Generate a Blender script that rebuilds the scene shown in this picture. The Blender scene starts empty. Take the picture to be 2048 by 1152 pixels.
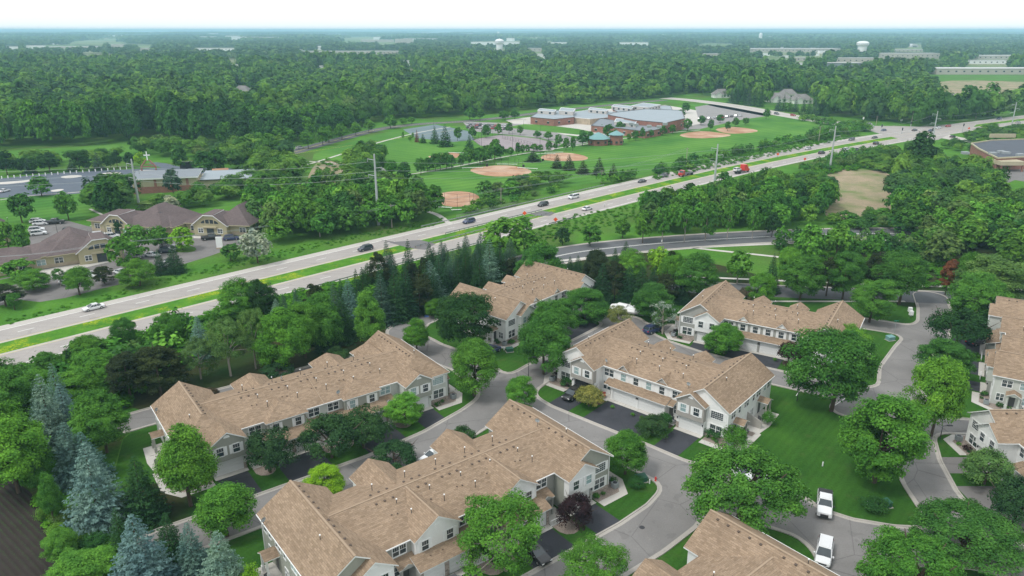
import bpy, math, random
import numpy as np
from mathutils import Vector, Matrix, noise
R = math.radians
SC = bpy.context.scene
COL = SC.collection
# ------------------------------------------------------------------ camera
CAM_H = 62.0
FOC = 1469.0          # focal length in units of a 2048-wide frame
PITCH = math.atan((576 - 60) / FOC)
cam_d = bpy.data.cameras.new('camera'); cam = bpy.data.objects.new('camera', cam_d); COL.objects.link(cam)
cam.location = (0, 0, CAM_H); cam.rotation_euler = (R(90) - PITCH, 0, 0)
cam_d.sensor_width = 36; cam_d.lens = 36 * FOC / 2048; cam_d.clip_start = .5; cam_d.clip_end = 60000
SC.camera = cam
# ------------------------------------------------------------------ sky, sun, exposure
SUN_EL, SUN_AZ = R(56), R(-122)
w = bpy.data.worlds.new('World'); SC.world = w; w.use_nodes = True
nt = w.node_tree; nt.nodes.clear()
wo = nt.nodes.new('ShaderNodeOutputWorld'); bg = nt.nodes.new('ShaderNodeBackground')
sky = nt.nodes.new('ShaderNodeTexSky'); sky.sky_type = 'NISHITA'; sky.sun_disc = False
sky.sun_elevation = SUN_EL; sky.sun_rotation = SUN_AZ; sky.dust_density = 3; sky.altitude = 300
mix = nt.nodes.new('ShaderNodeMixRGB'); mix.inputs[0].default_value = .86
mix.inputs[2].default_value = (9.6, 9.9, 10.1, 1)      # the cloud layer
nt.links.new(sky.outputs[0], mix.inputs[1]); nt.links.new(mix.outputs[0], bg.inputs[0])
bg.inputs[1].default_value = .098; nt.links.new(bg.outputs[0], wo.inputs[0])
sl = bpy.data.lights.new('sun', 'SUN'); sun = bpy.data.objects.new('sun', sl); COL.objects.link(sun)
sl.energy = 1.4; sl.angle = R(12); sl.color = (1, .97, .92)
sun.rotation_euler = Vector((math.sin(SUN_AZ) * math.cos(SUN_EL), math.cos(SUN_AZ) * math.cos(SUN_EL), math.sin(SUN_EL))).to_track_quat('Z', 'Y').to_euler()
vs = SC.view_settings; vs.view_transform = 'Standard'; vs.look = 'None'; vs.exposure = .42; vs.gamma = 1; vs.use_curve_mapping = False
SC.cycles.max_bounces = 6; SC.cycles.diffuse_bounces = 3; SC.cycles.glossy_bounces = 2
SC.cycles.transmission_bounces = 3; SC.cycles.transparent_max_bounces = 6; SC.cycles.volume_bounces = 2
# ------------------------------------------------------------------ a pixel of the survey picture -> a point of the ground
fw = np.array([0, math.cos(PITCH), -math.sin(PITCH)]); upv = np.array([0, math.sin(PITCH), math.cos(PITCH)])
def G(x, y, z=0.):
    d = fw + np.array([1., 0, 0]) * (x - 1024) / FOC - upv * (y - 576) / FOC
    t = (z - CAM_H) / d[2]
    return (d[0] * t, d[1] * t)
def PX(P):      # world points (N,3) -> pixels
    v = np.asarray(P, float) - np.array([0, 0, CAM_H]); zc = v @ fw
    return 1024 + FOC * v[..., 0] / zc, 576 - FOC * (v @ upv) / zc, zc
def GS(pts, z=0.): return [G(a, b, z) for a, b in pts]
def inpoly(x, y, poly):
    x = np.asarray(x); y = np.asarray(y); r = np.zeros(x.shape, bool); n = len(poly)
    for i in range(n):
        x1, y1 = poly[i]; x2, y2 = poly[(i + 1) % n]
        if y1 == y2: continue
        c = ((y1 > y) != (y2 > y)) & (x < (x2 - x1) * (y - y1) / (y2 - y1) + x1)
        r ^= c
    return r
# ------------------------------------------------------------------ materials
class NB:
    def __init__(s, name):
        s.m = bpy.data.materials.new(name); s.m.use_nodes = True; s.t = s.m.node_tree
        s.b = s.t.nodes['Principled BSDF']; s.b.inputs['Roughness'].default_value = .85
        s.b.inputs['Specular IOR Level'].default_value = .25
    def n(s, typ, **k):
        o = s.t.nodes.new(typ)
        for a, v in k.items():
            if a[0] == 'i' and a[1:].isdigit(): 
                i = o.inputs[int(a[1:])]
                if hasattr(v, 'bl_idname') or isinstance(v, bpy.types.NodeSocket): s.t.links.new(v, i)
                else: i.default_value = v
            else: setattr(o, a, v)
        return o
    def mixc(s, f, a, b, mode='MIX'):
        o = s.n('ShaderNodeMixRGB', blend_type=mode)
        for i, v in enumerate((f, a, b)):
            if isinstance(v, bpy.types.NodeSocket): s.t.links.new(v, o.inputs[i])
            elif i: o.inputs[i].default_value = (*v, 1) if len(v) == 3 else v
            else: o.inputs[0].default_value = v
        return o.outputs[0]
    def ramp(s, f, stops, interp='LINEAR'):
        o = s.n('ShaderNodeValToRGB'); s.t.links.new(f, o.inputs[0]); cr = o.color_ramp; cr.interpolation = interp
        while len(cr.elements) < len(stops): cr.elements.new(.5)
        for e, (p, c) in zip(cr.elements, stops): e.position = p; e.color = (*c, 1) if len(c) == 3 else (c[0],) * 3 + (1,)
        return o.outputs[0]
    def coord(s, which='Object'): return s.n('ShaderNodeTexCoord').outputs[which]
    def noise(s, vec, scale, detail=4, rough=.55):
        o = s.n('ShaderNodeTexNoise'); s.t.links.new(vec, o.inputs['Vector']); o.inputs['Scale'].default_value = scale
        o.inputs['Detail'].default_value = detail; o.inputs['Roughness'].default_value = rough
        return o.outputs['Fac']
    def math(s, op, a, b=0.):
        o = s.n('ShaderNodeMath', operation=op)
        for i, v in enumerate((a, b)):
            if isinstance(v, bpy.types.NodeSocket): s.t.links.new(v, o.inputs[i])
            else: o.inputs[i].default_value = v
        return o.outputs[0]
    def map(s, vec, loc=(0, 0, 0), rot=(0, 0, 0), sc=(1, 1, 1)):
        o = s.n('ShaderNodeMapping'); s.t.links.new(vec, o.inputs[0])
        o.inputs[1].default_value = loc; o.inputs[2].default_value = rot; o.inputs[3].default_value = sc
        return o.outputs[0]
    def bump(s, h, strength=.3, dist=.02):
        o = s.n('ShaderNodeBump'); s.t.links.new(h, o.inputs['Height']); o.inputs['Strength'].default_value = strength; o.inputs['Distance'].default_value = dist
        s.t.links.new(o.outputs[0], s.b.inputs['Normal'])
    def out(s, c, rough=None, spec=None, metal=None):
        if isinstance(c, bpy.types.NodeSocket): s.t.links.new(c, s.b.inputs['Base Color'])
        else: s.b.inputs['Base Color'].default_value = (*c, 1)
        if rough is not None: s.b.inputs['Roughness'].default_value = rough
        if spec is not None: s.b.inputs['Specular IOR Level'].default_value = spec
        if metal is not None: s.b.inputs['Metallic'].default_value = metal
        return s.m
def sc3(c, k): return tuple(min(1, x * k) for x in c)
M = {}
def plain(name, c, rough=.6, spec=.3, metal=0, var=.12, scale=1.5, coord='Object'):
    b = NB(name); f = b.noise(b.coord(coord), scale)
    M[name] = b.out(b.mixc(f, sc3(c, 1 - var), sc3(c, 1 + var)), rough, spec, metal); return M[name]
def ground_mat(name, c1, c2, s1, s2, c3=None, s3=.05, rough=.95, fine=.25, bump=.3):
    b = NB(name); o = b.coord(); n1 = b.noise(o, s1, 5); n2 = b.noise(o, s2, 6, .7)
    c = b.mixc(b.ramp(n1, [(.35, (0,)), (.65, (1,))]), c1, c2)
    if c3: c = b.mixc(b.ramp(b.noise(o, s3, 3), [(.45, (0,)), (.7, (1,))]), c, c3)
    c = b.mixc(1, c, b.ramp(n2, [(.25, (1 - fine,)), (.75, (1 + fine,))]), 'MULTIPLY')
    b.bump(n2, bump, .05); M[name] = b.out(c, rough, .03); return b
ground_mat('meadow', (.058, .168, .022), (.090, .225, .028), .08, 1.6, (.085, .135, .034), .035, fine=.35)
ground_mat('far_land', (.09, .17, .05), (.17, .22, .09), .004, .05, (.24, .23, .14), .0015)
# near lawn with faint mowing stripes
b = NB('lawn'); o = b.coord(); n1 = b.noise(o, .12, 5); n2 = b.noise(o, 3.5, 6, .75)
c = b.mixc(b.ramp(n1, [(.35, (0,)), (.7, (1,))]), (.028, .088, .014), (.050, .135, .019))
wv = b.n('ShaderNodeTexWave'); b.t.links.new(b.map(o, rot=(0, 0, R(40))), wv.inputs[0]); wv.inputs['Scale'].default_value = .28; wv.inputs['Distortion'].default_value = 1.2; wv.inputs['Detail'].default_value = 1
c = b.mixc(1, c, b.ramp(wv.outputs['Fac'], [(.2, (.955,)), (.8, (1.045,))]), 'MULTIPLY')
c = b.mixc(1, c, b.ramp(n2, [(.25, (.65,)), (.75, (1.35,))]), 'MULTIPLY')
c = b.mixc(b.ramp(b.noise(o, .35, 5), [(.56, (0,)), (.78, (.55,))]), c, (.085, .11, .035)); b.bump(n2, .4, .04); M['lawn'] = b.out(c, .95, .03)
b = NB('sports_turf'); o = b.coord(); n1 = b.noise(o, .03, 4); n2 = b.noise(o, 1.2, 5, .7)
c = b.mixc(b.ramp(n1, [(.35, (0,)), (.65, (1,))]), (.056, .165, .028), (.105, .240, .040))
wv = b.n('ShaderNodeTexWave'); b.t.links.new(b.map(o, rot=(0, 0, R(55))), wv.inputs[0]); wv.inputs['Scale'].default_value = .06; wv.inputs['Distortion'].default_value = .8
c = b.mixc(1, c, b.ramp(wv.outputs['Fac'], [(.3, (.92,)), (.7, (1.08,))]), 'MULTIPLY')
c = b.mixc(1, c, b.ramp(n2, [(.3, (.85,)), (.7, (1.15,))]), 'MULTIPLY'); M['sports_turf'] = b.out(c, .95, .03)
b = ground_mat('flower_median', (.055, .17, .02), (.095, .24, .025), .3, 2.5)
o = b.coord(); f = b.math('MULTIPLY', b.ramp(b.noise(o, .16, 5, .6), [(.50, (0,)), (.66, (1,))]), b.ramp(b.noise(o, 1.9, 4, .8), [(.44, (0,)), (.62, (1,))]))
src = b.b.inputs['Base Color'].links[0].from_socket
b.t.links.new(b.mixc(f, src, (.50, .50, .02)), b.b.inputs['Base Color']); M['flower_median'] = b.m
ground_mat('clay', (.36, .20, .125), (.46, .29, .19), .12, 1.5, (.52, .38, .28), .06, fine=.10, bump=.1)
ground_mat('reed_bed', (.36, .285, .20), (.27, .235, .15), .12, 1.5, (.13, .19, .06), .07, fine=.3)
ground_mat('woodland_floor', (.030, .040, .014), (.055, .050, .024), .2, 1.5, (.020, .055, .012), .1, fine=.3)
ground_mat('brush_ground', (.035, .12, .015), (.055, .15, .02), .25, 1.8, (.10, .075, .04), .12, fine=.4)
ground_mat('bark_bed', (.085, .062, .048), (.12, .09, .07), 1.5, 9, fine=.4)
ground_mat('rock_bed', (.24, .19, .16), (.36, .31, .27), 6, 14, fine=.45)
# crop field: dark soil with faint green rows
b = NB('crop_soil'); o = b.coord(); n2 = b.noise(o, 4, 6, .8)
c = b.mixc(b.noise(o, .5, 4), (.030, .024, .022), (.055, .044, .040))
wv = b.n('ShaderNodeTexWave'); b.t.links.new(b.map(o, rot=(0, 0, R(-52))), wv.inputs[0]); wv.inputs['Scale'].default_value = .42; wv.inputs['Distortion'].default_value = 1.0; wv.inputs['Detail'].default_value = 2; wv.inputs['Detail Scale'].default_value = 3
f = b.math('MULTIPLY', b.ramp(wv.outputs['Fac'], [(.55, (0,)), (.85, (1,))]), b.ramp(n2, [(.45, (0,)), (.6, (1,))]))
f = b.math('MULTIPLY', f, b.ramp(b.noise(o, .06, 3), [(.35, (.1,)), (.6, (1,))]))
c = b.mixc(f, c, (.04, .10, .025)); b.bump(b.math('ADD', wv.outputs['Fac'], n2), .6, .06); M['crop_soil'] = b.out(c, .95, .1)
# asphalt kinds and concrete
def road_mat(name, c, var=.12, crack=.5, streak=None):
    b = NB(name); o = b.coord(); n1 = b.noise(o, .18, 5); n2 = b.noise(o, 5, 6, .8)
    cc = b.mixc(b.ramp(n1, [(.3, (0,)), (.7, (1,))]), sc3(c, 1 - var), sc3(c, 1 + var))
    cc = b.mixc(b.ramp(b.noise(o, .55, 5, .7), [(.60, (0,)), (.66, (.35,))]), cc, sc3(c, 1.28)); cc = b.mixc(b.ramp(b.noise(b.map(o, (9, 4, 0)), .33, 3, .5), [(.63, (0,)), (.65, (.30,))]), cc, sc3(c, .6))
    cc = b.mixc(1, cc, b.ramp(n2, [(.3, (.88,)), (.7, (1.12,))]), 'MULTIPLY')
    v = b.n('ShaderNodeTexVoronoi', feature='DISTANCE_TO_EDGE'); b.t.links.new(b.mixc(.12, o, b.n('ShaderNodeTexNoise', i0=o).outputs['Color']), v.inputs['Vector']); v.inputs['Scale'].default_value = .11
    cc = b.mixc(b.ramp(v.outputs['Distance'], [(0, (crack,)), (.008, (0,))]), cc, sc3(c, .35))
    if streak: cc = b.mixc(b.ramp(b.noise(b.map(o, rot=(0, 0, streak), sc=(.02, .9, 1)), 1, 4), [(.45, (0,)), (.7, (.5,))]), cc, sc3(c, .78))
    b.bump(n2, .15, .01); M[name] = b.out(cc, .9, .1)
road_mat('street_asphalt', (.218, .210, .203)); road_mat('drive_asphalt', (.055, .057, .066), .18, .2)
road_mat('school_asphalt', (.27, .26, .255), .08, .2); road_mat('county_asphalt', (.125, .130, .136), .08, .1); road_mat('old_drive', (.19, .18, .175), .12, .5)
road_mat('highway_concrete', (.36, .335, .315), .05, .12, streak=R(-44)); road_mat('highway_shoulder', (.46, .435, .40), .05, .1)
road_mat('bridge_patch', (.17, .165, .165), .1, .1); road_mat('lot_asphalt', (.115, .135, .165), .08, .3)
road_mat('kerb_concrete', (.40, .375, .34), .12, .2); road_mat('sidewalk_concrete', (.52, .50, .46), .08, .2); road_mat('court', (.30, .26, .27), .06, .5)
road_mat('blue_court', (.16, .21, .225), .1, .3)
plain('paint_white', (.78, .78, .75), .6, var=.06); plain('paint_yellow', (.62, .48, .12), .6); plain('paint_blue', (.1, .2, .55))
# roof shingles (uv in metres: u along the eave, v up the slope)
def shingle(name, cs, dark):
    b = NB(name); uv = b.coord('UV')
    br = b.n('ShaderNodeTexBrick'); b.t.links.new(uv, br.inputs[0]); br.offset = .37; br.squash = 1
    br.inputs['Scale'].default_value = 1; br.inputs['Brick Width'].default_value = .55; br.inputs['Row Height'].default_value = .24
    br.inputs['Mortar Size'].default_value = .012; br.inputs['Bias'].default_value = 0
    br.inputs['Color1'].default_value = (*cs[0], 1); br.inputs['Color2'].default_value = (*cs[1], 1); br.inputs['Mortar'].default_value = (*dark, 1)
    n = b.noise(b.map(uv, sc=(1.3, 3.0, 1)), 1.6, 4, .7); c = b.mixc(b.ramp(n, [(.35, (0,)), (.65, (.75,))]), br.outputs['Color'], cs[2])
    c = b.mixc(1, c, b.ramp(b.noise(uv, .22, 4), [(.3, (.90,)), (.7, (1.10,))]), 'MULTIPLY')
    c = b.mixc(b.ramp(b.noise(b.map(uv, sc=(1.2, .08, 1)), 1, 3), [(.55, (0,)), (.8, (.18,))]), c, dark)
    b.bump(br.outputs['Fac'], -.5, .02); M[name] = b.out(c, .95, .05)
shingle('tan_shingle', [(.208, .152, .104), (.365, .274, .194), (.280, .204, .141)], (.12, .09, .066))
shingle('purple_shingle', [(.12, .098, .098), (.18, .145, .142), (.15, .118, .116)], (.06, .045, .045))
shingle('grey_shingle', [(.20, .19, .185), (.27, .26, .25), (.23, .22, .21)], (.11, .1, .1))
plain('ridge_tan', (.345, .262, .188), .9, .1, var=.15, scale=3)
def siding(name, c, per=.115):
    b = NB(name); uv = b.coord('UV'); sx = b.n('ShaderNodeSeparateXYZ', i0=uv)
    f = b.math('FRACT', b.math('DIVIDE', sx.outputs[1], per))
    cc = b.mixc(b.ramp(f, [(0, (.35,)), (.16, (0,)), (1, (0,))]), c, sc3(c, .45))
    cc = b.mixc(1, cc, b.ramp(b.noise(b.map(uv, sc=(1, .25, 1)), .8, 4), [(.3, (.93,)), (.7, (1.05,))]), 'MULTIPLY')
    b.bump(f, .35, .015); M[name] = b.out(cc, .55, .3)
siding('white_siding', (.80, .805, .79)); siding('cream_siding', (.58, .60, .56)); siding('grey_siding', (.34, .345, .32)); siding('taupe_siding', (.38, .36, .33))
siding('sage_siding', (.33, .34, .295)); siding('stucco_tan', (.46, .41, .28), .9); siding('khaki_siding', (.42, .38, .24), .3)
plain('trim_white', (.78, .79, .78), .45, var=.05); plain('garage_white', (.72, .73, .72), .45, var=.04); plain('trim_dark', (.10, .10, .10), .5)
b = NB('stone_veneer'); uv = b.coord('UV'); v = b.n('ShaderNodeTexVoronoi', i0=b.map(uv, sc=(3.2, 6.5, 1))); v.inputs['Scale'].default_value = 1
c = b.mixc(b.n('ShaderNodeSeparateXYZ', i0=v.outputs['Color']).outputs[0], (.22, .19, .17), (.48, .41, .35)); b.bump(v.outputs['Distance'], -.5, .03); M['stone_veneer'] = b.out(c, .9)
def brick(name, a, bb, mort, w_=.5, h_=.2):
    b = NB(name); uv = b.coord('UV'); br = b.n('ShaderNodeTexBrick'); b.t.links.new(uv, br.inputs[0]); br.inputs['Scale'].default_value = 1
    br.inputs['Brick Width'].default_value = w_; br.inputs['Row Height'].default_value = h_; br.inputs['Mortar Size'].default_value = .02
    br.inputs['Color1'].default_value = (*a, 1); br.inputs['Color2'].default_value = (*bb, 1); br.inputs['Mortar'].default_value = (*mort, 1)
    c = b.mixc(1, br.outputs['Color'], b.ramp(b.noise(uv, .5, 4), [(.3, (.85,)), (.7, (1.15,))]), 'MULTIPLY'); M[name] = b.out(c, .9)
brick('red_brick', (.26, .10, .075), (.33, .14, .10), (.30, .22, .19)); brick('tan_brick', (.42, .34, .24), (.48, .39, .28), (.4, .36, .3))
b = NB('glass'); o = b.coord(); f = b.noise(o, .9, 3); M['glass'] = b.out(b.mixc(f, (.012, .02, .025), (.05, .07, .08)), .06, .9)
b = NB('glass_blind'); o = b.coord(); f = b.noise(o, .9, 3); M['glass_blind'] = b.out(b.mixc(f, (.22, .33, .34), (.34, .46, .46)), .15, .8)
plain('school_panel', (.50, .47, .44), .7)
plain('membrane_light', (.30, .345, .375), .8, var=.1, scale=.15); plain('membrane_dark', (.08, .09, .11), .8, var=.15, scale=.15); plain('membrane_grey', (.21, .235, .26), .8, var=.1, scale=.15)
plain('teal_metal', (.17, .33, .33), .5); plain('steel', (.33, .36, .37), .45, .5, .5); plain('weathered_pole', (.40, .43, .43), .6); plain('wood_pole', (.24, .20, .16), .9)
plain('dark_metal', (.04, .04, .045), .5); plain('bright_white', (.82, .83, .82), .4, var=.03); plain('box_green', (.035, .13, .085), .6); plain('orange_sign', (.85, .11, .03), .5, var=.03)
plain('sign_green', (.02, .22, .13), .5); plain('red_paint', (.60, .04, .03), .35, .5); plain('bench_metal', (.45, .47, .48), .4); plain('bark', (.10, .075, .055), .95, .1, var=.3, scale=6); plain('pale_bark', (.34, .30, .26), .95, .1, var=.25, scale=5)
plain('tyre', (.02, .02, .02), .85); plain('rim', (.45, .46, .47), .35, .5, .6); plain('lamp_glass', (.75, .76, .74), .15, .6); plain('tail_red', (.45, .02, .02), .25)
plain('tank_white', (.80, .81, .80), .5, var=.03, scale=.1); plain('far_wall', (.44, .41, .36), .8, var=.2, scale=.05); plain('far_roof', (.50, .50, .49), .8, var=.15, scale=.05)
plain('vent_brown', (.10, .075, .06), .7); plain('grey_box', (.30, .33, .34), .5); plain('patio_red', (.35, .09, .07), .7); plain('soil_dark', (.05, .04, .03), .95); plain('cushion', (.12, .12, .13), .8)
for nm, cc in dict(car_white=(.72, .73, .74), car_black=(.012, .012, .014), car_grey=(.10, .105, .11), car_silver=(.42, .43, .44), car_blue=(.03, .045, .12), car_red=(.42, .03, .02), car_navy=(.015, .02, .04)).items():
    b = NB(nm); b.b.inputs['Coat Weight'].default_value = .6; b.b.inputs['Coat Roughness'].default_value = .08; M[nm] = b.out(cc, .35, .5, .0)
# foliage: base colour comes from the tree's own object colour
def leafmat(name, rnd=False, pal=None):
    b = NB(name); oi = b.n('ShaderNodeObjectInfo'); ge = b.n('ShaderNodeNewGeometry')
    if rnd:
        f = b.math('ADD', b.math('MULTIPLY', oi.outputs['Random'], .55), b.math('MULTIPLY', b.noise(oi.outputs['Location'], .010, 3), 1.0)); f = b.math('SUBTRACT', f, .27)
        base = b.ramp(f, pal)
    else: base = oi.outputs['Color']
    isl = ge.outputs['Random Per Island']
    c = b.mixc(1, base, b.ramp(isl, [(0, (.62, .66, .6)), (.5, (1, 1, 1)), (1, (1.38, 1.30, 1.3))] if not rnd else [(0, (.82, .84, .82)), (1, (1.16, 1.14, 1.14))]), 'MULTIPLY')
    c = b.mixc(1, c, b.ramp(b.noise(b.coord(), .45, 3), [(.35, (.66, .72, .75)), (.65, (1.32, 1.22, 1.05))]), 'MULTIPLY')
    b.out(c, .8, .03)
    tr = b.n('ShaderNodeBsdfTranslucent'); b.t.links.new(b.mixc(1, c, (1.0, 1.15, .6), 'MULTIPLY'), tr.inputs[0])
    mx = b.n('ShaderNodeMixShader'); mx.inputs[0].default_value = .14; b.t.links.new(b.b.outputs[0], mx.inputs[1]); b.t.links.new(tr.outputs[0], mx.inputs[2])
    b.t.links.new(mx.outputs[0], b.t.nodes['Material Output'].inputs['Surface']); M[name] = b.m
leafmat('leaf')
leafmat('wood_leaf', True, [(0, (0.028, 0.076, 0.029)), (.22, (0.045, 0.127, 0.030)), (.42, (0.077, 0.201, 0.035)), (.6, (0.154, 0.303, 0.046)), (.76, (0.045, 0.119, 0.046)), (1, (0.208, 0.323, 0.081))])
leafmat('far_leaf', True, [(0, (0.029, 0.076, 0.035)), (.3, (0.046, 0.119, 0.041)), (.55, (0.076, 0.167, 0.050)), (.75, (0.125, 0.225, 0.067)), (1, (0.202, 0.265, 0.120))])
leafmat('brush_leaf', True, [(0, (.045, .15, .018)), (.5, (.075, .23, .022)), (.85, (.12, .31, .028)), (1, (.20, .36, .03))])
HAZE = 1.5e-4
# ------------------------------------------------------------------ mesh helpers
class MB:
    def __init__(s): s.v = []; s.f = []; s.m = []
    def poly(s, pts, m=0):
        k = len(s.v); s.v += [tuple(map(float, p)) for p in pts]; s.f.append(tuple(range(k, k + len(pts)))); s.m.append(m)
    def box(s, x0, x1, y0, y1, z0, z1, m=0, skip=''):
        P = [(x0, y0, z0), (x1, y0, z0), (x1, y1, z0), (x0, y1, z0), (x0, y0, z1), (x1, y0, z1), (x1, y1, z1), (x0, y1, z1)]
        for k, q in (('b', (0, 3, 2, 1)), ('t', (4, 5, 6, 7)), ('f', (0, 1, 5, 4)), ('r', (1, 2, 6, 5)), ('k', (2, 3, 7, 6)), ('l', (3, 0, 4, 7))):
            if k not in skip: s.poly([P[i] for i in q], m)
    def prism(s, xy, z0, z1, m=0, mt=None, cap=True):
        a = sum(xy[i][0] * xy[(i + 1) % len(xy)][1] - xy[(i + 1) % len(xy)][0] * xy[i][1] for i in range(len(xy)))
        if a < 0: xy = xy[::-1]
        n = len(xy)
        for i in range(n):
            p, q = xy[i], xy[(i + 1) % n]; s.poly([(*p, z0), (*q, z0), (*q, z1), (*p, z1)], m)
        if cap: s.poly([(*p, z1) for p in xy], m if mt is None else mt)
    def extr(s, pts, d, m=0, ms=None):      # planar polygon extruded by vector d
        ms = m if ms is None else ms
        P = [Vector(p) for p in pts]; d = Vector(d); nn = (P[1] - P[0]).cross(P[2] - P[0])
        if nn.dot(d) > 0: P = P[::-1]
        s.poly(P, m); Q = [p + d for p in P]; s.poly(Q[::-1], m)
        for i in range(len(P)): j = (i + 1) % len(P); s.poly([P[j], P[i], Q[i], Q[j]], ms)
    def slab(s, pts, t=.18, m=0, me=1): 
        P = [Vector(p) for p in pts]; nn = (P[1] - P[0]).cross(P[2] - P[0])
        if nn.z < 0: P = P[::-1]
        Q = [p - Vector((0, 0, t)) for p in P]; s.poly(P, m); s.poly(Q[::-1], me)
        for i in range(len(P)): j = (i + 1) % len(P); s.poly([P[j], P[i], Q[i], Q[j]], me)
    def bar(s, a, b_, w_=.1, h_=.1, m=0, up=(0, 0, 1)):
        a = Vector(a); b_ = Vector(b_); d = (b_ - a).normalized(); u = Vector(up)
        if abs(d.dot(u)) > .95: u = Vector((0, 1, 0))
        x = d.cross(u).normalized() * w_ / 2; y = x.cross(d).normalized() * h_ / 2
        A = [a - x - y, a + x - y, a + x + y, a - x + y]; B = [p + (b_ - a) for p in A]
        s.poly(A[::-1], m); s.poly(B, m)
        for i in range(4): j = (i + 1) % 4; s.poly([A[i], A[j], B[j], B[i]], m)
    def tube(s, pts, rs, n=6, m=0):
        P = [Vector(p) for p in pts]; rings = []
        for i, p in enumerate(P):
            d = (P[min(i + 1, len(P) - 1)] - P[max(i - 1, 0)]).normalized(); u = Vector((1, 0, 0)) if abs(d.x) < .8 else Vector((0, 1, 0))
            x = d.cross(u).normalized(); y = d.cross(x).normalized(); k = len(s.v)
            for j in range(n): t = 2 * math.pi * j / n; s.v.append(tuple(p + (x * math.cos(t) + y * math.sin(t)) * rs[i]))
            rings.append(k)
        for a, b_ in zip(rings, rings[1:]):
            for j in range(n): s.f.append((a + j, a + (j + 1) % n, b_ + (j + 1) % n, b_ + j)); s.m.append(m)
        s.f.append(tuple(rings[0] + j for j in range(n))); s.m.append(m); s.f.append(tuple(rings[-1] + j for j in range(n - 1, -1, -1))); s.m.append(m)
    def disc(s, c, r, n=16, m=0, z=0, sx=1):
        s.poly([(c[0] + r * sx * math.cos(2 * math.pi * i / n), c[1] + r * math.sin(2 * math.pi * i / n), z) for i in range(n)], m)
    def lathe(s, prof, n=20, m=0):
        k = len(s.v)
        for r, z in prof:
            for j in range(n): t = 2 * math.pi * j / n; s.v.append((r * math.cos(t), r * math.sin(t), z))
        for i in range(len(prof) - 1):
            for j in range(n): a = k + i * n; s.f.append((a + j, a + (j + 1) % n, a + n + (j + 1) % n, a + n + j)); s.m.append(m)
    def mesh(s, name, mats):
        me = bpy.data.meshes.new(name); me.from_pydata(s.v, [], s.f)
        for x in mats: me.materials.append(M[x])
        me.polygons.foreach_set('material_index', s.m)
        uv = me.uv_layers.new(name='UVMap'); co = []
        V = s.v
        for f in s.f:
            a, b_, c_ = (Vector(V[f[i]]) for i in (0, 1, 2)); nn = (b_ - a).cross(c_ - a)
            if nn.length < 1e-9 and len(f) > 3: nn = (c_ - a).cross(Vector(V[f[3]]) - a)
            nn = nn.normalized() if nn.length > 0 else Vector((0, 0, 1))
            t = Vector((0, 0, 1)).cross(nn)
            t = t.normalized() if t.length > 1e-3 else Vector((1, 0, 0)); bb = nn.cross(t)
            for i in f: p = Vector(V[i]); co += [p.dot(t), p.dot(bb)]
        uv.data.foreach_set('uv', co); me.update(); return me
def link(name, me, parent=None, loc=None, rot=None):
    o = bpy.data.objects.new(name, me); COL.objects.link(o)
    if parent: o.parent = parent
    if loc is not None: o.location = loc
    if rot is not None: o.rotation_euler = (0, 0, rot) if not hasattr(rot, '__len__') else rot
    return o
def part(name, mb, mats, parent=None, loc=None, rot=None):
    return link(name, mb.mesh(name, [mats] if isinstance(mats, str) else mats), parent, loc, rot)
def tag(o, label=None, cat=None, group=None, kind=None):
    if label: o['label'] = label
    if cat: o['category'] = cat
    if group: o['group'] = group
    if kind: o['kind'] = kind
    return o
def thing(name, label, cat, loc=(0, 0, 0), rot=0, group=None):
    o = bpy.data.objects.new(name, None); COL.objects.link(o); o.empty_display_size = .3
    o.location = (loc[0], loc[1], loc[2] if len(loc) > 2 else 0); o.rotation_euler = (0, 0, rot); tag(o, label, cat, group); return o
KIDS = {}
def copytree(o, parent=None):
    c = o.copy(); COL.objects.link(c); c.parent = parent
    for ch in list(o.children): copytree(ch, c)
    return c
def dup(o, loc, rot=0, label=None, group=None, scale=None, color=None):
    c = copytree(o); c.location = (loc[0], loc[1], loc[2] if len(loc) > 2 else 0); c.rotation_euler = (0, 0, rot)
    if label: c['label'] = label
    if group: c['group'] = group
    if scale: c.scale = scale if hasattr(scale, '__len__') else (scale,) * 3
    return c
def struct(name, mb, mats, label=None):
    o = part(name, mb, mats); o['kind'] = 'structure'
    if label: o['label'] = label
    return o
# ------------------------------------------------------------------ ground
def hill(x, y):
    d = math.hypot(x, y); k = max(0., min(1., (d - 3500) / 5000))
    return k * (9 + 16 * noise.noise(Vector((x / 2600, y / 2600, 0))) + 7 * noise.noise(Vector((x / 900, y / 900, 3))))
xs = np.concatenate([np.linspace(-24000, -3000, 42), np.linspace(-2800, 2800, 15), np.linspace(3000, 24000, 42)])
ys = np.concatenate([[-2000, -500], np.linspace(0, 3000, 9), np.linspace(3400, 24000, 56)])
mb = MB(); nx = len(xs)
for yy in ys:
    for xx in xs: mb.v.append((xx, yy, hill(xx, yy) - (.0)))
for j in range(len(ys) - 1):
    for i in range(nx - 1):
        a = j * nx + i; mb.f.append((a, a + 1, a + nx + 1, a + nx)); mb.m.append(0 if ys[j] < 900 and abs((xs[i] + xs[i + 1]) / 2) < 1500 else 1)
me = bpy.data.meshes.new('ground'); me.from_pydata(mb.v, [], mb.f)
for x in ('meadow', 'far_land'): me.materials.append(M[x])
me.polygons.foreach_set('material_index', mb.m); g = link('ground', me); g['kind'] = 'structure'
def tri_poly(mb, pts, z, m=0):     # triangulated so that concave outlines stay correct
    from mathutils.geometry import tessellate_polygon
    P = [Vector((p[0], p[1], z)) for p in pts]
    for t in tessellate_polygon([P]):
        q = [P[i] for i in t]; n = (q[1] - q[0]).cross(q[2] - q[0])
        mb.poly(q if n.z > 0 else q[::-1], m)
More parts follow.
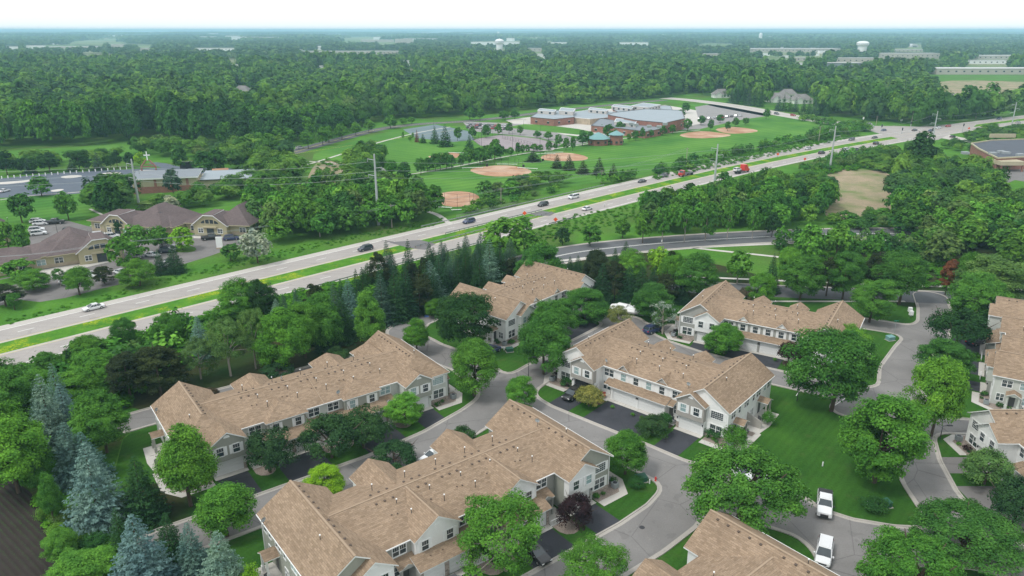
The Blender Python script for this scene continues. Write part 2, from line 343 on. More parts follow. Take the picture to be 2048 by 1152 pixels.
def smooth(pts, n=2):
    for _ in range(n):
        q = []
        for i in range(len(pts)):
            a = pts[i]; b_ = pts[(i + 1) % len(pts)]
            q += [(a[0] * .75 + b_[0] * .25, a[1] * .75 + b_[1] * .25), (a[0] * .25 + b_[0] * .75, a[1] * .25 + b_[1] * .75)]
        pts = q
    return pts
def patch(name, pix, mat, z, sm=1, world=False, label=None):
    pts = pix if world else GS(pix)
    mb = MB(); tri_poly(mb, smooth(pts, sm) if sm else pts, z); return struct(name, mb, mat, label)
def csm(pts, it=2):     # open polyline corner cutting
    for _ in range(it):
        q = [pts[0]]
        for a, b_ in zip(pts, pts[1:]): q += [(a[0] * .75 + b_[0] * .25, a[1] * .75 + b_[1] * .25), (a[0] * .25 + b_[0] * .75, a[1] * .25 + b_[1] * .75)]
        pts = q + [pts[-1]]
    return pts
def offs(pts, d):
    out = []
    for i, p in enumerate(pts):
        a = Vector(pts[max(i - 1, 0)]); b_ = Vector(pts[min(i + 1, len(pts) - 1)]); t = (b_ - a).normalized(); out.append((p[0] - t.y * d, p[1] + t.x * d))
    return out
def ribbon(mb, pts, d0, d1, z, m=0, h=0):
    A = offs(pts, d0); B = offs(pts, d1)
    for i in range(len(pts) - 1):
        q = [(*A[i], z), (*A[i + 1], z), (*B[i + 1], z), (*B[i], z)]
        n = (Vector(q[1]) - Vector(q[0])).cross(Vector(q[2]) - Vector(q[0]))
        if n.z < 0: q = q[::-1]
        mb.poly(q, m)
        if h:
            for X in (A, B): mb.poly([(*X[i], z - h), (*X[i + 1], z - h), (*X[i + 1], z), (*X[i], z)], m)
def dashes(mb, pts, d, w_, on, off, z, start=0, m=0):
    P = offs(pts, d); s_ = -start; cur = []
    L = [0]
    for a, b_ in zip(P, P[1:]): L.append(L[-1] + math.dist(a, b_))
    def at(t):
        for i in range(len(P) - 1):
            if L[i + 1] >= t: k = (t - L[i]) / max(1e-6, L[i + 1] - L[i]); return (P[i][0] + (P[i + 1][0] - P[i][0]) * k, P[i][1] + (P[i + 1][1] - P[i][1]) * k)
        return P[-1]
    t = start
    while t + on < L[-1]: ribbon(mb, [at(t), at(t + on)], -w_ / 2, w_ / 2, z, m); t += on + off
# patches (pixel outlines of the survey picture dropped on the ground)
LAWN = [(255, 846), (420, 795), (560, 745), (700, 690), (790, 640), (870, 600), (1060, 570), (1230, 585), (1500, 600), (1800, 588), (1900, 598), (2150, 620), (2600, 900), (2600, 1700), (100, 1700), (180, 1180), (215, 1000)]
patch('residential_lawn', LAWN, 'lawn', .004)
patch('brush_strip', [(-300, 700), (0, 745), (300, 668), (470, 615), (600, 585), (860, 520), (1000, 540), (880, 596), (790, 636), (640, 700), (500, 765), (255, 842), (210, 1000), (175, 1190), (110, 1400), (-400, 1400)], 'brush_ground', .002)
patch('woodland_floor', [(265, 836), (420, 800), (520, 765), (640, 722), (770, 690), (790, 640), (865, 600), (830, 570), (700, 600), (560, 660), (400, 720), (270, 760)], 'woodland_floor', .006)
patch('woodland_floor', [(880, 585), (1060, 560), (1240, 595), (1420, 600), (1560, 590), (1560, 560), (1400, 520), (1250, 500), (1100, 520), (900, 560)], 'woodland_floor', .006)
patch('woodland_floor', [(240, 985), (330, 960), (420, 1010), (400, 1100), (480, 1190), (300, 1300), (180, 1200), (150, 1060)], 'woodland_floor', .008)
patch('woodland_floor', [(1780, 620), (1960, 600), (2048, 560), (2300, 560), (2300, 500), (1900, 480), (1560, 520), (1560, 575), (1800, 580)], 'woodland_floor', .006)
patch('crop_field', [(-500, 880), (0, 955), (40, 968), (68, 990), (92, 1050), (112, 1110), (118, 1200), (120, 1500), (-900, 1500)], 'crop_soil', .01)
patch('sports_field', [(600, 318), (700, 283), (800, 257), (950, 258), (1060, 258), (1180, 264), (1300, 270), (1400, 256), (1560, 226), (1660, 246), (1715, 262), (1640, 285), (1400, 330), (1200, 365), (1000, 395), (900, 438), (850, 410), (760, 376), (762, 345), (700, 322)], 'sports_turf', .02)
patch('meadow_strip', [(-400, 325), (0, 303), (180, 292), (300, 283), (390, 290), (385, 303), (250, 318), (100, 330), (0, 342), (-400, 360)], 'sports_turf', .02)
patch('church_lawn', [(-200, 402), (0, 398), (60, 391), (170, 384), (215, 410), (190, 440), (60, 445), (-200, 450)], 'sports_turf', .02)
patch('clearing', [(405, 412), (440, 400), (500, 396), (530, 398), (480, 410), (420, 422)], 'sports_turf', .03)
patch('roadside_grass', [(1385, 199), (1480, 218), (1600, 240), (1700, 258), (1690, 262), (1560, 238), (1400, 208)], 'sports_turf', .03)
for i, q in enumerate([[(935, 340), (960, 334), (1000, 330), (1040, 333), (1068, 343), (1050, 350), (1000, 354), (960, 350)],
          [(873, 392), (885, 385), (915, 382), (945, 385), (962, 395), (950, 408), (915, 415), (880, 410)],
          [(1080, 313), (1100, 307), (1135, 305), (1165, 310), (1180, 317), (1160, 322), (1110, 322), (1085, 320)],
          [(1356, 270), (1380, 264), (1410, 262), (1450, 267), (1466, 271), (1440, 275), (1400, 277), (1370, 275)],
          [(1428, 258), (1460, 253), (1500, 257), (1520, 262), (1500, 266), (1460, 268), (1440, 264)],
          [(848, 315), (880, 307), (915, 305), (924, 312), (900, 319)]]):
    patch('ball_infield', q, 'clay', .035, label=['clay infield of the middle ball diamond beside the tree row', 'clay infield of the nearest ball diamond behind the wire backstop', 'clay infield behind three dark pines', 'left clay infield at the far end of the field by the school', 'right clay infield at the far end of the field by the school', 'small clay infield half hidden behind the tree row'][i])
patch('sport_court', [(945, 279), (1000, 270), (1075, 277), (1122, 289), (1105, 301), (1030, 302), (960, 291)], 'court', .04, 0)
patch('tennis_court', [(806, 259), (870, 249), (935, 262), (950, 280), (905, 284), (832, 276)], 'blue_court', .04, 0)
patch('school_lot', [(925, 243), (1010, 246), (1060, 250), (1130, 270), (1175, 285), (1140, 292), (1080, 276), (1000, 268), (940, 262)], 'school_asphalt', .03, 0)
patch('school_lot', [(1330, 262), (1400, 248), (1390, 214), (1440, 205), (1530, 220), (1560, 228), (1480, 240), (1400, 258)], 'school_asphalt', .03, 0)
patch('school_yard', [(1010, 240), (1160, 222), (1330, 210), (1400, 222), (1420, 245), (1330, 266), (1190, 276), (1060, 262)], 'sidewalk_concrete', .025, 0)
patch('school_lawn', [(1010, 255), (1060, 246), (1190, 262), (1180, 272), (1080, 262)], 'sports_turf', .04)
patch('school_lawn', [(1000, 236), (1090, 226), (1250, 212), (1330, 206), (1330, 202), (1180, 208), (1000, 228)], 'sports_turf', .04)
patch('church_lot', [(-200, 372), (0, 357), (110, 346), (250, 339), (330, 335), (372, 338), (340, 352), (250, 378), (150, 388), (0, 396), (-200, 402)], 'lot_asphalt', .03, 0)
patch('church_drive', [(350, 345), (420, 352), (465, 345), (470, 338), (440, 334), (370, 336), (320, 324), (290, 326), (330, 337)], 'lot_asphalt', .034, 1)
for q in ([(-40, 367), (40, 362), (72, 358), (60, 364), (0, 370)], [(120, 353), (150, 350), (168, 352), (150, 356), (125, 357)], [(200, 347), (230, 344), (246, 346), (225, 350), (204, 350)], [(100, 381), (120, 378), (130, 379), (118, 383), (104, 384)], [(275, 341), (300, 340), (325, 341), (310, 345), (280, 345)]):
    patch('lot_island', q, 'sidewalk_concrete', .06)
patch('office_lot', [(58, 452), (130, 440), (185, 455), (250, 470), (360, 468), (500, 472), (476, 492), (420, 512), (330, 540), (270, 562), (200, 578), (130, 596), (80, 604), (40, 600), (-100, 640), (-200, 600), (60, 545)], 'old_drive', .02, 0)
patch('office_apron', [(60, 570), (75, 541), (223, 517), (232, 521), (150, 540), (95, 556)], 'sidewalk_concrete', .03, 0)
patch('office_apron', [(370, 472), (500, 474), (500, 478), (440, 478), (370, 476)], 'sidewalk_concrete', .03, 0)
patch('office_lawn', [(-200, 640), (60, 560), (95, 545), (60, 548), (-200, 600)], 'meadow', .03, 0)
patch('traffic_island', [(345, 492), (375, 490), (396, 497), (385, 505), (350, 505)], 'meadow', .05)
patch('reed_bed', [(1646, 348), (1700, 336), (1792, 346), (1796, 395), (1775, 428), (1700, 440), (1642, 436), (1652, 385)], 'reed_bed', .02)
patch('reed_bed', [(640, 318), (712, 330), (700, 362), (650, 384), (612, 378), (618, 345)], 'reed_bed', .02)
patch('reed_bed', [(1850, 166), (1920, 160), (2048, 164), (2400, 170), (2400, 196), (2048, 199), (1970, 192), (1900, 190), (1850, 180)], 'reed_bed', .05)
patch('clearing', [(1840, 150), (1900, 150), (1960, 160), (1920, 178), (1850, 172)], 'meadow', .04)
patch('store_lot', [(1900, 325), (2100, 322), (2300, 320), (2300, 400), (2100, 372), (2030, 360), (2000, 372), (1985, 440), (1968, 440), (1975, 350)], 'old_drive', .02, 0)
patch('far_field', [(130, 88), (170, 76), (260, 74), (252, 92), (200, 94)], 'far_land', 3.0, 1)
patch('far_field', [(1760, 104), (1800, 96), (1900, 97), (1910, 104), (1850, 108)], 'far_land', 3.0, 1)
# ------------------------------------------------------------------ highway
HC = csm([(-190, 52), (-110, 134.2), (71, 318), (140, 380), (214, 440), (290, 494), (362, 541), (600, 690), (1100, 1000)], 2)
mb = MB(); ribbon(mb, HC, 3.2, 14.4, .040); struct('highway', mb, 'highway_shoulder', 'pale concrete carriageway nearer the ball fields')
mb = MB(); ribbon(mb, HC, -3.0, -12.6, .040); struct('highway', mb, 'highway_shoulder', 'pale concrete carriageway nearer the houses')
mb = MB(); ribbon(mb, HC, 4.1, 11.4, .050); ribbon(mb, HC, -4.0, -11.3, .050); struct('traffic_lane', mb, 'highway_concrete')
mb = MB(); ribbon(mb, HC, 11.3, 11.5, .058); ribbon(mb, HC, -11.4, -11.2, .058); dashes(mb, HC, 7.75, .18, 3.2, 9.1, .058, 3); dashes(mb, HC, -7.7, .18, 3.2, 9.1, .058, 7)
struct('lane_marking', mb, 'paint_white')
mb = MB(); ribbon(mb, HC, 4.0, 4.12, .058); ribbon(mb, HC, -3.98, -3.86, .058); struct('lane_marking', mb, 'paint_yellow')
mb = MB(); ribbon(mb, HC[:30], -3.0, 3.2, .044); struct('median_strip', mb, 'flower_median')
patch('verge_flowers', [(-200, 850), (0, 752), (350, 660), (500, 625), (620, 585), (860, 530), (850, 522), (600, 575), (480, 607), (340, 645), (0, 742), (-200, 800)], 'flower_median', .03, 0)
# bridge over the underpass: asphalt patches and a wide gap between guardrails
def along(pts, t0, t1): return [p for p in pts if t0 <= p[0] <= t1]
patch('bridge_approach', [(840, 480), (790, 484), (760, 480), (820, 497), (850, 500), (872, 488)], 'bridge_patch', .062, 0)
patch('bridge_approach', [(1058, 428), (1085, 422), (1112, 426), (1100, 432), (1078, 432)], 'bridge_patch', .062, 0)
# crossroads
patch('crossroads', [(1710, 250), (1745, 252), (1800, 252), (1850, 254), (1930, 246), (1960, 251), (1900, 268), (1868, 284), (1800, 278), (1768, 270), (1740, 262)], 'highway_concrete', .054, 1)
NR = csm(GS([(1330, 196), (1390, 201), (1480, 213), (1600, 236), (1700, 250), (1760, 258)]), 2)
mb = MB(); ribbon(mb, NR, -9, 9, .050); struct('cross_street', mb, 'highway_shoulder', 'pale wide street running from the crossroads to the school')
mb = MB(); ribbon(mb, NR, -1.2, 1.2, .056); struct('street_median', mb, 'kerb_concrete')
NR2 = csm(GS([(1850, 262), (1900, 276), (1980, 288), (2100, 300)]), 2)
mb = MB(); ribbon(mb, NR2, -7, 7, .050); struct('cross_street', mb, 'highway_shoulder', 'pale street leaving the crossroads toward the brick store')
PR = csm(GS([(560, 312), (600, 301), (640, 289), (690, 276), (740, 262), (790, 253), (850, 247), (920, 244), (1000, 236), (1090, 224), (1200, 212), (1330, 200)]), 2)
mb = MB(); ribbon(mb, PR, -5, 5, .046); struct('park_road', mb, 'county_asphalt')
mb = MB(); dashes(mb, PR, -.2, .14, 400, 1, .054); dashes(mb, PR, .2, .14, 400, 1, .054); ribbon(mb, PR, -.35, -.15, .054); ribbon(mb, PR, .15, .35, .054); struct('lane_marking', mb, 'paint_yellow')
# county road
CR = csm(GS([(1000, 545), (1095, 515), (1200, 497), (1400, 480), (1600, 470), (1800, 466), (2000, 470), (2300, 480)]), 2)
mb = MB(); ribbon(mb, CR, -6.6, 6.6, .046); struct('county_road', mb, 'county_asphalt')
mb = MB(); ribbon(mb, CR, -.3, -.1, .054); ribbon(mb, CR, .1, .3, .054); struct('lane_marking', mb, 'paint_white')
mb = MB(); ribbon(mb, CR, 6.2, 7.4, .10, h=.1); ribbon(mb, CR, -7.4, -6.2, .10, h=.1); struct('kerb', mb, 'kerb_concrete')
mb = MB()
for P, w_ in (([(500, 358), (560, 345), (640, 322), (700, 303), (760, 284), (830, 266), (900, 254)], 1.6), ([(762, 357), (840, 346), (930, 330), (1010, 313), (1100, 299), (1200, 284), (1310, 268), (1400, 260)], 1.5), ([(758, 333), (770, 341), (768, 352), (760, 362), (735, 375)], 1.6),
            ([(600, 322), (660, 325), (680, 328)], 1.4), ([(900, 560), (1000, 535), (1350, 497), (1500, 490), (1700, 482), (1850, 480)], 1.6), ([(1380, 495), (1440, 502), (1540, 512), (1600, 520)], 1.5), ([(1500, 603), (1700, 603), (1810, 603)], .9),
            ([(180, 418), (235, 444), (290, 448), (180, 452)], 1.0), ([(0, 400), (60, 391), (170, 384), (240, 372)], 1.0), ([(900, 448), (875, 428), (840, 420)], 2), ([(1640, 236), (1700, 247), (1740, 250)], 1.2)):
    ribbon(mb, csm(GS(P), 2), -w_ / 2, w_ / 2, .056)
struct('footpath', mb, 'sidewalk_concrete')
# ------------------------------------------------------------------ neighbourhood streets: union of smooth distance fields
ST = [([(-12, 166), (-18, 159), (-22, 154), (-23.5, 148), (-22, 142.5), (-19, 139.5), (-14.5, 136), (-9, 131.5), (-4.3, 124.5), (0, 117), (4.2, 111.6), (11.4, 105.2), (19, 98.7), (24.5, 93.6), (30, 88.8), (37, 84), (44, 79.3), (50, 77.5), (57, 77), (63, 74.5), (78, 66)], 3.8),
      ([(41.3, 79), (40.6, 66)], 3.2),
      ([(26, 153.5), (21, 147), (11.6, 136), (3.5, 125.5), (-1, 118.5), (-5.5, 111), (-12, 102.8), (-20.2, 95.3), (-28.3, 89.3), (-36.3, 83.4), (-44.5, 77.5)], 3.7),
      ([(27, 91), (21.5, 83.5), (16.7, 79), (6.4, 71), (-10.9, 57.4), (-25, 46)], 3.7),
      ([(88.5, 145), (82, 137.5), (74.5, 128), (70, 119), (66, 108), (62, 98), (60, 90), (59.3, 84), (60, 78)], 3.5),
      ([(26, 147), (30.5, 140.5), (36.5, 134.5), (45, 128.5), (55, 122.3), (62, 118.5), (70, 117)], 3.4),
      ([(89, 147), (82, 151), (76, 154)], 3.5), ([(103, 170), (99.3, 161), (94.8, 152.5), (88.5, 145)], 3.6),
      ([(-66, 107), (-53, 117.2), (-36, 129), (-27, 134.5), (-20, 141)], 3.2),
      ([(31, 91), (36.5, 86.5)], 4.6), ([(68, 108), (82, 106.5)], 2.6), ([(20, 156), (27, 150), (36, 150)], 1.8), ([(58, 113), (64, 112.5)], 2.6)]
def sdf(x, y):
    d = np.full(x.shape, 1e9); ks = 3.0
    for P, hw in ST:
        e = np.full(x.shape, 1e9)
        for (ax, ay), (bx, by) in zip(P, P[1:]):
            dx, dy = bx - ax, by - ay; t = np.clip(((x - ax) * dx + (y - ay) * dy) / (dx * dx + dy * dy), 0, 1)
            e = np.minimum(e, np.hypot(x - ax - t * dx, y - ay - t * dy))
        e -= hw; h = np.clip(.5 + .5 * (e - d) / ks, 0, 1); d = e * (1 - h) + d * h - ks * h * (1 - h)
    return d
gs = .9; gx = np.arange(-72, 112, gs); gy = np.arange(48, 176, gs); X, Y = np.meshgrid(gx, gy); D = sdf(X, Y)
rm = MB(); km = MB()
for j in range(len(gy) - 1):
    for i in range(len(gx) - 1):
        d4 = (D[j, i], D[j, i + 1], D[j + 1, i + 1], D[j + 1, i])
        if min(d4) >= 0: continue
        p4 = ((gx[i], gy[j]), (gx[i + 1], gy[j]), (gx[i + 1], gy[j + 1]), (gx[i], gy[j + 1]))
        if max(d4) < 0: rm.poly([(*p, .020) for p in p4]); continue
        P = []; C = []
        for k in range(4):
            a, b_ = d4[k], d4[(k + 1) % 4]; pa, pb = p4[k], p4[(k + 1) % 4]
            if a < 0: P.append(pa)
            if (a < 0) != (b_ < 0):
                t = a / (a - b_); q = (pa[0] + (pb[0] - pa[0]) * t, pa[1] + (pb[1] - pa[1]) * t); P.append(q); C.append(q)
        if len(P) > 2: rm.poly([(*p, .020) for p in P])
        if len(C) == 2:
            (x1, y1), (x2, y2) = C
            def nrm(x, y):
                e = .4; v = sdf(np.array([x + e, x - e, x, x]), np.array([y, y, y + e, y - e])); n = Vector((v[0] - v[1], v[2] - v[3])); n.normalize(); return n
            n1, n2 = nrm(x1, y1), nrm(x2, y2); w1, w2 = .22, .45
            for (u0, z0), (u1, z1) in (((-.45, .026), (0, .030)), ((0, .030), (.03, .13)), ((.03, .13), (.25, .14)), ((.25, .14), (.27, 0))):
                q = [(x1 + n1.x * u0, y1 + n1.y * u0, z0), (x2 + n2.x * u0, y2 + n2.y * u0, z0), (x2 + n2.x * u1, y2 + n2.y * u1, z1), (x1 + n1.x * u1, y1 + n1.y * u1, z1)]
                n = (Vector(q[1]) - Vector(q[0])).cross(Vector(q[2]) - Vector(q[0]))
                km.poly(q if n.z >= 0 else q[::-1])
struct('street', rm, 'street_asphalt'); struct('kerb', km, 'kerb_concrete')
TE = [(40, 178), (69, 173.6), (106, 169.4), (150, 164), (200, 158)]
mb = MB(); ribbon(mb, csm(TE), -4.5, 4.5, .034); struct('entry_road', mb, 'county_asphalt')
mb = MB(); ribbon(mb, csm(TE), 4.3, 4.8, .10, h=.1); struct('kerb', mb, 'kerb_concrete')
mb = MB(); ribbon(mb, csm(TE), 8, 9.2, .05); struct('footpath', mb, 'sidewalk_concrete')
mb = MB()
for (a, b_) in (((1237, 745), (1240, 758)), ((1238, 640), (1236, 652)), ((1706, 652), (1714, 636)), ((1592, 792), (1600, 780)), ((1668, 812), (1690, 797))):
    ribbon(mb, [G(*a), G(*b_)], -.06, .06, .03)
struct('parking_line', mb, 'paint_white')
patch('disabled_bay', [(848, 628), (856, 628), (858, 634), (849, 635)], 'paint_blue', .03, 0)
# ------------------------------------------------------------------ townhouses
CACHE = {}
def cached(key, fn):
    if key not in CACHE: CACHE[key] = fn()
    return CACHE[key]
def m_window(w_, h_, style):      # frame in the x-z plane, facing -y
    def f():
        mb = MB(); t = .10
        for a in ((-w_ / 2 - t, -w_ / 2 + .02, -h_ / 2 - t, h_ / 2 + t), (w_ / 2 - .02, w_ / 2 + t, -h_ / 2 - t, h_ / 2 + t), (-w_ / 2, w_ / 2, h_ / 2 - .02, h_ / 2 + t + .03), (-w_ / 2, w_ / 2, -h_ / 2 - t - .03, -h_ / 2 + .02)):
            mb.box(a[0], a[1], -.07, .01, a[2], a[3])
        n = {'single': 1, 'double': 2, 'grid': 1}[style]
        for i in range(1, n): x = -w_ / 2 + w_ * i / n; mb.box(x - .06, x + .06, -.06, .01, -h_ / 2, h_ / 2)
        if style != 'grid':
            mb.box(-w_ / 2, w_ / 2, -.045, .01, -.03, .03)
            for i in range(n): 
                for k in (1, 2): x = -w_ / 2 + w_ * (i + k / 3) / n; mb.box(x - .012, x + .012, -.03, -.01, 0, h_ / 2)
        else:
            for k in range(1, 6): x = -w_ / 2 + w_ * k / 6; mb.box(x - .016, x + .016, -.03, -.01, -h_ / 2, h_ / 2)
            for k in range(1, 4): z = -h_ / 2 + h_ * k / 4; mb.box(-w_ / 2, w_ / 2, -.03, -.01, z - .016, z + .016)
        return mb.mesh('window', ['trim_white'])
    return cached(('w', w_, h_, style), f)
def m_pane(w_, h_, glass):
    def f():
        mb = MB(); mb.box(-w_ / 2, w_ / 2, -.012, .004, -h_ / 2, h_ / 2); return mb.mesh('pane', [glass])
    return cached(('p', w_, h_, glass), f)
def m_shutter(h_):
    def f():
        mb = MB(); mb.box(-.19, .19, -.05, 0, -h_ / 2 - .06, h_ / 2 + .06)
        for k in range(int(h_ / .12)): z = -h_ / 2 + .05 + k * .12; mb.box(-.15, .15, -.062, -.05, z, z + .05)
        return mb.mesh('shutter', ['trim_white'])
    return cached(('s', h_), f)
rw = random.Random(5)
def window(par, x, y, z, w_, h_, rot=0, style='single', shut=False, glass=None):
    o = link('window', m_window(w_, h_, style), par, (x, y, z), rot)
    glass = glass or ('glass_blind' if rw.random() < .16 else 'glass')
    link('pane', m_pane(w_, h_, glass), o, (0, 0, 0))
    if shut:
        for s_ in (-1, 1): link('shutter', m_shutter(h_), o, (s_ * (w_ / 2 + .31), 0, 0))
    return o
def m_gdoor(w_):
    def f():
        mb = MB(); mb.box(-w_ / 2 - .12, -w_ / 2, -.06, .02, 0, 2.3); mb.box(w_ / 2, w_ / 2 + .12, -.06, .02, 0, 2.3); mb.box(-w_ / 2, w_ / 2, -.06, .02, 2.16, 2.3)
        return mb.mesh('garage_door', ['trim_white'])
    return cached(('g', w_), f)
def m_gpanel(w_):
    def f():
        mb = MB(); mb.box(-w_ / 2, w_ / 2, -.02, .02, .01, .525); n = max(2, int(w_ / .6))
        for k in range(n): x = -w_ / 2 + w_ * (k + .5) / n; mb.box(x - w_ / n * .38, x + w_ / n * .38, -.035, -.02, .10, .43)
        return mb.mesh('panel', ['garage_white'])
    return cached(('gp', w_), f)
def gdoor(par, x, y, w_, rot=0, opened=False):
    o = link('garage_door', m_gdoor(w_), par, (x, y, 0), rot)
    if not opened:
        for k in range(4): link('panel', m_gpanel(w_), o, (0, 0, .54 * k))
    return o
def m_vent():
    mb = MB(); mb.box(-.14, .14, -.15, .13, .08, .12); mb.box(-.10, .10, -.10, .10, -.05, .08); return mb.mesh('roof_vent', ['vent_brown'])
def m_pipe(h_, mat='steel'):
    mb = MB(); mb.tube([(0, 0, -.3), (0, 0, h_)], [.045, .045], 6); mb.tube([(0, 0, h_), (0, 0, h_ + .12)], [.10, .10], 6, 1); return mb.mesh('vent_pipe', ['dark_metal', 'bright_white'])
def lamp_mesh():
    mb = MB(); mb.box(-.07, .07, -.14, 0, -.15, .15); return mb.mesh('wall_lamp', ['dark_metal'])
def dish(par, x, y, z, rot=0):
    mb = MB(); mb.tube([(0, 0, -.3), (0, 0, .6)], [.03, .03], 5)
    n = 12; k = len(mb.v); mb.v.append((0, .06, .75))
    for i in range(n): t = 2 * math.pi * i / n; mb.v.append((.36 * math.cos(t), -.06, .75 + .32 * math.sin(t)))
    for i in range(n): mb.f.append((k, k + 1 + i, k + 1 + (i + 1) % n)); mb.m.append(1)
    mb.bar((0, -.05, .45), (0, -.45, .7), .03, .03)
    return part('satellite_dish', mb, ['dark_metal', 'grey_box'], par, (x, y, z), rot)
def townhouse(name, label, org, th, L, kind='P', front=('white_siding', 'sage_siding'), mid='cream_siding', gablew='white_siding', roofm='tan_shingle', open_left=False, side='both', W=9.3, group='townhouse rows with tan roofs', backs=True, midwin=True):
    T = thing('townhouse_row', label, 'townhouse', (org[0], org[1], 0), R(th), group)
    ze, zr, zm, GF, GB, VM = 5.45, 8.40, 7.78, 9.0, 9.0, 6.9
    hw = W / 2; wl = hw - .4; s_ = (zr - ze) / hw; hip = kind == 'H'
    MR = ['%s' % roofm, 'trim_white']
    def roofp(mb, nm='roof'): return part(nm, mb, MR, T)
    side_m = front[0]
    for c_, o_ in ((0, -1), (L, 1)):                       # the two end wings; o_ = outward direction
        mb = MB()
        wallf = -GF + .45; wallb = GB - .4
        x0, x1 = c_ - wl, c_ + wl
        if not hip:
            gp = [(x0, wallf, 0), (x1, wallf, 0), (x1, wallf, ze), (c_, wallf, ze + s_ * wl), (x0, wallf, ze)]
            mb.extr(gp, (0, .2, 0))
        else: mb.box(x0, x1, wallf, wallf + .2, 0, ze)
        gp = [(x0, wallb, 0), (x1, wallb, 0), (x1, wallb, ze), (c_, wallb, ze + s_ * wl), (x0, wallb, ze)]
        mb.extr(gp, (0, -.2, 0)); mb.box(x0, x0 + .2, wallf + .2, wallb - .2, 0, ze); mb.box(x1 - .2, x1, wallf + .2, wallb - .2, 0, ze)
        part('wall', mb, front[0], T)
        mb = MB()                                          # stone wainscot, corner boards
        xo = c_ + o_ * wl; a, b_ = sorted((c_ - o_ * -.3, xo)); mb.box(a if o_ > 0 else xo - .05, (xo + .05) if o_ > 0 else b_, wallf - .06, wallf - .005, 0, .75); part('stone_base', mb, 'stone_veneer', T)
        
        for q0, q1 in ((wallf - .03, wallf + .10), (wallb - .1, wallb + .03)): mb = MB(); mb.box(xo - .07, xo + .07, q0, q1, .0, ze - .05); part('corner_board', mb, 'trim_white', T)
        # wing roof
        mb = MB(); yf = -GF; yb = GB
        if not hip:
            mb.slab([(c_ - hw, yf, ze), (c_, yf, zr), (c_, yb, zr), (c_ - hw, yb, ze)]); mb.slab([(c_ + hw, yf, ze), (c_, yf, zr), (c_, yb, zr), (c_ + hw, yb, ze)])
        else:
            yr = yf + hw * .95
            mb.slab([(c_ - hw, yf, ze), (c_, yr, zr), (c_, yb, zr), (c_ - hw, yb, ze)]); mb.slab([(c_ + hw, yf, ze), (c_, yr, zr), (c_, yb, zr), (c_ + hw, yb, ze)]); mb.slab([(c_ - hw, yf, ze), (c_ + hw, yf, ze), (c_, yr, zr)])
        roofp(mb)
        mb = MB(); mb.bar((c_, yf + (0 if not hip else hw * .95), zr + .02), (c_, yb, zr + .01), .26, .04); part('ridge_cap', mb, 'ridge_tan', T)
        for k in range(11):
            if k == 5: continue
            y = -GF + (2.3 if not hip else 5.0) + k * (1.42 if not hip else 1.15); x = c_ + (.55 if (th > 0) == (True) and c_ == 0 else -.55 if th > 0 else (.55 if c_ == 0 else -.55)); link('roof_vent', cached('v', m_vent), T, (x, y, zr - s_ * .55), R(90) if x > c_ else R(-90))
        # overhanging bay above the garage
        bi = c_ - o_ * wl; bo = c_ + o_ * .6; a, b_ = min(bi, bo), max(bi, bo); bc = (a + b_) / 2; bh = (b_ - a) / 2; bw = wallf - 1.0
        mb = MB(); gp = [(a, bw, 2.65), (b_, bw, 2.65), (b_, bw, ze), (bc, bw, ze + s_ * bh), (a, bw, ze)]; mb.extr(gp, (0, .2, 0)); mb.box(a, a + .2, bw + .2, wallf, 2.65, ze); mb.box(b_ - .2, b_, bw + .2, wallf, 2.65, ze); mb.box(a, b_, bw, wallf, 2.55, 2.65)
        part('bay_wall', mb, front[1], T)
        mb = MB(); mb.box(a, a + .45, bw + .45, wallf, 0, 2.55); mb.box(b_ - .45, b_, bw + .45, wallf, 0, 2.55); mb.box(a + .45, b_ - .45, bw + .45, wallf - .3, 2.25, 2.55); part('garage_wall', mb, front[0] if kind != 'Q' else 'grey_siding', T)
        mb = MB(); mb.box(b_ - .45 if o_ < 0 else a - .01, b_ + .01 if o_ < 0 else a + .45, bw + .38, bw + .44, 0, 1.1); part('stone_base', mb, 'stone_veneer', T)
        gdoor(T, bc, bw + .62, (b_ - a) - 1.0, 0, opened=(open_left and c_ == 0))
        if open_left and c_ == 0:
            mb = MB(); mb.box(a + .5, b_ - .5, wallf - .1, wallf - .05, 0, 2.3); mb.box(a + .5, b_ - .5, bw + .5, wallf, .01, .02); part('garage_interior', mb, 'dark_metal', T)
        zb = ze + .02; e = .38; zbr = zb + s_ * (bh + e); by0 = bw - .4; by1 = wallf - .45 + .02
        mb = MB(); mb.slab([(bc - bh - e, by0, zb), (bc, by0, zbr), (bc, wallf if not hip else wallf + 2.4, zbr), (bc - bh - e, wallf if not hip else wallf + .5, zb)]); mb.slab([(bc + bh + e, by0, zb), (bc, by0, zbr), (bc, wallf if not hip else wallf + 2.4, zbr), (bc + bh + e, wallf if not hip else wallf + .5, zb)]); roofp(mb, 'bay_roof')
        mb = MB(); gx_ = [(bc + .45 * math.cos(math.pi * i / 8), bw - .05, zb + .72 + .42 * math.sin(math.pi * i / 8)) for i in range(9)]; mb.extr(gx_, (0, .06, 0)); part('gable_vent', mb, 'bright_white', T)
        for q in (-1, 1): window(T, bc + q * bh * .48, bw, 4.15, 1.0, 1.35, 0, 'single', kind != 'x')
        mb_ = cached('lamp', lamp_mesh); link('wall_lamp', mb_, T, (b_ - .2, bw + .44, 1.9)); link('wall_lamp', mb_, T, (a + .2, bw + .44, 1.9))
        xw = c_ + o_ * (wl + .6) / 2
        window(T, xw, wallf, 4.2, 2.1, 1.3, 0, 'grid', True); window(T, xw, wallf, 1.7, 2.0, 1.55, 0, 'double', True)
        # outer side: windows, hooded entries, privacy fence
        xo = c_ + o_ * wl; rot = R(90) if o_ > 0 else R(-90)
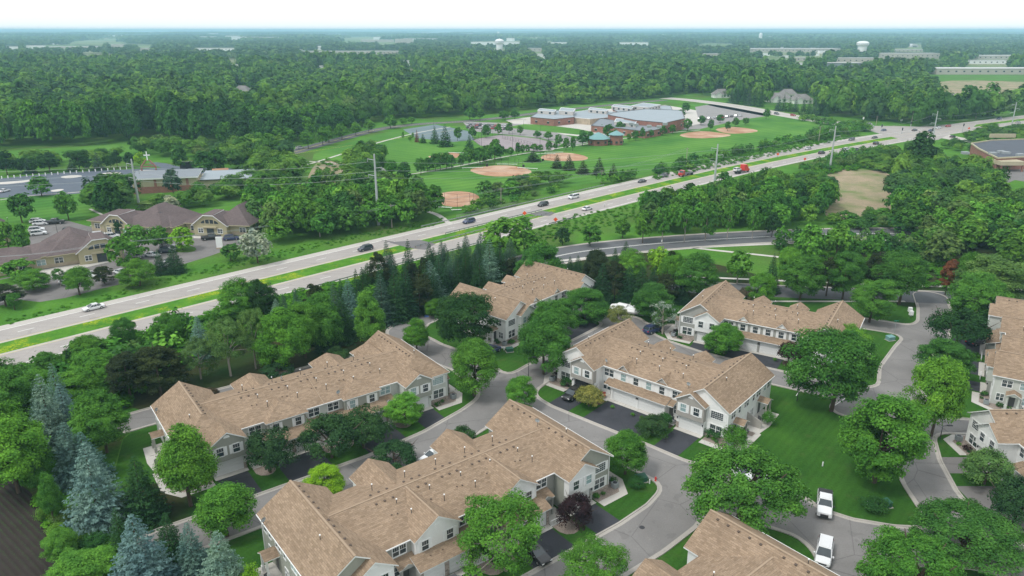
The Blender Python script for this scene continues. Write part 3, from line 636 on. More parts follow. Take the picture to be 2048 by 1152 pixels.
        for y, ww in ((-6.6, 1.3), (-4.3, .7), (-1.6, 1.5), (1.2, .7), (3.2, 1.5), (5.9, .7), (7.4, 1.0)): window(T, xo, y, 4.2, ww * 1.15, 1.25, rot, 'double' if ww > 1.2 else 'single')
        for y in (-7.2, -3.4, 1.0, 6.2): window(T, xo, y, 1.5, 1.1, 1.3, rot, 'double')
        for y in (-5.4, 4.2):
            mb = MB(); X = lambda d: xo + o_ * d
            mb.slab([(X(0), y - 1.15, 2.75), (X(0), y, 3.35), (X(1.9), y, 3.35), (X(1.9), y - 1.15, 2.75)], .12); mb.slab([(X(0), y + 1.15, 2.75), (X(0), y, 3.35), (X(1.9), y, 3.35), (X(1.9), y + 1.15, 2.75)], .12); roofp(mb, 'porch_roof')
            mb = MB(); mb.extr([(X(1.7), y - .95, 2.62), (X(1.7), y + .95, 2.62), (X(1.7), y, 3.15)], (-.1 * o_, 0, 0)); part('porch_gable', mb, front[1], T)
            for q in (-.85, .85): mb = MB(); mb.box(X(1.55) - .12, X(1.55) + .12, y + q - .12, y + q + .12, .15, 2.65); mb.box(X(1.55) - .2, X(1.55) + .2, y + q - .2, y + q + .2, .1, .9); part('post', mb, front[1], T)
            mb = MB(); mb.box(xo - .02, xo + .04, y - .45, y + .45, .12, 2.15); part('door', mb, 'trim_dark', T)
            mb = MB(); mb.box(*sorted((xo, X(2.6))), y - 1.3, y + 1.3, 0.0, .1); part('porch_slab', mb, 'sidewalk_concrete', T)
        mb = MB(); mb.extr([(xo + o_ * .02, -.8, 0), (xo + o_ * 2.6, -.8, 0), (xo + o_ * 2.6, -.8, 1.3), (xo + o_ * .02, -.8, 2.3)], (0, .14, 0), 0); part('privacy_wall', mb, front[1], T)
        mb = MB(); mb.box(c_ - hw - .08 if c_ == 0 else c_ + hw - .02, c_ - hw + .02 if c_ == 0 else c_ + hw + .08, yf + .05, yb - .05, ze - .12, ze + .0); part('gutter', mb, 'trim_white', T)
    # main block between the wings
    a, b_ = wl + .02, L - wl - .02
    mb = MB(); mb.box(a, b_, -VM + .4, -VM + .6, 0, ze); mb.box(a, b_, VM - .6, VM - .4, 0, ze); part('wall', mb, mid, T)
    d = (zr - zm) / s_ - .02; mb = MB()
    mb.slab([(hw - .02, -VM, ze), (L - hw + .02, -VM, ze), (L - d, 0, zm), (d, 0, zm)]); mb.slab([(hw - .02, VM, ze), (L - hw + .02, VM, ze), (L - d, 0, zm), (d, 0, zm)]); roofp(mb)
    mb = MB(); mb.bar((d, 0, zm + .02), (L - d, 0, zm + .01), .22, .03); part('ridge_cap', mb, 'ridge_tan', T)
    mb = MB(); mb.box(hw, L - hw, -VM - .1, -VM + .02, ze - .13, ze); part('gutter', mb, 'trim_white', T)
    sm = (zm - ze) / VM
    nseg = 3 if L < 30 else 5
    for g_ in range(nseg):
        x0 = hw + 1 + g_ * (L - W - 2) / nseg
        for k in range(3):
            x = x0 + 1.1 + k * 1.15; link('roof_vent', cached('v', m_vent), T, (x, -1.0, zm - sm * 1.0)); 
            if k < 3: link('roof_vent', cached('v', m_vent), T, (x + .3, 1.1, zm - sm * 1.1), R(180))
        for k in range(2): link('roof_vent', cached('v', m_vent), T, (x0 + 2.0 + k * .7, -3.1 - k * .2, zm - sm * 3.1), R(20), ).scale = (.6, .6, .8)
        link('vent_pipe', cached('pp1', lambda: m_pipe(.9)), T, (x0 + 4.1, -4.2, zm - sm * 4.2)); link('vent_pipe', cached('pp2', lambda: m_pipe(.55)), T, (x0 + 3.4, -1.9, zm - sm * 1.9)); link('vent_pipe', cached('pp1', lambda: m_pipe(.9)), T, (x0 + 2.4, 2.6, zm - sm * 2.6))
    for xx in (-1.4, L + 1.0): link('vent_pipe', cached('pp2', lambda: m_pipe(.55)), T, (xx, -3.0, zr - s_ * abs(xx if xx < 0 else xx - L)))
    slabs = []
    fy = -VM + .4
    def shed(x0, x1, y1, z0=3.45, z1=2.75, nm='garage_roof'):
        mb = MB(); mb.slab([(x0, fy, z0), (x1, fy, z0), (x1, y1, z1), (x0, y1, z1)], .14); roofp(mb, nm)
    if kind == 'P':
        cx = L / 2; gd = 4.75; span = 5.35
        shed(cx - span - .4, cx + span + .4, fy - 2.0)
        mb = MB(); mb.box(cx - span, cx - .2 - gd, fy - 1.5, fy, 0, 2.75); mb.box(cx + .2 + gd, cx + span, fy - 1.5, fy, 0, 2.75); mb.box(cx - .2, cx + .2, fy - 1.5, fy, 0, 2.75); mb.box(cx - span, cx + span, fy - 1.42, fy, 2.3, 2.7); part('garage_wall', mb, mid, T)
        for q in (-1, 1):
            gdoor(T, cx + q * (.2 + gd / 2), fy - 1.35, gd); link('wall_lamp', cached('lamp', lamp_mesh), T, (cx + q * .12, fy - 1.5, 1.95))
            mb = MB(); mb.box(cx + q * (span + .1) - .05, cx + q * (span + 1.3) + .05 if q > 0 else cx + q * (span + 1.3), fy - 1.4, fy - 1.3, 2.3, 2.5)
            shed(min(cx + q * span, cx + q * (span + 1.5)), max(cx + q * span, cx + q * (span + 1.5)), fy - 1.6, 3.2, 2.7, 'porch_roof')
            mb = MB(); mb.box(cx + q * (span + .55) - .42, cx + q * (span + .55) + .42, fy - .04, fy + .02, .1, 2.15); part('door', mb, 'trim_dark', T)
            window(T, cx + q * (span + 1.75), fy, 1.55, 1.5, 1.5, 0, 'double'); window(T, cx + q * (span + 1.45), fy, 4.2, 1.9, 1.35, 0, 'double', True)
            mb = MB(); 
            for k in range(8): mb.box(cx + q * (span + .9 + k * .2) - .05, cx + q * (span + .9 + k * .2) + .05, fy - 2.6, fy - 2.56, .05, .95)
            mb.box(*sorted((cx + q * (span + .8), cx + q * (span + 2.45))), fy - 2.62, fy - 2.55, .9, 1.0); mb.box(*sorted((cx + q * (span + .8), cx + q * (span + 2.45))), fy - 2.62, fy - 2.55, .1, .2); part('patio_fence', mb, 'trim_white', T)
        for k in range(4):
            x = cx + (k - 1.5) * 2.55; window(T, x, fy, 4.15, 1.0, 1.35, 0, 'single', True)
            if k in (0, 3):
                mb = MB(); gw = 1.05; mb.extr([(x - gw, fy - .06, ze - .25), (x + gw, fy - .06, ze - .25), (x, fy - .06, ze + 1.0)], (0, .5, 0)); part('dormer_gable', mb, gablew, T)
                mb = MB()
                yb = -VM + (ze + 1.12 - ze) / sm
                for q in (-1, 1): mb.slab([(x + q * (gw + .25), fy - .3, ze - .10), (x, fy - .3, ze + 1.15), (x, yb, ze + 1.15), (x + q * (gw + .25), -VM + .35, ze - .02)], .1)
                roofp(mb, 'dormer_roof')
        slabs = [(cx - span - .2, cx + span + .2, fy - 2.4, fy - 1.4)]
        drv = [(cx - span + .1, cx + span - .1, fy - 2.4)]
        beds = [(cx - span - 2.9, cx - span - .3), (cx + span + .3, cx + span + 2.9)]
    else:
        drv = []; mid0 = hw; M_ = L - W; off = M_ * .255
        for cx in (hw + off + .1, L - hw - off - .1):
            g_ = 3.05; py = fy - 1.0; gw_ = 3.6
            sg = .66 if kind == 'Q' else .55; rz = ze + .02 + sg * (g_ + .35)
            mb = MB()
            if kind == 'Q':
                gp = [(cx - g_, py, 2.9), (cx + g_, py, 2.9), (cx + g_, py, ze), (cx, py, ze + sg * g_), (cx - g_, py, ze)]; mb.extr(gp, (0, .2, 0))
            else: mb.box(cx - g_, cx + g_, py, py + .2, 2.9, ze)
            mb.box(cx - g_, cx - g_ + .2, py + .2, fy, 2.9, ze); mb.box(cx + g_ - .2, cx + g_, py + .2, fy, 2.9, ze); part('gable_wall', mb, gablew, T)
            mb = MB(); e = .35; y0 = py - .4
            yr = -VM + (rz - ze) / sm; yr = min(yr, -.1); ye = -VM + .05
            if kind == 'Q':
                for q in (-1, 1): mb.slab([(cx + q * (g_ + e), y0, ze + .02), (cx, y0, rz), (cx, yr, rz), (cx + q * (g_ + e), ye, ze + .02)], .16)
            else:
                for q in (-1, 1): mb.slab([(cx + q * (g_ + e), y0, ze + .02), (cx, y0 + 3.4, rz - .4), (cx, yr, rz - .4), (cx + q * (g_ + e), ye, ze + .02)], .16)
                mb.slab([(cx - g_ - e, y0, ze + .02), (cx + g_ + e, y0, ze + .02), (cx, y0 + 3.4, rz - .4)], .16)
            roofp(mb, 'cross_roof')
            if kind == 'Q':
                mb = MB(); mb.bar((cx, y0, rz + .02), (cx, yr, rz + .01), .22, .03); part('ridge_cap', mb, 'ridge_tan', T)
                mb = MB(); gx_ = [(cx + .4 * math.cos(math.pi * i / 8), py - .05, ze + .9 + .38 * math.sin(math.pi * i / 8)) for i in range(9)]; mb.extr(gx_, (0, .06, 0)); part('gable_vent', mb, 'bright_white', T)
            for q in (-1, 1): window(T, cx + q * 1.75, py, 4.2, .95, 1.35, 0, 'single', True)
            mb = MB(); mb.slab([(cx - gw_ - .3, py + .02, 3.5), (cx + gw_ + .3, py + .02, 3.5), (cx + gw_ + .3, py - 2.3, 2.72), (cx - gw_ - .3, py - 2.3, 2.72)], .14); roofp(mb, 'garage_roof')
            mb = MB(); gy = py - 1.9
            for x0, x1 in ((-gw_, -3.25), (-.3, .3), (3.25, gw_)): mb.box(cx + x0, cx + x1, gy, py + 1.5, 0, 2.72)
            mb.box(cx - gw_, cx + gw_, gy + .08, py + 1.5, 2.28, 2.7); part('garage_wall', mb, 'grey_siding', T)
            mb = MB(); 
            for x0, x1 in ((-gw_ - .02, -3.25), (-.3, .3), (3.25, gw_ + .02)): mb.box(cx + x0, cx + x1, gy - .05, gy - .004, 0, 2.3)
            part('stone_pier', mb, 'stone_veneer', T)
            for q in (-1, 1): gdoor(T, cx + q * 1.78, gy + .12, 2.85)
            for k in range(2): link('roof_vent', cached('v', m_vent), T, (cx - 1.6 + 1.7 * k, py - .9, 3.16)).scale = (.6, .6, .7)
            slabs.append((cx - gw_, cx + gw_, gy - 1.0, gy)); drv.append((cx - gw_ + .2, cx + gw_ - .2, gy - 1.0))
            for q in (-1, 1):                       # entry recess, porch roof and windows beside each projection
                xe = cx + q * (g_ + 1.45)
                shed(min(cx + q * g_, cx + q * (g_ + 2.7)), max(cx + q * g_, cx + q * (g_ + 2.7)), fy - 1.7, 3.4, 2.85, 'porch_roof')
                mb = MB(); mb.extr([(xe - 1.0, fy - 1.75, 2.7), (xe + 1.0, fy - 1.75, 2.7), (xe, fy - 1.75, 3.3)], (0, .1, 0)); part('porch_gable', mb, mid, T)
                mb = MB(); mb.box(xe + q * .9 - .1, xe + q * .9 + .1, fy - 1.7, fy - 1.5, 0, 2.8); part('post', mb, mid, T)
                mb = MB(); mb.box(xe - q * .6 - .42, xe - q * .6 + .42, fy - .04, fy + .02, .1, 2.15); part('door', mb, 'trim_dark', T)
                window(T, xe + q * .2, fy, 4.3, 1.8, 1.3, 0, 'double'); window(T, xe + q * .75, fy, 1.5, .9, 1.3, 0, 'single')
                mb = MB()
                for k in range(9): mb.box(xe - 1.0 + k * .25 - .05, xe - 1.0 + k * .25 + .05, fy - 3.6, fy - 3.56, .05, .95)
                mb.box(xe - 1.1, xe + 1.1, fy - 3.63, fy - 3.55, .9, 1.0); mb.box(xe - 1.1, xe + 1.1, fy - 3.63, fy - 3.55, .1, .2); part('patio_fence', mb, 'trim_white', T)
        if kind == 'H': 
            mb = MB(); mb.bar((L / 2, -VM, ze + .05), (L / 2, 0, zm + .05), .12, .12); part('fire_wall_cap', mb, 'ridge_tan', T)
    if backs:
        for cx in ((8.8, L - 8.1) if L < 30 else (10.9, L - 11.4) if kind == 'Q' else (10.8, 24.6, 32.6)):
            g_ = 2.0 if L < 30 else 3.0; y1 = VM + (1.4 if L < 30 else 2.2); sg = .62; rz = ze + sg * g_
            mb = MB(); mb.box(cx - g_ + .35, cx + g_ - .35, VM - .4, y1 - .4, 0, ze); part('wall', mb, gablew, T)
            mb = MB(); ym = VM - (rz - ze) / sm
            for q in (-1, 1): mb.slab([(cx + q * g_, y1, ze + .02), (cx, y1 - (0 if kind != 'H' else 1.5), rz), (cx, ym, rz), (cx + q * g_, VM - .05, ze + .02)], .16)
            if kind == 'H': mb.slab([(cx - g_, y1, ze + .02), (cx + g_, y1, ze + .02), (cx, y1 - 1.5, rz)], .16)
            else: mb.extr([(cx - g_ + .3, y1 - .35, ze - .1), (cx + g_ - .3, y1 - .35, ze - .1), (cx, y1 - .35, rz - .2)], (0, -.1, 0), 1)
            roofp(mb, 'rear_roof')
    # paving in front of the row (own ground pieces)
    c0, s0 = math.cos(R(th)), math.sin(R(th))
    def wp(x, y): return (org[0] + c0 * x - s0 * y, org[1] + s0 * x + c0 * y)
    bwf = -GF + .45 - 1.0 + .45
    for c_, o_ in ((0, -1), (L, 1)):
        a, b_ = sorted((c_ - o_ * wl, c_ + o_ * .6)); drv.append((a + .25, b_ - .25, bwf - .9)); slabs.append((a, b_, bwf - .9, bwf + .2))
    for q in slabs:
        mb = MB(); mb.poly([(*wp(q[0], q[2]), .055), (*wp(q[1], q[2]), .055), (*wp(q[1], q[3]), .055), (*wp(q[0], q[3]), .055)]); struct('garage_apron', mb, 'sidewalk_concrete')
    return T, wp, drv
def driveway(wp, a, b_, y0, length, mat='drive_asphalt', z=.016):
    mb = MB(); mb.poly([(*wp(a, y0 - length), z), (*wp(b_, y0 - length), z), (*wp(b_, y0), z), (*wp(a, y0), z)]); struct('driveway', mb, mat)
def wsheet(name, wp, pts, mat, z, sm=0):
    P = [wp(*p) for p in pts]; mb = MB(); tri_poly(mb, smooth(P, sm) if sm else P, z); struct(name, mb, mat)
def endwalk(wp, L, o_):      # concrete walk and planting bed wrapped round an end unit
    c_ = 0 if o_ < 0 else L; X = lambda d: c_ + o_ * d
    wsheet('footpath', wp, [(X(.9), -11.2), (X(5.6), -11.2), (X(7.6), -8.2), (X(7.6), -2.5), (X(6.7), -2.0), (X(6.7), -7.8), (X(5.0), -10.1), (X(.9), -10.0)], 'sidewalk_concrete', .03)
    wsheet('planting_bed', wp, [(X(.9), -10.0), (X(5.0), -10.1), (X(6.7), -7.8), (X(6.7), -2.0), (X(4.3), -2.0), (X(4.3), -8.5), (X(.9), -8.5)], 'rock_bed', .024)
    wsheet('footpath', wp, [(X(4.3), -2.6), (X(7.2), -2.6), (X(7.6), 1.0), (X(7.2), 6.0), (X(4.3), 6.0)], 'sidewalk_concrete', .034)
TH = {}
def mk(key, _k, *a, dl=8.5, dmat='drive_asphalt', **k):
    T, wp, drv = townhouse('townhouse_row', *a, **k); L = a[3]; TH[key] = (T, wp, L)
    for x0, x1, y0 in drv: driveway(wp, x0, x1, y0, dl - (abs(y0) - 9.5), dmat)
    endwalk(wp, L, -1); endwalk(wp, L, 1)
    return T, wp
mk('B1', 'B1', 'long foreground townhouse row with white gables over paired single garages', (-22.47, 72.32), 38.0, 35.0, kind='Q', front=('sage_siding', 'white_siding'), mid='grey_siding', gablew='white_siding')
mk('B0', 'B0', 'long sage townhouse row with hipped roof projections, left of the foreground row', (-48.57, 99.9), 36.6, 35.6, kind='H', front=('cream_siding', 'sage_siding'), mid='cream_siding', gablew='sage_siding')
mk('B5', 'B5', 'white townhouse row with sage bays and one open garage door', (17.31, 127.54), -40.4, 24.9, kind='P', front=('white_siding', 'taupe_siding'), mid='white_siding', gablew='taupe_siding', open_left=True)
mk('B7', 'B7', 'grey townhouse row with white bays beside the upper entry street', (43.80, 150.20), -32.0, 24.7, kind='P', front=('grey_siding', 'white_siding'), mid='grey_siding', gablew='white_siding')
mk('B3', 'B3', 'all white townhouse row in front of the dark spruces', (-4.96, 150.2), 49.1, 23.3, kind='P', front=('white_siding', 'white_siding'), mid='white_siding', gablew='white_siding')
mk('B8', 'B8', 'tan roofed townhouse row cut by the right edge, above the white gabled one', (111.1, 142.6), -122.0, 33.0, kind='Q', front=('cream_siding', 'cream_siding'), mid='grey_siding', gablew='cream_siding')
mk('B9', 'B9', 'white townhouse row with a tall white gable at the right edge', (80.4, 97.6), -90.0, 25.0, kind='P', front=('white_siding', 'white_siding'), mid='white_siding', gablew='white_siding', dl=7, dmat='old_drive')
mk('B10', 'B10', 'tan roofed townhouse row cut off by the bottom edge below the parking area', (2.2, 44.2), 39.5, 35.0, kind='Q', front=('white_siding', 'white_siding'), mid='white_siding', gablew='white_siding', dl=7)
for k, x, y, z, r in (('B1', -4.7, 6.3, 5.5, 20), ('B1', 33.9, .9, 8.0, -60), ('B0', -4.5, 5.5, 5.5, 40), ('B0', 20.6, -6.2, 5.7, 10), ('B0', 14.0, 1.2, 7.3, 60), ('B5', 4.9, -6.4, 5.6, -20), ('B5', 20.8, -6.0, 6.0, 0), ('B1', 4.4, -6.7, 3.8, 0)):
    dish(TH[k][0], x, y, z, R(r))
# beds and lawn strips between the drives get rock mulch
for k in ('B1', 'B0'):
    T, wp, L = TH[k]; hw = 4.65; off = (L - 9.3) * .255
    for cx in (hw + off + .1, L - hw - off - .1):
        for q in (-1, 1):
            xe = cx + q * 5.2; wsheet('planting_bed', wp, [(xe - 1.5, -9.6), (xe + 1.4, -9.6), (xe + 1.5, -12.0), (xe + .2, -13.2), (xe - 1.5, -12.2)], 'rock_bed', .022, 1); wsheet('footpath', wp, [(xe - 1.5, -7), (xe + 1.5, -7), (xe + 1.5, -10.2), (xe - 1.5, -10.2)], 'sidewalk_concrete', .05)
for k in ('B5', 'B7', 'B3'):
    T, wp, L = TH[k]
    for q in (-1, 1): xe = L / 2 + q * 6.6; wsheet('planting_bed', wp, [(xe - 1.2, -8.6), (xe + 1.2, -8.6), (xe + 1.2, -11), (xe, -12), (xe - 1.2, -11)], 'bark_bed', .022, 1); wsheet('footpath', wp, [(xe - 1.2, -6.5), (xe + 1.2, -6.5), (xe + 1.2, -9.2), (xe - 1.2, -9.2)], 'sidewalk_concrete', .05)
# ------------------------------------------------------------------ offices, church, school, store, far buildings
def hiproof(mb, x0, x1, y0, y1, ze, zr, t=.2, o=.5):
    x0 -= o; x1 += o; y0 -= o; y1 += o; h = (y1 - y0) / 2; ym = (y0 + y1) / 2
    if x1 - x0 >= y1 - y0:
        a, b_ = (x0 + h * .9, ym, zr), (x1 - h * .9, ym, zr)
        mb.slab([(x0, y0, ze), (x1, y0, ze), b_, a], t); mb.slab([(x0, y1, ze), (x1, y1, ze), b_, a], t); mb.slab([(x0, y0, ze), (x0, y1, ze), a], t); mb.slab([(x1, y0, ze), (x1, y1, ze), b_], t)
    else:
        h = (x1 - x0) / 2; xm = (x0 + x1) / 2; a, b_ = (xm, y0 + h * .9, zr), (xm, y1 - h * .9, zr)
        mb.slab([(x0, y0, ze), (x0, y1, ze), b_, a], t); mb.slab([(x1, y0, ze), (x1, y1, ze), b_, a], t); mb.slab([(x0, y0, ze), (x1, y0, ze), a], t); mb.slab([(x0, y1, ze), (x1, y1, ze), b_], t)
def office(label, p, q, d, cx, hb, tall=9.6, left=False, right=False):
    # p,q: ground ends of the front wall; d: depth; cx: centre of the entrance gable along the front
    L = math.dist(p, q); th = math.atan2(q[1] - p[1], q[0] - p[0]); T = thing('office_building', label, 'office', p, th, 'tan offices with purple brown roofs')
    ze = 3.6; mb = MB(); mb.box(0, L, 0, d, 0, ze); part('wall', mb, 'khaki_siding', T)
    mb = MB(); mb.box(-.05, L + .05, -.08, 0, 0, 1.0); part('stone_base', mb, 'tan_brick', T)
    mb = MB(); hiproof(mb, 0, L, 0, d, ze, 6.3, .25, .8); part('roof', mb, ['purple_shingle', 'stucco_tan'], T)
    mb = MB(); g = 8.0; hiproof(mb, hb[0], hb[1], -.9, d + 4, ze, tall, .25, .6); part('roof', mb, ['purple_shingle', 'stucco_tan'], T)
    # clipped entrance gable
    g = 5.6; y = -2.2; mb = MB(); mb.extr([(cx - g, y, 0), (cx + g, y, 0), (cx + g, y, ze), (cx + 1.6, y, ze + 3.0), (cx - 1.6, y, ze + 3.0), (cx - g, y, ze)], (0, 2.4, 0)); part('gable_wall', mb, 'khaki_siding', T)
    mb = MB(); e = .6; zt = ze + 3.25; yb = 4.5
    for s_ in (-1, 1): mb.slab([(cx + s_ * (g + e), y - .5, ze - .1), (cx + s_ * 1.7, y - .5, zt), (cx + s_ * 1.7, yb, zt), (cx + s_ * (g + e), yb, ze - .1)], .28)
    mb.slab([(cx - 1.7, y - .5, zt), (cx + 1.7, y - .5, zt), (cx + 1.7, yb, zt + .3), (cx - 1.7, yb, zt + .3)], .28); part('gable_roof', mb, ['purple_shingle', 'bright_white'], T)
    mb = MB(); a = [(cx + 3.0 * math.cos(math.pi * i / 12), y - .04, 4.0 + 1.35 * math.sin(math.pi * i / 12)) for i in range(13)]; mb.extr(a, (0, .03, 0)); o = part('arched_window', mb, 'glass', T)
    mb = MB()
    for k in (-1.5, 0, 1.5): mb.box(cx + k - .12, cx + k + .12, y - .08, y - .045, 4.0, 5.2)
    mb.box(cx - 3.1, cx + 3.1, y - .1, y - .05, 3.86, 4.02); part('mullion', mb, 'stucco_tan', o)
    for x in (cx - 3.3, cx + 3.3): window(T, x, y, 1.7, 1.6, 1.4, 0, 'double')
    mb = MB(); mb.box(cx - 1.2, cx + 1.2, y - .05, y + .01, 0, 2.5); part('door', mb, 'glass', T); mb = MB(); mb.box(cx - 2.4, cx + 2.4, y - .6, y, 2.7, 3.1); part('canopy', mb, 'stucco_tan', T)
    xs_ = [x for x in np.arange(2.5, L - 1, 4.2) if abs(x - cx) > 6.5]
    for i, x in enumerate(xs_): window(T, float(x), 0, 1.7, 2.0, 1.6, 0, 'double')
    for y_ in np.arange(3, d - 1, 4): window(T, L, float(y_), 1.7, 1.4, 1.4, R(90), 'double'); window(T, 0, float(y_), 1.7, 1.4, 1.4, R(-90), 'double')
    for x, y_ in ((cx - 1, 4.0), (cx - .3, 4.6), (L - 4, 5), (cx + 6.5, 5)): link('vent_pipe', cached('pw', lambda: m_pipe(1.2)), T, (x, y_, 5.8))
    if left:
        mb = MB(); mb.box(-12, 0, -1, d - 3, 0, 3.4); part('wall', mb, 'khaki_siding', T); mb = MB(); hiproof(mb, -12, 2, -1, d - 3, 3.4, 6.2, .25, .7); part('roof', mb, ['purple_shingle', 'stucco_tan'], T)
        for x in (-10, -6, -2): window(T, x, -1, 1.7, 1.6, 1.4, 0, 'double')
    if right:
        mb = MB(); mb.box(L, L + 6, 2, d + 2, 0, 3.4); part('wall', mb, 'khaki_siding', T); mb = MB(); hiproof(mb, L - 2, L + 6, 2, d + 2, 3.4, 5.9, .25, .7); part('roof', mb, ['purple_shingle', 'stucco_tan'], T)
    return T
office('tan office with arched gable nearest the highway at the left edge', G(64, 541), G(223, 517), 13, 17, (4.5, 18), tall=8.4, left=True)
office('far tan office behind the parked cars, with a side wing', G(185, 461), G(308, 474), 13, 13, (14, 30), tall=9.0, right=True)
office('right tan office beside the silver leaved tree, fronted by a white walk', G(375, 466), G(494, 471), 13, 9.5, (10, 22), tall=8.8)
office('sliver of a tan office cut by the left edge', G(-70, 500), G(12, 488), 14, 6, (0, 12))
# church
T = thing('church', 'low brick church with flat pale roof behind the steel pole', 'church', G(268, 388), R(14))
mb = MB(); mb.box(0, 24, 0, 13, 0, 6.0); mb.box(24, 44, 3, 18, 0, 4.0); part('wall', mb, 'stucco_tan', T)
mb = MB(); mb.box(-.1, 24.1, -.1, -.004, 0, 2.6); 
for x in (2, 8, 14, 20): mb.box(x, x + 1.0, -.2, -.1, 0, 5.6)
part('brick_band', mb, 'red_brick', T)
mb = MB(); mb.slab([(-.8, -.8, 6.1), (24.8, -.8, 6.1), (24.8, 13.8, 6.9), (-.8, 13.8, 6.9)], .5); part('roof', mb, ['membrane_grey', 'trim_white'], T)
mb = MB(); mb.slab([(24.9, 2.2, 4.1), (45, 2.2, 4.1), (45, 19, 4.9), (24.9, 19, 4.9)], .4); part('roof', mb, ['membrane_light', 'trim_dark'], T)
mb = MB()
for x in (1, 6.5): mb.tube([(x, 14.6, 0), (x, 14.6, 8.5), (3.75 + (x - 3.75) * .2, 14.6, 11.2)], [.35, .35, .3], 6)
mb.bar((1, 14.6, 8.4), (6.5, 14.6, 8.4), .4, .4); mb.bar((1.6, 14.6, 9.4), (5.9, 14.6, 9.4), .3, .3); part('bell_arch', mb, 'red_brick', T)
mb = MB(); mb.box(3.6, 3.95, 14.4, 14.7, 11, 14.6); mb.box(2.6, 4.95, 14.4, 14.7, 12.9, 13.3); part('cross', mb, 'bright_white', T)
T = thing('shed', 'small brown gabled shed beside the curved church drive', 'shed', G(428, 358), R(20)); mb = MB(); mb.box(0, 6, 0, 4, 0, 2.6); part('wall', mb, 'red_brick', T); mb = MB()
for s_ in (0, 4): mb.slab([(-.4, s_ and 4.4 or -.4, 2.5), (6.4, s_ and 4.4 or -.4, 2.5), (6.4, 2, 4.2), (-.4, 2, 4.2)], .15)
part('roof', mb, ['clay', 'trim_white'], T)
# school
def foot(pts): return GS(pts)
S = thing('school', 'large flat roofed brick school with pale roofs behind the ball fields', 'school', (0, 0, 0))
def block(pts, h, wall, roof, zb=0, win=0):
    P = foot(pts); mb = MB(); mb.prism(P, zb, h, 0, 1); o = part('wall', mb, [wall, roof], S)
    a = sum(P[i][0] * P[(i + 1) % len(P)][1] - P[(i + 1) % len(P)][0] * P[i][1] for i in range(len(P)))
    if a < 0: P = P[::-1]
    mb = MB()
    for i in range(len(P)): mb.bar((*P[i], h + .12), (*P[(i + 1) % len(P)], h + .12), .35, .3)
    part('parapet', mb, 'trim_dark' if wall == 'red_brick' else 'trim_white', S)
    if win:
        for i in range(len(P)):
            p, q = Vector(P[i]), Vector(P[(i + 1) % len(P)]); d = q - p; n = int(d.length / win)
            if d.length < 8 or (-d.y * 0 + d.x) < 0 and d.y > 0: pass
            th = math.atan2(d.y, d.x)
            for k in range(n):
                c_ = p + d * ((k + .5) / n)
                mb = None; link('window', cached(('sw',), sch_win), S, (c_.x, c_.y, zb + (h - zb) * .5 if zb else h * .45), th)
    return o
def sch_win():
    mb = MB(); mb.box(-.9, .9, -.06, .05, -.7, .7, 0); mb.box(-1.0, 1.0, -.1, .05, .7, .85, 1); return mb.mesh('window', ['glass', 'trim_white'])
block([(1061, 248), (1108, 252.5), (1148, 248), (1146, 237), (1120, 233), (1078, 236)], 4.6, 'red_brick', 'membrane_light', win=7)
block([(1270, 262), (1330, 268), (1368, 258), (1362, 240), (1290, 237), (1226, 245), (1215, 250)], 6.8, 'red_brick', 'membrane_light', win=9)
block([(1182, 264), (1240, 270), (1290, 277), (1322, 271), (1290, 258), (1200, 249)], 4, 'red_brick', 'membrane_grey', win=6)
block([(1148, 247), (1180, 250), (1225, 246), (1240, 236), (1180, 230), (1146, 236)], 4, 'tan_brick', 'membrane_light')
block([(1240, 240), (1300, 240), (1345, 236), (1340, 224), (1265, 224), (1225, 232)], 4.8, 'red_brick', 'membrane_light', win=7)
block([(1075, 240), (1108, 243), (1112, 239), (1080, 236)], 6.8, 'school_panel', 'membrane_light', 4.6, win=5)
block([(1118, 242), (1146, 244), (1150, 238), (1122, 235)], 7.2, 'school_panel', 'membrane_light', 4.6, win=6)
block([(1176, 236), (1212, 240), (1216, 236), (1180, 232)], 6.2, 'school_panel', 'membrane_light', 4.0, win=5)
block([(1222, 231), (1262, 236), (1268, 231), (1228, 227)], 6.8, 'school_panel', 'membrane_light', 4.6, win=5)
block([(1262, 232), (1296, 236), (1320, 230), (1285, 226)], 7.6, 'school_panel', 'membrane_light', 4.8, win=6)
block([(1228, 262), (1270, 268), (1272, 260), (1232, 255)], 6.0, 'school_panel', 'membrane_light', 4.0, win=6)
mb = MB()
for a, b_, z in ((1262, 250, 7.0), (1272, 252, 7.0), (1298, 255, 7.0), (1318, 256, 7.0), (1330, 250, 7.0)): x, y = G(a, b_, z); mb.box(x - 1.3, x + 1.3, y - 1.3, y + 1.3, z, z + 1.4)
part('roof_unit', mb, 'grey_box', S)
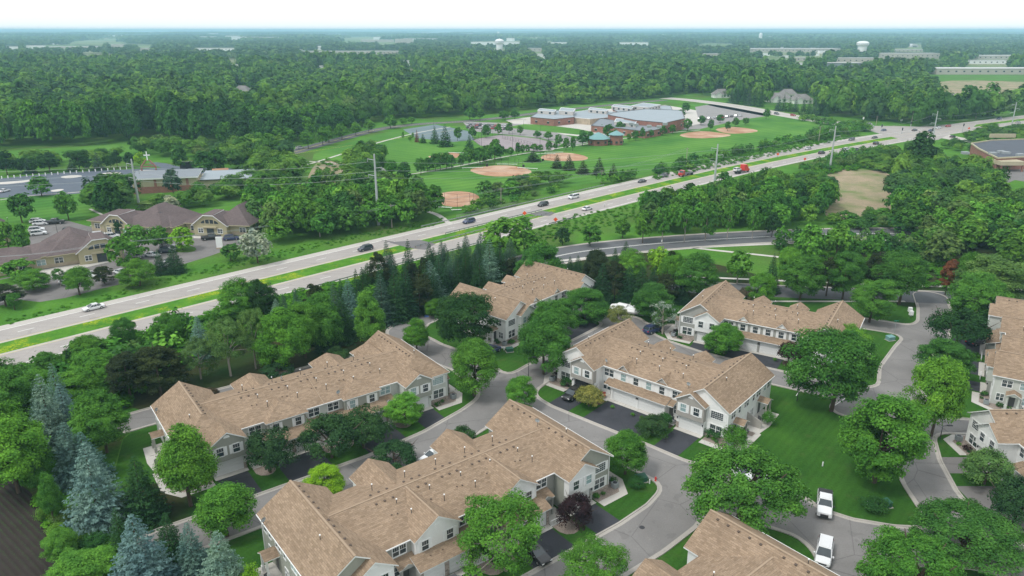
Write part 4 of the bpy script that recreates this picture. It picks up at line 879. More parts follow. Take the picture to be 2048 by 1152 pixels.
for (a, b_, r, h, lab) in ((1196, 289, 7.4, 4.0, 'teal roofed brick park shelter, wider and lower of the pair'), (1232, 289, 4.8, 6.0, 'teal roofed brick park shelter, narrower and taller of the pair')):
    T = thing('park_shelter', lab, 'shelter', G(a, b_), .3); n = 8; P = [(r * .82 * math.cos(2 * math.pi * i / n), r * .82 * math.sin(2 * math.pi * i / n)) for i in range(n)]
    mb = MB(); mb.prism(P, 0, h - .3); part('wall', mb, 'red_brick', T); mb = MB()
    for i in range(n): 
        t0, t1 = 2 * math.pi * i / n, 2 * math.pi * (i + 1) / n; mb.slab([(r * math.cos(t0), r * math.sin(t0), h - .3), (r * math.cos(t1), r * math.sin(t1), h - .3), (0, 0, h + r * .42)], .2)
    part('roof', mb, ['teal_metal', 'trim_dark'], T); mb = MB()
    for i in range(n): t = 2 * math.pi * (i + .5) / n; mb.box(r * .76 * math.cos(t) - .5, r * .76 * math.cos(t) + .5, r * .76 * math.sin(t) - .5, r * .76 * math.sin(t) + .5, 1.2, 2.3)
    part('window', mb, 'glass', T)
# brick store
T = thing('store', 'red brick store with dark flat roof and pale parapet at the right edge', 'store', (0, 0, 0))
P = GS([(1990, 341), (2100, 335), (2250, 331), (2230, 300), (2060, 299), (1980, 302), (1938, 309), (1952, 320)]); mb = MB(); mb.prism(P, 0, 5.6, 0, 1); part('wall', mb, ['red_brick', 'membrane_dark'], T)
mb = MB(); Q = P + [P[0]]
for a, b_ in zip(Q, Q[1:]): mb.bar((*a, 5.8), (*b_, 5.8), .6, .6)
part('parapet', mb, 'stucco_tan', T); x, y = G(2000, 337); mb = MB(); mb.box(x - 6, x + 5, y - 9, y - 2, 3.0, 4.8); part('canopy', mb, 'stucco_tan', T)
mb = MB()
for q in (-5.5, 4.3): mb.box(x + q, x + q + .6, y - 8.8, y - 8.2, 0, 3.2)
part('canopy_column', mb, 'red_brick', T)
for a, b_ in ((1985, 312), (2002, 309), (2012, 311), (2040, 315), (1930, 311)): xx, yy = G(a, b_ - 3, 5.6); mb = MB(); mb.box(xx - 1.5, xx + 1.5, yy - 1.2, yy + 1.2, 5.6, 6.7); part('roof_unit', mb, 'grey_box', T)
x, y = G(1995, 295, 0); mb = MB(); mb.box(x - 6, x + 8, y - 1.2, y, 5.6, 7.6); part('sign_wall', mb, 'stucco_tan', T)
# far pale buildings: (x0, x1, base y, height m, wall, label)
FARB = [(1500, 1680, 104, 9, 'far_wall', 'long pale warehouse just left of the large water tower'), (1760, 1879, 117, 11, 'far_wall', 'cream warehouse with a flat roof right of the large water tower'), (1778, 1818, 127, 8, 'far_wall', 'short cream industrial building below the larger cream warehouse'),
 (1671, 1765, 126, 9, 'far_wall', 'long cream industrial building directly below the large water tower'), (1591, 1647, 122, 7, 'far_wall', 'small cream industrial building left of the grey office block'), (1650, 1722, 140, 11, 'membrane_grey', 'grey office block with a white roof edge below the large water tower'),
 (1872, 2110, 149, 8, 'far_wall', 'longest tan warehouse at the right edge, nearest of the warehouses'), (1931, 2011, 128, 6, 'bright_white', 'thin white roofed shed at right, between two tan warehouses'), (1955, 2100, 119, 8, 'far_wall', 'pinkish warehouse at the right edge below the horizon woods'),
 (1786, 1845, 105, 8, 'far_wall', 'grey building in front of the arched hall at upper right'), (13, 38, 99, 9.0, 'bright_white', 'leftmost small white building near the horizon woods'), (53, 86, 98, 11, 'bright_white', 'white building with stepped roof at upper left'), (90, 203, 97, 6, 'far_wall', 'thin long grey building between two white ones at upper left'),
 (223, 248, 97, 13, 'far_wall', 'pinkish block below the pale field at upper left'), (218, 245, 77, 14, 'bright_white', 'white building on the pale field at upper left'), (282, 312, 72, 14, 'bright_white', 'white building near the horizon right of the pale field'), (451, 495, 79, 16, 'bright_white', 'row of white buildings near the horizon left of centre'),
 (392, 470, 102, 7.6, 'bright_white', 'white low warehouse with tree in front at upper left'), (607, 703, 110, 9, 'far_wall', 'long pinkish grey warehouse left of centre'), (705, 798, 109, 8, 'far_wall', 'pale warehouse adjoining the long pinkish grey one'), (722, 786, 85, 12, 'far_wall', 'distant cream row left of the apartment block'),
 (790, 825, 88, 22, 'far_wall', 'pale apartment block near the horizon at centre'), (942, 1039, 90, 12, 'bright_white', 'wide white building behind the middle water tower'), (1056, 1083, 103, 9, 'far_wall', 'small pinkish building right of the middle water tower'), (1240, 1296, 91, 12, 'bright_white', 'white cluster near the horizon right of centre'),
 (1406, 1443, 116, 9, 'far_wall', 'low round cornered tan building right of centre'), (1096, 1133, 89, 9.0, 'bright_white', 'small white building near the horizon, right of centre water tower'), (636, 642, 100, 12, 'bright_white', 'small bright white block at left of centre'), (280, 300, 104, 10, 'far_wall', 'pale small building in the upper left woods')]
CLEAR = []
def far_win():
    mb = MB(); mb.box(-1.4, 1.4, -.1, .05, -1.0, 1.0); return mb.mesh('window', ['glass'])
for x0, x1, yb, h, wl_, lab in FARB:
    p, q = G(x0, yb), G(x1, yb); L = q[0] - p[0]; dist = p[1]; dpt = max(18, L * .22); z0 = hill(p[0], p[1]) + (3 if yb < 80 else 0)
    T = thing('far_building', lab, 'building', (p[0], p[1], z0), 0); mb = MB(); mb.box(0, L, 0, dpt, 0, h); part('wall', mb, wl_, T)
    mb = MB(); mb.box(-.4, L + .4, -.4, dpt + .4, h, h + .6); part('roof', mb, 'far_roof', T)
    if dist < 2600:
        n = max(2, int(L / 11))
        for k in range(n): link('window', cached('fw', far_win), T, (L * (k + .5) / n, 0, h * .55))
    CLEAR.append([(x0 - 4, yb - 6), (x1 + 4, yb - 6), (x1 + 4, yb + max(5, (yb - 60) * .25)), (x0 - 4, yb + max(5, (yb - 60) * .25))])
def rhall(lab, px0, px1, yb):
    p, q = G(px0, yb), G(px1, yb); r = (q[0] - p[0]) / 2; T = thing('arched_hall', lab, 'hall', ((p[0] + q[0]) / 2, p[1], 0)); mb = MB()
    P = [(r * math.cos(math.pi * i / 12), 0, .5 + r * .8 * math.sin(math.pi * i / 12)) for i in range(13)]; mb.extr(P, (0, 60, 0)); part('roof', mb, 'far_roof', T); mb = MB(); mb.box(-r * .5, r * .5, -.2, 0, 0, r * .4); part('door', mb, 'trim_dark', T)
rhall('white arched hall near the horizon, right of the large water tower', 1821, 1837, 95); CLEAR.append([(1815, 88), (1845, 88), (1845, 99), (1815, 99)])
# houses among trees: hipped grey roofs
HS = [(363, 383, 175, 'grey roofed house almost hidden in the left woods'), (467, 493, 188, 'white house with grey roof, upper of the two left of centre'), (482, 524, 200, 'white gabled house with dark roof, lower of the two left of centre'), (742, 775, 202, 'plain grey roofed house in the woods left of centre'), (818, 842, 160, 'grey roofed house deep in the woods at centre'),
 (1428, 1450, 196, 'small brown house at the head of the wide street'), (1540, 1582, 205, 'grey roofed house behind the spruces, leftmost of the row'), (1588, 1625, 208, 'grey roofed house second from left behind the spruces'), (1708, 1742, 204, 'grey hipped house behind the round trees'), (1752, 1790, 206, 'grey hipped house right of the round trees'), (1560, 1580, 196, 'brownish house roof peeping above the spruces'),
 (1880, 1932, 208, 'grey hipped house left of the tall single tree at right'), (1962, 2010, 214, 'grey hipped house with white gable at far right'), (1800, 1830, 204, 'grey roof half hidden between crowns at right')]
for x0, x1, yb, lab in HS:
    p, q = G(x0, yb), G(x1, yb); L = max(16, (q[0] - p[0]) * 1.1); T = thing('house', lab, 'house', p, rw.uniform(-.2, .2), 'houses among the trees'); d = L * .6
    mb = MB(); mb.box(0, L, 0, d, 0, 3.4); part('wall', mb, 'white_siding', T); mb = MB(); hiproof(mb, 0, L, 0, d, 3.4, 8.2, .2, .6); part('roof', mb, ['grey_shingle', 'trim_white'], T)
    mb = MB(); a = L * .25; mb.extr([(a - 3, -1.5, 0), (a + 3, -1.5, 0), (a + 3, -1.5, 3.2), (a, -1.5, 5.4), (a - 3, -1.5, 3.2)], (0, 1.6, 0)); part('gable_wall', mb, 'white_siding', T)
    mb = MB()
    for s_ in (-1, 1): mb.slab([(a + s_ * 3.5, -2, 3.0), (a, -2, 5.8), (a, d / 2, 5.8), (a + s_ * 3.5, d / 2, 3.0)], .2)
    part('gable_roof', mb, ['grey_shingle', 'trim_white'], T)
    for k in range(3): link('window', cached('fw', far_win), T, (L * (.45 + .2 * k), 0, 1.7)).scale = (.5, 1, .6)
    CLEAR.append([(x0 - 4, yb - 14), (x1 + 4, yb - 14), (x1 + 5, yb + 17), (x0 - 5, yb + 17)])
# water towers
def tower(lab, x, yb, ytop, wpx, style=0):
    p = G(x, yb); px, py, zc = PX((p[0], p[1], 0)); r = wpx / 2 * zc / FOC
    H = 62 - (ytop - 60) / FOC * zc * 1.02; T = thing('water_tower', lab, 'water tower', (p[0], p[1], 0)); mb = MB()
    if style == 2: mb.lathe([(r, 0), (r, H - r), (r * .8, H - r * .4), (0, H)], 20)
    else: mb.lathe([(r * .72, 0), (r * .72, H * .55)], 24)
    part('column', mb, 'tank_white', T)
    if style != 2:
        mb = MB(); z = H * .53; mb.lathe([(r * .7, z), (r * .97, z + (H - z) * .28), (r, z + (H - z) * .5), (r * .97, z + (H - z) * .7), (r * .6, z + (H - z) * .92), (0, H)], 24); part('tank', mb, 'tank_white', T)
        mb = MB(); mb.lathe([(r * 1.005, z + (H - z) * .47), (r * 1.03, z + (H - z) * .47), (r * 1.03, z + (H - z) * .53), (r * 1.005, z + (H - z) * .53)], 24); part('band', mb, 'grey_box', T)
tower('large white water tower at upper right', 1723, 106, 80, 24); tower('white water tower near the horizon at centre', 999, 103, 76, 18); tower('slim white water tower near the horizon right of centre', 1520, 84, 65, 6.5, 2); tower('faint thin water tower behind the centre one', 996.5, 73, 63, 5, 2)
for x, y in ((1723, 106), (999, 103)): CLEAR.append([(x - 15, y - 5), (x + 15, y - 5), (x + 15, y + 11), (x - 15, y + 11)])

FIELDS = []; rf_ = random.Random(21)
for i in range(26):
    y_ = rf_.choice([66, 68, 70, 73, 77, 82, 88, 95, 104, 118, 128]); x_ = rf_.uniform(-50, 2080); w_ = rf_.uniform(30, 110); h_ = (y_ - 60) * rf_.uniform(.10, .22) + .6
    if y_ > 90: w_ *= .6
    q = [(x_ - w_, y_), (x_ - w_ * .4, y_ - h_), (x_ + w_ * .7, y_ - h_ * .8), (x_ + w_, y_ + h_ * .3), (x_ + w_ * .2, y_ + h_), (x_ - w_ * .7, y_ + h_ * .8)]; FIELDS.append(q)
mfb = MB(); mfb.box(0, 24, 0, 14, 0, 8, 0); mfb.box(-.4, 24.4, -.4, 14.4, 8, 8.7, 1); me_fb = mfb.mesh('far_house', ['bright_white', 'far_roof'])
for i in range(95):
    y_ = 63 + 75 * rf_.random() ** 1.7; x_ = rf_.uniform(-20, 2068) if i % 3 else rf_.choice([480, 760, 1060, 1300, 1560, 1900]) + rf_.gauss(0, 60)
    p = G(x_, y_); s_ = rf_.uniform(.6, 1.9) * (1 + (p[1] > 4000)) if y_ < 88 else rf_.uniform(.5, .9); o = link('far_house', me_fb, None, (p[0], p[1], hill(*p)), rf_.uniform(-.4, .4)); o.scale = (s_ * rf_.uniform(.7, 2.4), s_, min(2.2, s_) * rf_.uniform(.8, 1.2)); tag(o, 'tiny pale building among the distant woods', 'building', 'tiny pale buildings in the distance')
    wd = 20 * s_ * FOC / p[1]; CLEAR.append([(x_ - wd * .5, y_ - 1), (x_ + wd, y_ - 1), (x_ + wd, y_ + (y_ - 60) * .22 + .5), (x_ - wd * .5, y_ + (y_ - 60) * .22 + .5)])
# ------------------------------------------------------------------ trees
def cards(name, C, N, S, mat, aspect=.62, extra=None, rng=None):
    """leaf faces: centres C, normals N, sizes S -> one mesh of diamonds folded along the rib"""
    n = len(C); rng = rng or np.random.default_rng(1)
    N = N / np.maximum(1e-6, np.linalg.norm(N, axis=1, keepdims=True)); T = rng.normal(size=(n, 3)); T -= (T * N).sum(1, keepdims=True) * N; T /= np.linalg.norm(T, axis=1, keepdims=True); B = np.cross(N, T)
    S = S[:, None]; V = np.empty((n, 4, 3)); V[:, 0] = C - T * S; V[:, 1] = C - B * S * aspect + N * S * .12; V[:, 2] = C + T * S; V[:, 3] = C + B * S * aspect + N * S * .12
    V = V.reshape(-1, 3); F = np.arange(4 * n); nv = 4 * n
    ev, ef = ([], []) if extra is None else extra
    me = bpy.data.meshes.new(name); tot = nv + len(ev); me.vertices.add(tot); A = np.vstack([V, np.array(ev)]) if len(ev) else V
    me.vertices.foreach_set('co', A.astype(np.float32).ravel()); nl = 4 * n + sum(len(f) for f in ef); me.loops.add(nl); L = np.concatenate([F] + [np.array(f) + nv for f in ef]) if ef else F
    me.loops.foreach_set('vertex_index', L.astype(np.int32)); sizes = np.array([4] * n + [len(f) for f in ef], np.int32); me.polygons.add(len(sizes)); st = np.concatenate([[0], np.cumsum(sizes)[:-1]]).astype(np.int32)
    me.polygons.foreach_set('loop_start', st); me.polygons.foreach_set('loop_total', sizes)
    for m in (mat if isinstance(mat, (list, tuple)) else [mat]): me.materials.append(M[m])
    me.update(calc_edges=True); return me
def sph(rng, n): d = rng.normal(size=(n, 3)); return d / np.linalg.norm(d, axis=1, keepdims=True)
def crown_decid(seed, Rw, Hc, z0, ncl, per, leaf, clump=.22, open_=0., flat=.8, lump=.16, shape='round', jit=.38, ow=(.9, .55, .55)):
    """clumped crown: half width Rw, height Hc starting at z0; returns C, N, S and the clump centres"""
    rng = np.random.default_rng(seed); bump = sph(rng, 9); ba = rng.uniform(.3, 1, 9)
    d = sph(rng, ncl); d[:, 2] = np.where((d[:, 2] < -.86), -d[:, 2] * .8, d[:, 2]); d /= np.linalg.norm(d, axis=1, keepdims=True)
    r = 1 - lump + lump * (np.maximum(0, d @ bump.T - .55) / .45 * ba).sum(1) * 1.5; t = rng.uniform(.35, 1, ncl) ** .42
    E = np.array([Rw, Rw, Hc / 2]); cc = d * (r * t)[:, None] * E * (1 - clump * .8)
    if shape == 'oval': cc[:, :2] *= (1 - .38 * np.clip(cc[:, 2:3] / (Hc / 2), -1, 1))
    if shape == 'umbrella': cc[:, 2] = np.abs(cc[:, 2]) * 1.0 - Hc * .16 - .30 * Hc * ((cc[:, :2] ** 2).sum(1) / Rw ** 2)
    rc = Rw * clump * rng.uniform(.7, 1.35, ncl)
    idx = np.repeat(np.arange(ncl), per); dd = sph(rng, len(idx)); dd[:, 2] = np.where(dd[:, 2] < -.5, np.abs(dd[:, 2]), dd[:, 2])
    P = cc[idx] + dd * (rc[idx] * rng.uniform(.62, 1.08, len(idx)) * np.where(rng.random(len(idx)) < .12, 1.25, 1))[:, None] * np.array([1, 1, flat])
    out = cc[idx] / E; Nn = dd * ow[0] + out * ow[1] + np.array([0, 0, ow[2]]) + rng.normal(size=P.shape) * jit
    Pn = P / (E * np.maximum(.25, np.linalg.norm(P / E, axis=1, keepdims=True))); keep = rng.random(len(P)) < np.clip((np.linalg.norm(P / E, axis=1) - .25) * 3 + .15, .15, 1)
    P = P[keep]; Nn = Nn[keep]; P[:, 2] += z0 + Hc / 2; cc = cc.copy(); cc[:, 2] += z0 + Hc / 2
    return P, Nn, leaf * rng.uniform(.6, 1.25, len(P)), cc
def trunk_mesh(seed, H0, zc, cc, r0, nl=7, split=False, mat='bark'):
    rng = random.Random(seed); mb = MB(); top = (rng.uniform(-.3, .3), rng.uniform(-.3, .3), zc)
    if split:
        mb.tube([(0, 0, -.2), (.1, 0, H0)], [r0 * 1.25, r0], 8)
        base = [(.1, 0, H0 * .9)] * 4; dirs = [(1.6, .5), (-1.5, .3), (.2, -1.5), (.1, 1.4)]
        for (dx, dy) in dirs: mb.tube([(.1, 0, H0 * .8), (dx * .7, dy * .7, H0 + (zc - H0) * .45), (dx * 1.6, dy * 1.6, zc), (dx * 2.1, dy * 2.1, zc * 1.25)], [r0 * .8, r0 * .55, r0 * .35, r0 * .1], 6)
    else: mb.tube([(0, 0, -.2), (top[0] * .5, top[1] * .5, zc * .5), top, (top[0] * 1.2, top[1] * 1.2, zc * 1.3)], [r0, r0 * .8, r0 * .5, r0 * .15], 7)
    sel = sorted(range(len(cc)), key=lambda i: -math.hypot(cc[i][0], cc[i][1]))[:nl * 3:3] if len(cc) else []
    for i in sel: c_ = cc[i]; z = H0 + (zc - H0) * rng.uniform(.1, .7); mb.tube([(0, 0, z), (c_[0] * .45, c_[1] * .45, z + (c_[2] - z) * .6), tuple(c_)], [r0 * .42, r0 * .26, r0 * .07], 5)
    return mb.mesh('trunk', [mat])
def spruce_arrays(seed, Rw, H, nlev, nb, per, leaf, droop=.35):
    rng = np.random.default_rng(seed); P = []; N = []; S = []
    for l in range(nlev):
        f = (l + .3) / nlev; z = H * (.04 + .95 * f); rr = Rw * (1 - f) ** .82 * (1 + .10 * math.sin(l * 2.1)) + .12; n = max(4, int(nb * (1 - f * .72)))
        for k in range(n):
            a = 2 * math.pi * (k + (l % 3) * .37 + rng.uniform(-.22, .22)) / n; L = rr * rng.uniform(.78, 1.14); m = max(5, int(per * (L / Rw) ** .8 + 3))
            t = rng.uniform(.22, 1, m) ** .75; wd = .20 * L * np.sin(np.clip(t, 0, .97) * math.pi * .93 + .15) + .05; s_ = rng.uniform(-1, 1, m) * wd
            x = t * L; zz = z - droop * L * t ** 1.5 + .16 * L * t ** 3 + rng.uniform(-.07, .05, m) - np.abs(s_) * .35
            P.append(np.stack([math.cos(a) * x - math.sin(a) * s_, math.sin(a) * x + math.cos(a) * s_, zz], 1))
            nn = np.stack([math.cos(a) * .45 + rng.normal(0, .3, m) - math.sin(a) * s_ / wd * .5, math.sin(a) * .45 + rng.normal(0, .3, m) + math.cos(a) * s_ / wd * .5, np.full(m, .85)], 1); N.append(nn); S.append(leaf * rng.uniform(.7, 1.3, m) * (.6 + .4 * L / Rw))
    return np.vstack(P), np.vstack(N), np.concatenate(S)
PROTO = {}
def proto(kind):
    """prototype of a tree 1:1 in metres: returns (crown mesh, trunk mesh, height, width)"""
    if kind in PROTO: return PROTO[kind]
    k, lod, v = kind
    if k in ('spruce', 'pine'):
        if lod == 0: P, N, S = spruce_arrays(v * 7 + 1, 3.0, 11, 27, 19, 40, .19, .38 if v % 2 else .28)
        elif lod == 1: P, N, S = spruce_arrays(v * 7 + 2, 2.7, 11, 15, 10, 13, .42)
        else: P, N, S = spruce_arrays(v * 7 + 3, 2.7, 11, 8, 7, 4, .95)
        if k == 'pine':
            P, N, S, cc = crown_decid(100 + v, 3.1, 9.2, 1.2, 90, 230 if lod == 0 else 26, .17 if lod == 0 else .5, .2, lump=.24, flat=.6, shape='oval'); N = N + np.random.default_rng(3).normal(size=N.shape) * .7
        cr = cards('crown', P, N, S, 'leaf', .34 if lod == 0 else .55); mb = MB(); mb.tube([(0, 0, -.2), (0, 0, 10)], [.22, .03], 6); tr = mb.mesh('trunk', ['bark']); PROTO[kind] = (cr, tr, 11., 6. if lod == 0 else 5.6)
        return PROTO[kind]
    spec = {'maple': (4.2, 9.8, .9, 120, .20, 'round'), 'oval': (3.3, 10.0, .9, 120, .25, 'oval'), 'airy': (4.4, 8.2, 1.5, 90, .165, 'round'), 'spread': (6.2, 8.6, 3.0, 105, .155, 'umbrella'), 'crab': (3.3, 4.6, 1.2, 62, .21, 'umbrella'), 'shrub': (1.6, 2.2, .05, 30, .36, 'round'), 'bare': (3.2, 7, 1.6, 50, .18, 'round')}[k]
    Rw, Hc, z0, ncl, cl, sh = spec
    if lod == 0: per, leaf = {'maple': (300, .125), 'oval': (300, .12), 'airy': (210, .105), 'spread': (330, .135), 'crab': (180, .12), 'shrub': (100, .09), 'bare': (24, .12)}[k]
    elif lod == 1: ncl = int(ncl * .5); per = 26 if k != 'shrub' else 16; leaf = .50 if k != 'shrub' else .26; cl *= 1.25
    else: ncl = 30; per = 9; leaf = 1.15 if k != 'shrub' else .5; cl *= 1.5
    P, N, S, cc = crown_decid(hash((k, v)) % 1000 if False else (len(k) * 31 + v * 17 + ord(k[0])), Rw, Hc, z0, ncl, per, leaf, cl, shape=sh, lump=.18 if k != 'airy' else .3)
    cr = cards('crown', P, N, S, 'leaf', .66)
    tr = trunk_mesh(v, z0 + .6, z0 + Hc * .5, cc, {'spread': .36, 'shrub': .05, 'crab': .14}.get(k, .22), 9 if lod == 0 else 3, split=(k in ('spread', 'crab') and lod == 0), mat='pale_bark' if k in ('airy', 'bare') else 'bark')
    top = float(P[:, 2].max()); wid = float(np.percentile(np.abs(P[:, 0]), 99.6) * 2); PROTO[kind] = (cr, tr, top, wid); return PROTO[kind]
CO = dict(mid=(0.063, 0.185, 0.033), dark=(0.029, 0.083, 0.026), deep=(0.042, 0.129, 0.032), light=(0.107, 0.276, 0.039), lime=(0.190, 0.390, 0.030), lawn=(0.086, 0.233, 0.033), blue=(0.150, 0.262, 0.240), blue2=(0.105, 0.200, 0.178), spruce=(0.032, 0.090, 0.036), pine=(0.042, 0.064, 0.028), purple=(0.040, 0.022, 0.024), olive=(0.300, 0.360, 0.280), rust=(0.200, 0.085, 0.050), khaki=(0.210, 0.240, 0.070), birch=(0.103, 0.205, 0.059), crab=(0.038, 0.093, 0.034), bluegrey=(0.058, 0.120, 0.088))
rt = random.Random(11); NAMES = {'spruce': 'spruce_tree', 'pine': 'pine_tree', 'maple': 'maple_tree', 'oval': 'shade_tree', 'airy': 'locust_tree', 'spread': 'ash_tree', 'crab': 'crabapple_tree', 'shrub': 'shrub', 'bare': 'bare_tree'}
CATS = {'spruce': 'spruce tree', 'pine': 'pine tree', 'shrub': 'shrub'}
def tree(kind, x, yb, yt, wpx, col, label, group=None, lod=None, xy=None, flat=False):
    X_, Y_ = xy or G(x, yb); zc = PX((X_, Y_, 0))[2]; lod = (0 if zc < (270 if kind in ('spruce', 'pine') else 190) else 1) if lod is None else lod
    off_ = 0 if yt is None or kind == 'spruce' else (.26 if kind in ('spread', 'crab') else .06) * wpx * zc / FOC
    if yt is not None:     # height so that the crown top meets the wanted image row
        lo, hi = .3, 40
        for _ in range(30):
            md = (lo + hi) / 2
            if PX((X_, Y_ + off_, md * .93))[1] > yt: lo = md
            else: hi = md
        Hh = lo
    else: Hh = wpx[1]; wpx = wpx[0]
    W_ = wpx * zc / FOC * (1.34 if kind == 'spruce' and yb < 720 else 1.18 if kind == 'spruce' else 1.03) if yt is not None else wpx
    cr, tr, ph, pw = proto((kind, lod, rt.randrange(3 if lod == 0 else 3)))
    c_ = CO[col] if isinstance(col, str) else col; hs = rt.uniform(.84, 1.18); j = lambda: rt.uniform(.96, 1.04)
    o = bpy.data.objects.new(NAMES[kind], None); COL.objects.link(o); o.location = (X_, Y_, 0); o.rotation_euler = (0, 0, rt.uniform(0, 6.28)); o.scale = (W_ / pw, W_ / pw, Hh / ph)
    tag(o, label, CATS.get(kind, 'tree'), group)
    for nm, me, cc in (('crown', cr, (c_[0] * j() * hs, c_[1] * j() * (hs * .7 + .3), c_[2] * j(), 1)), ('trunk', tr, (1, 1, 1, 1))):
        q = bpy.data.objects.new(nm, me); COL.objects.link(q); q.parent = o; q.color = cc
    return o
T_ = tree
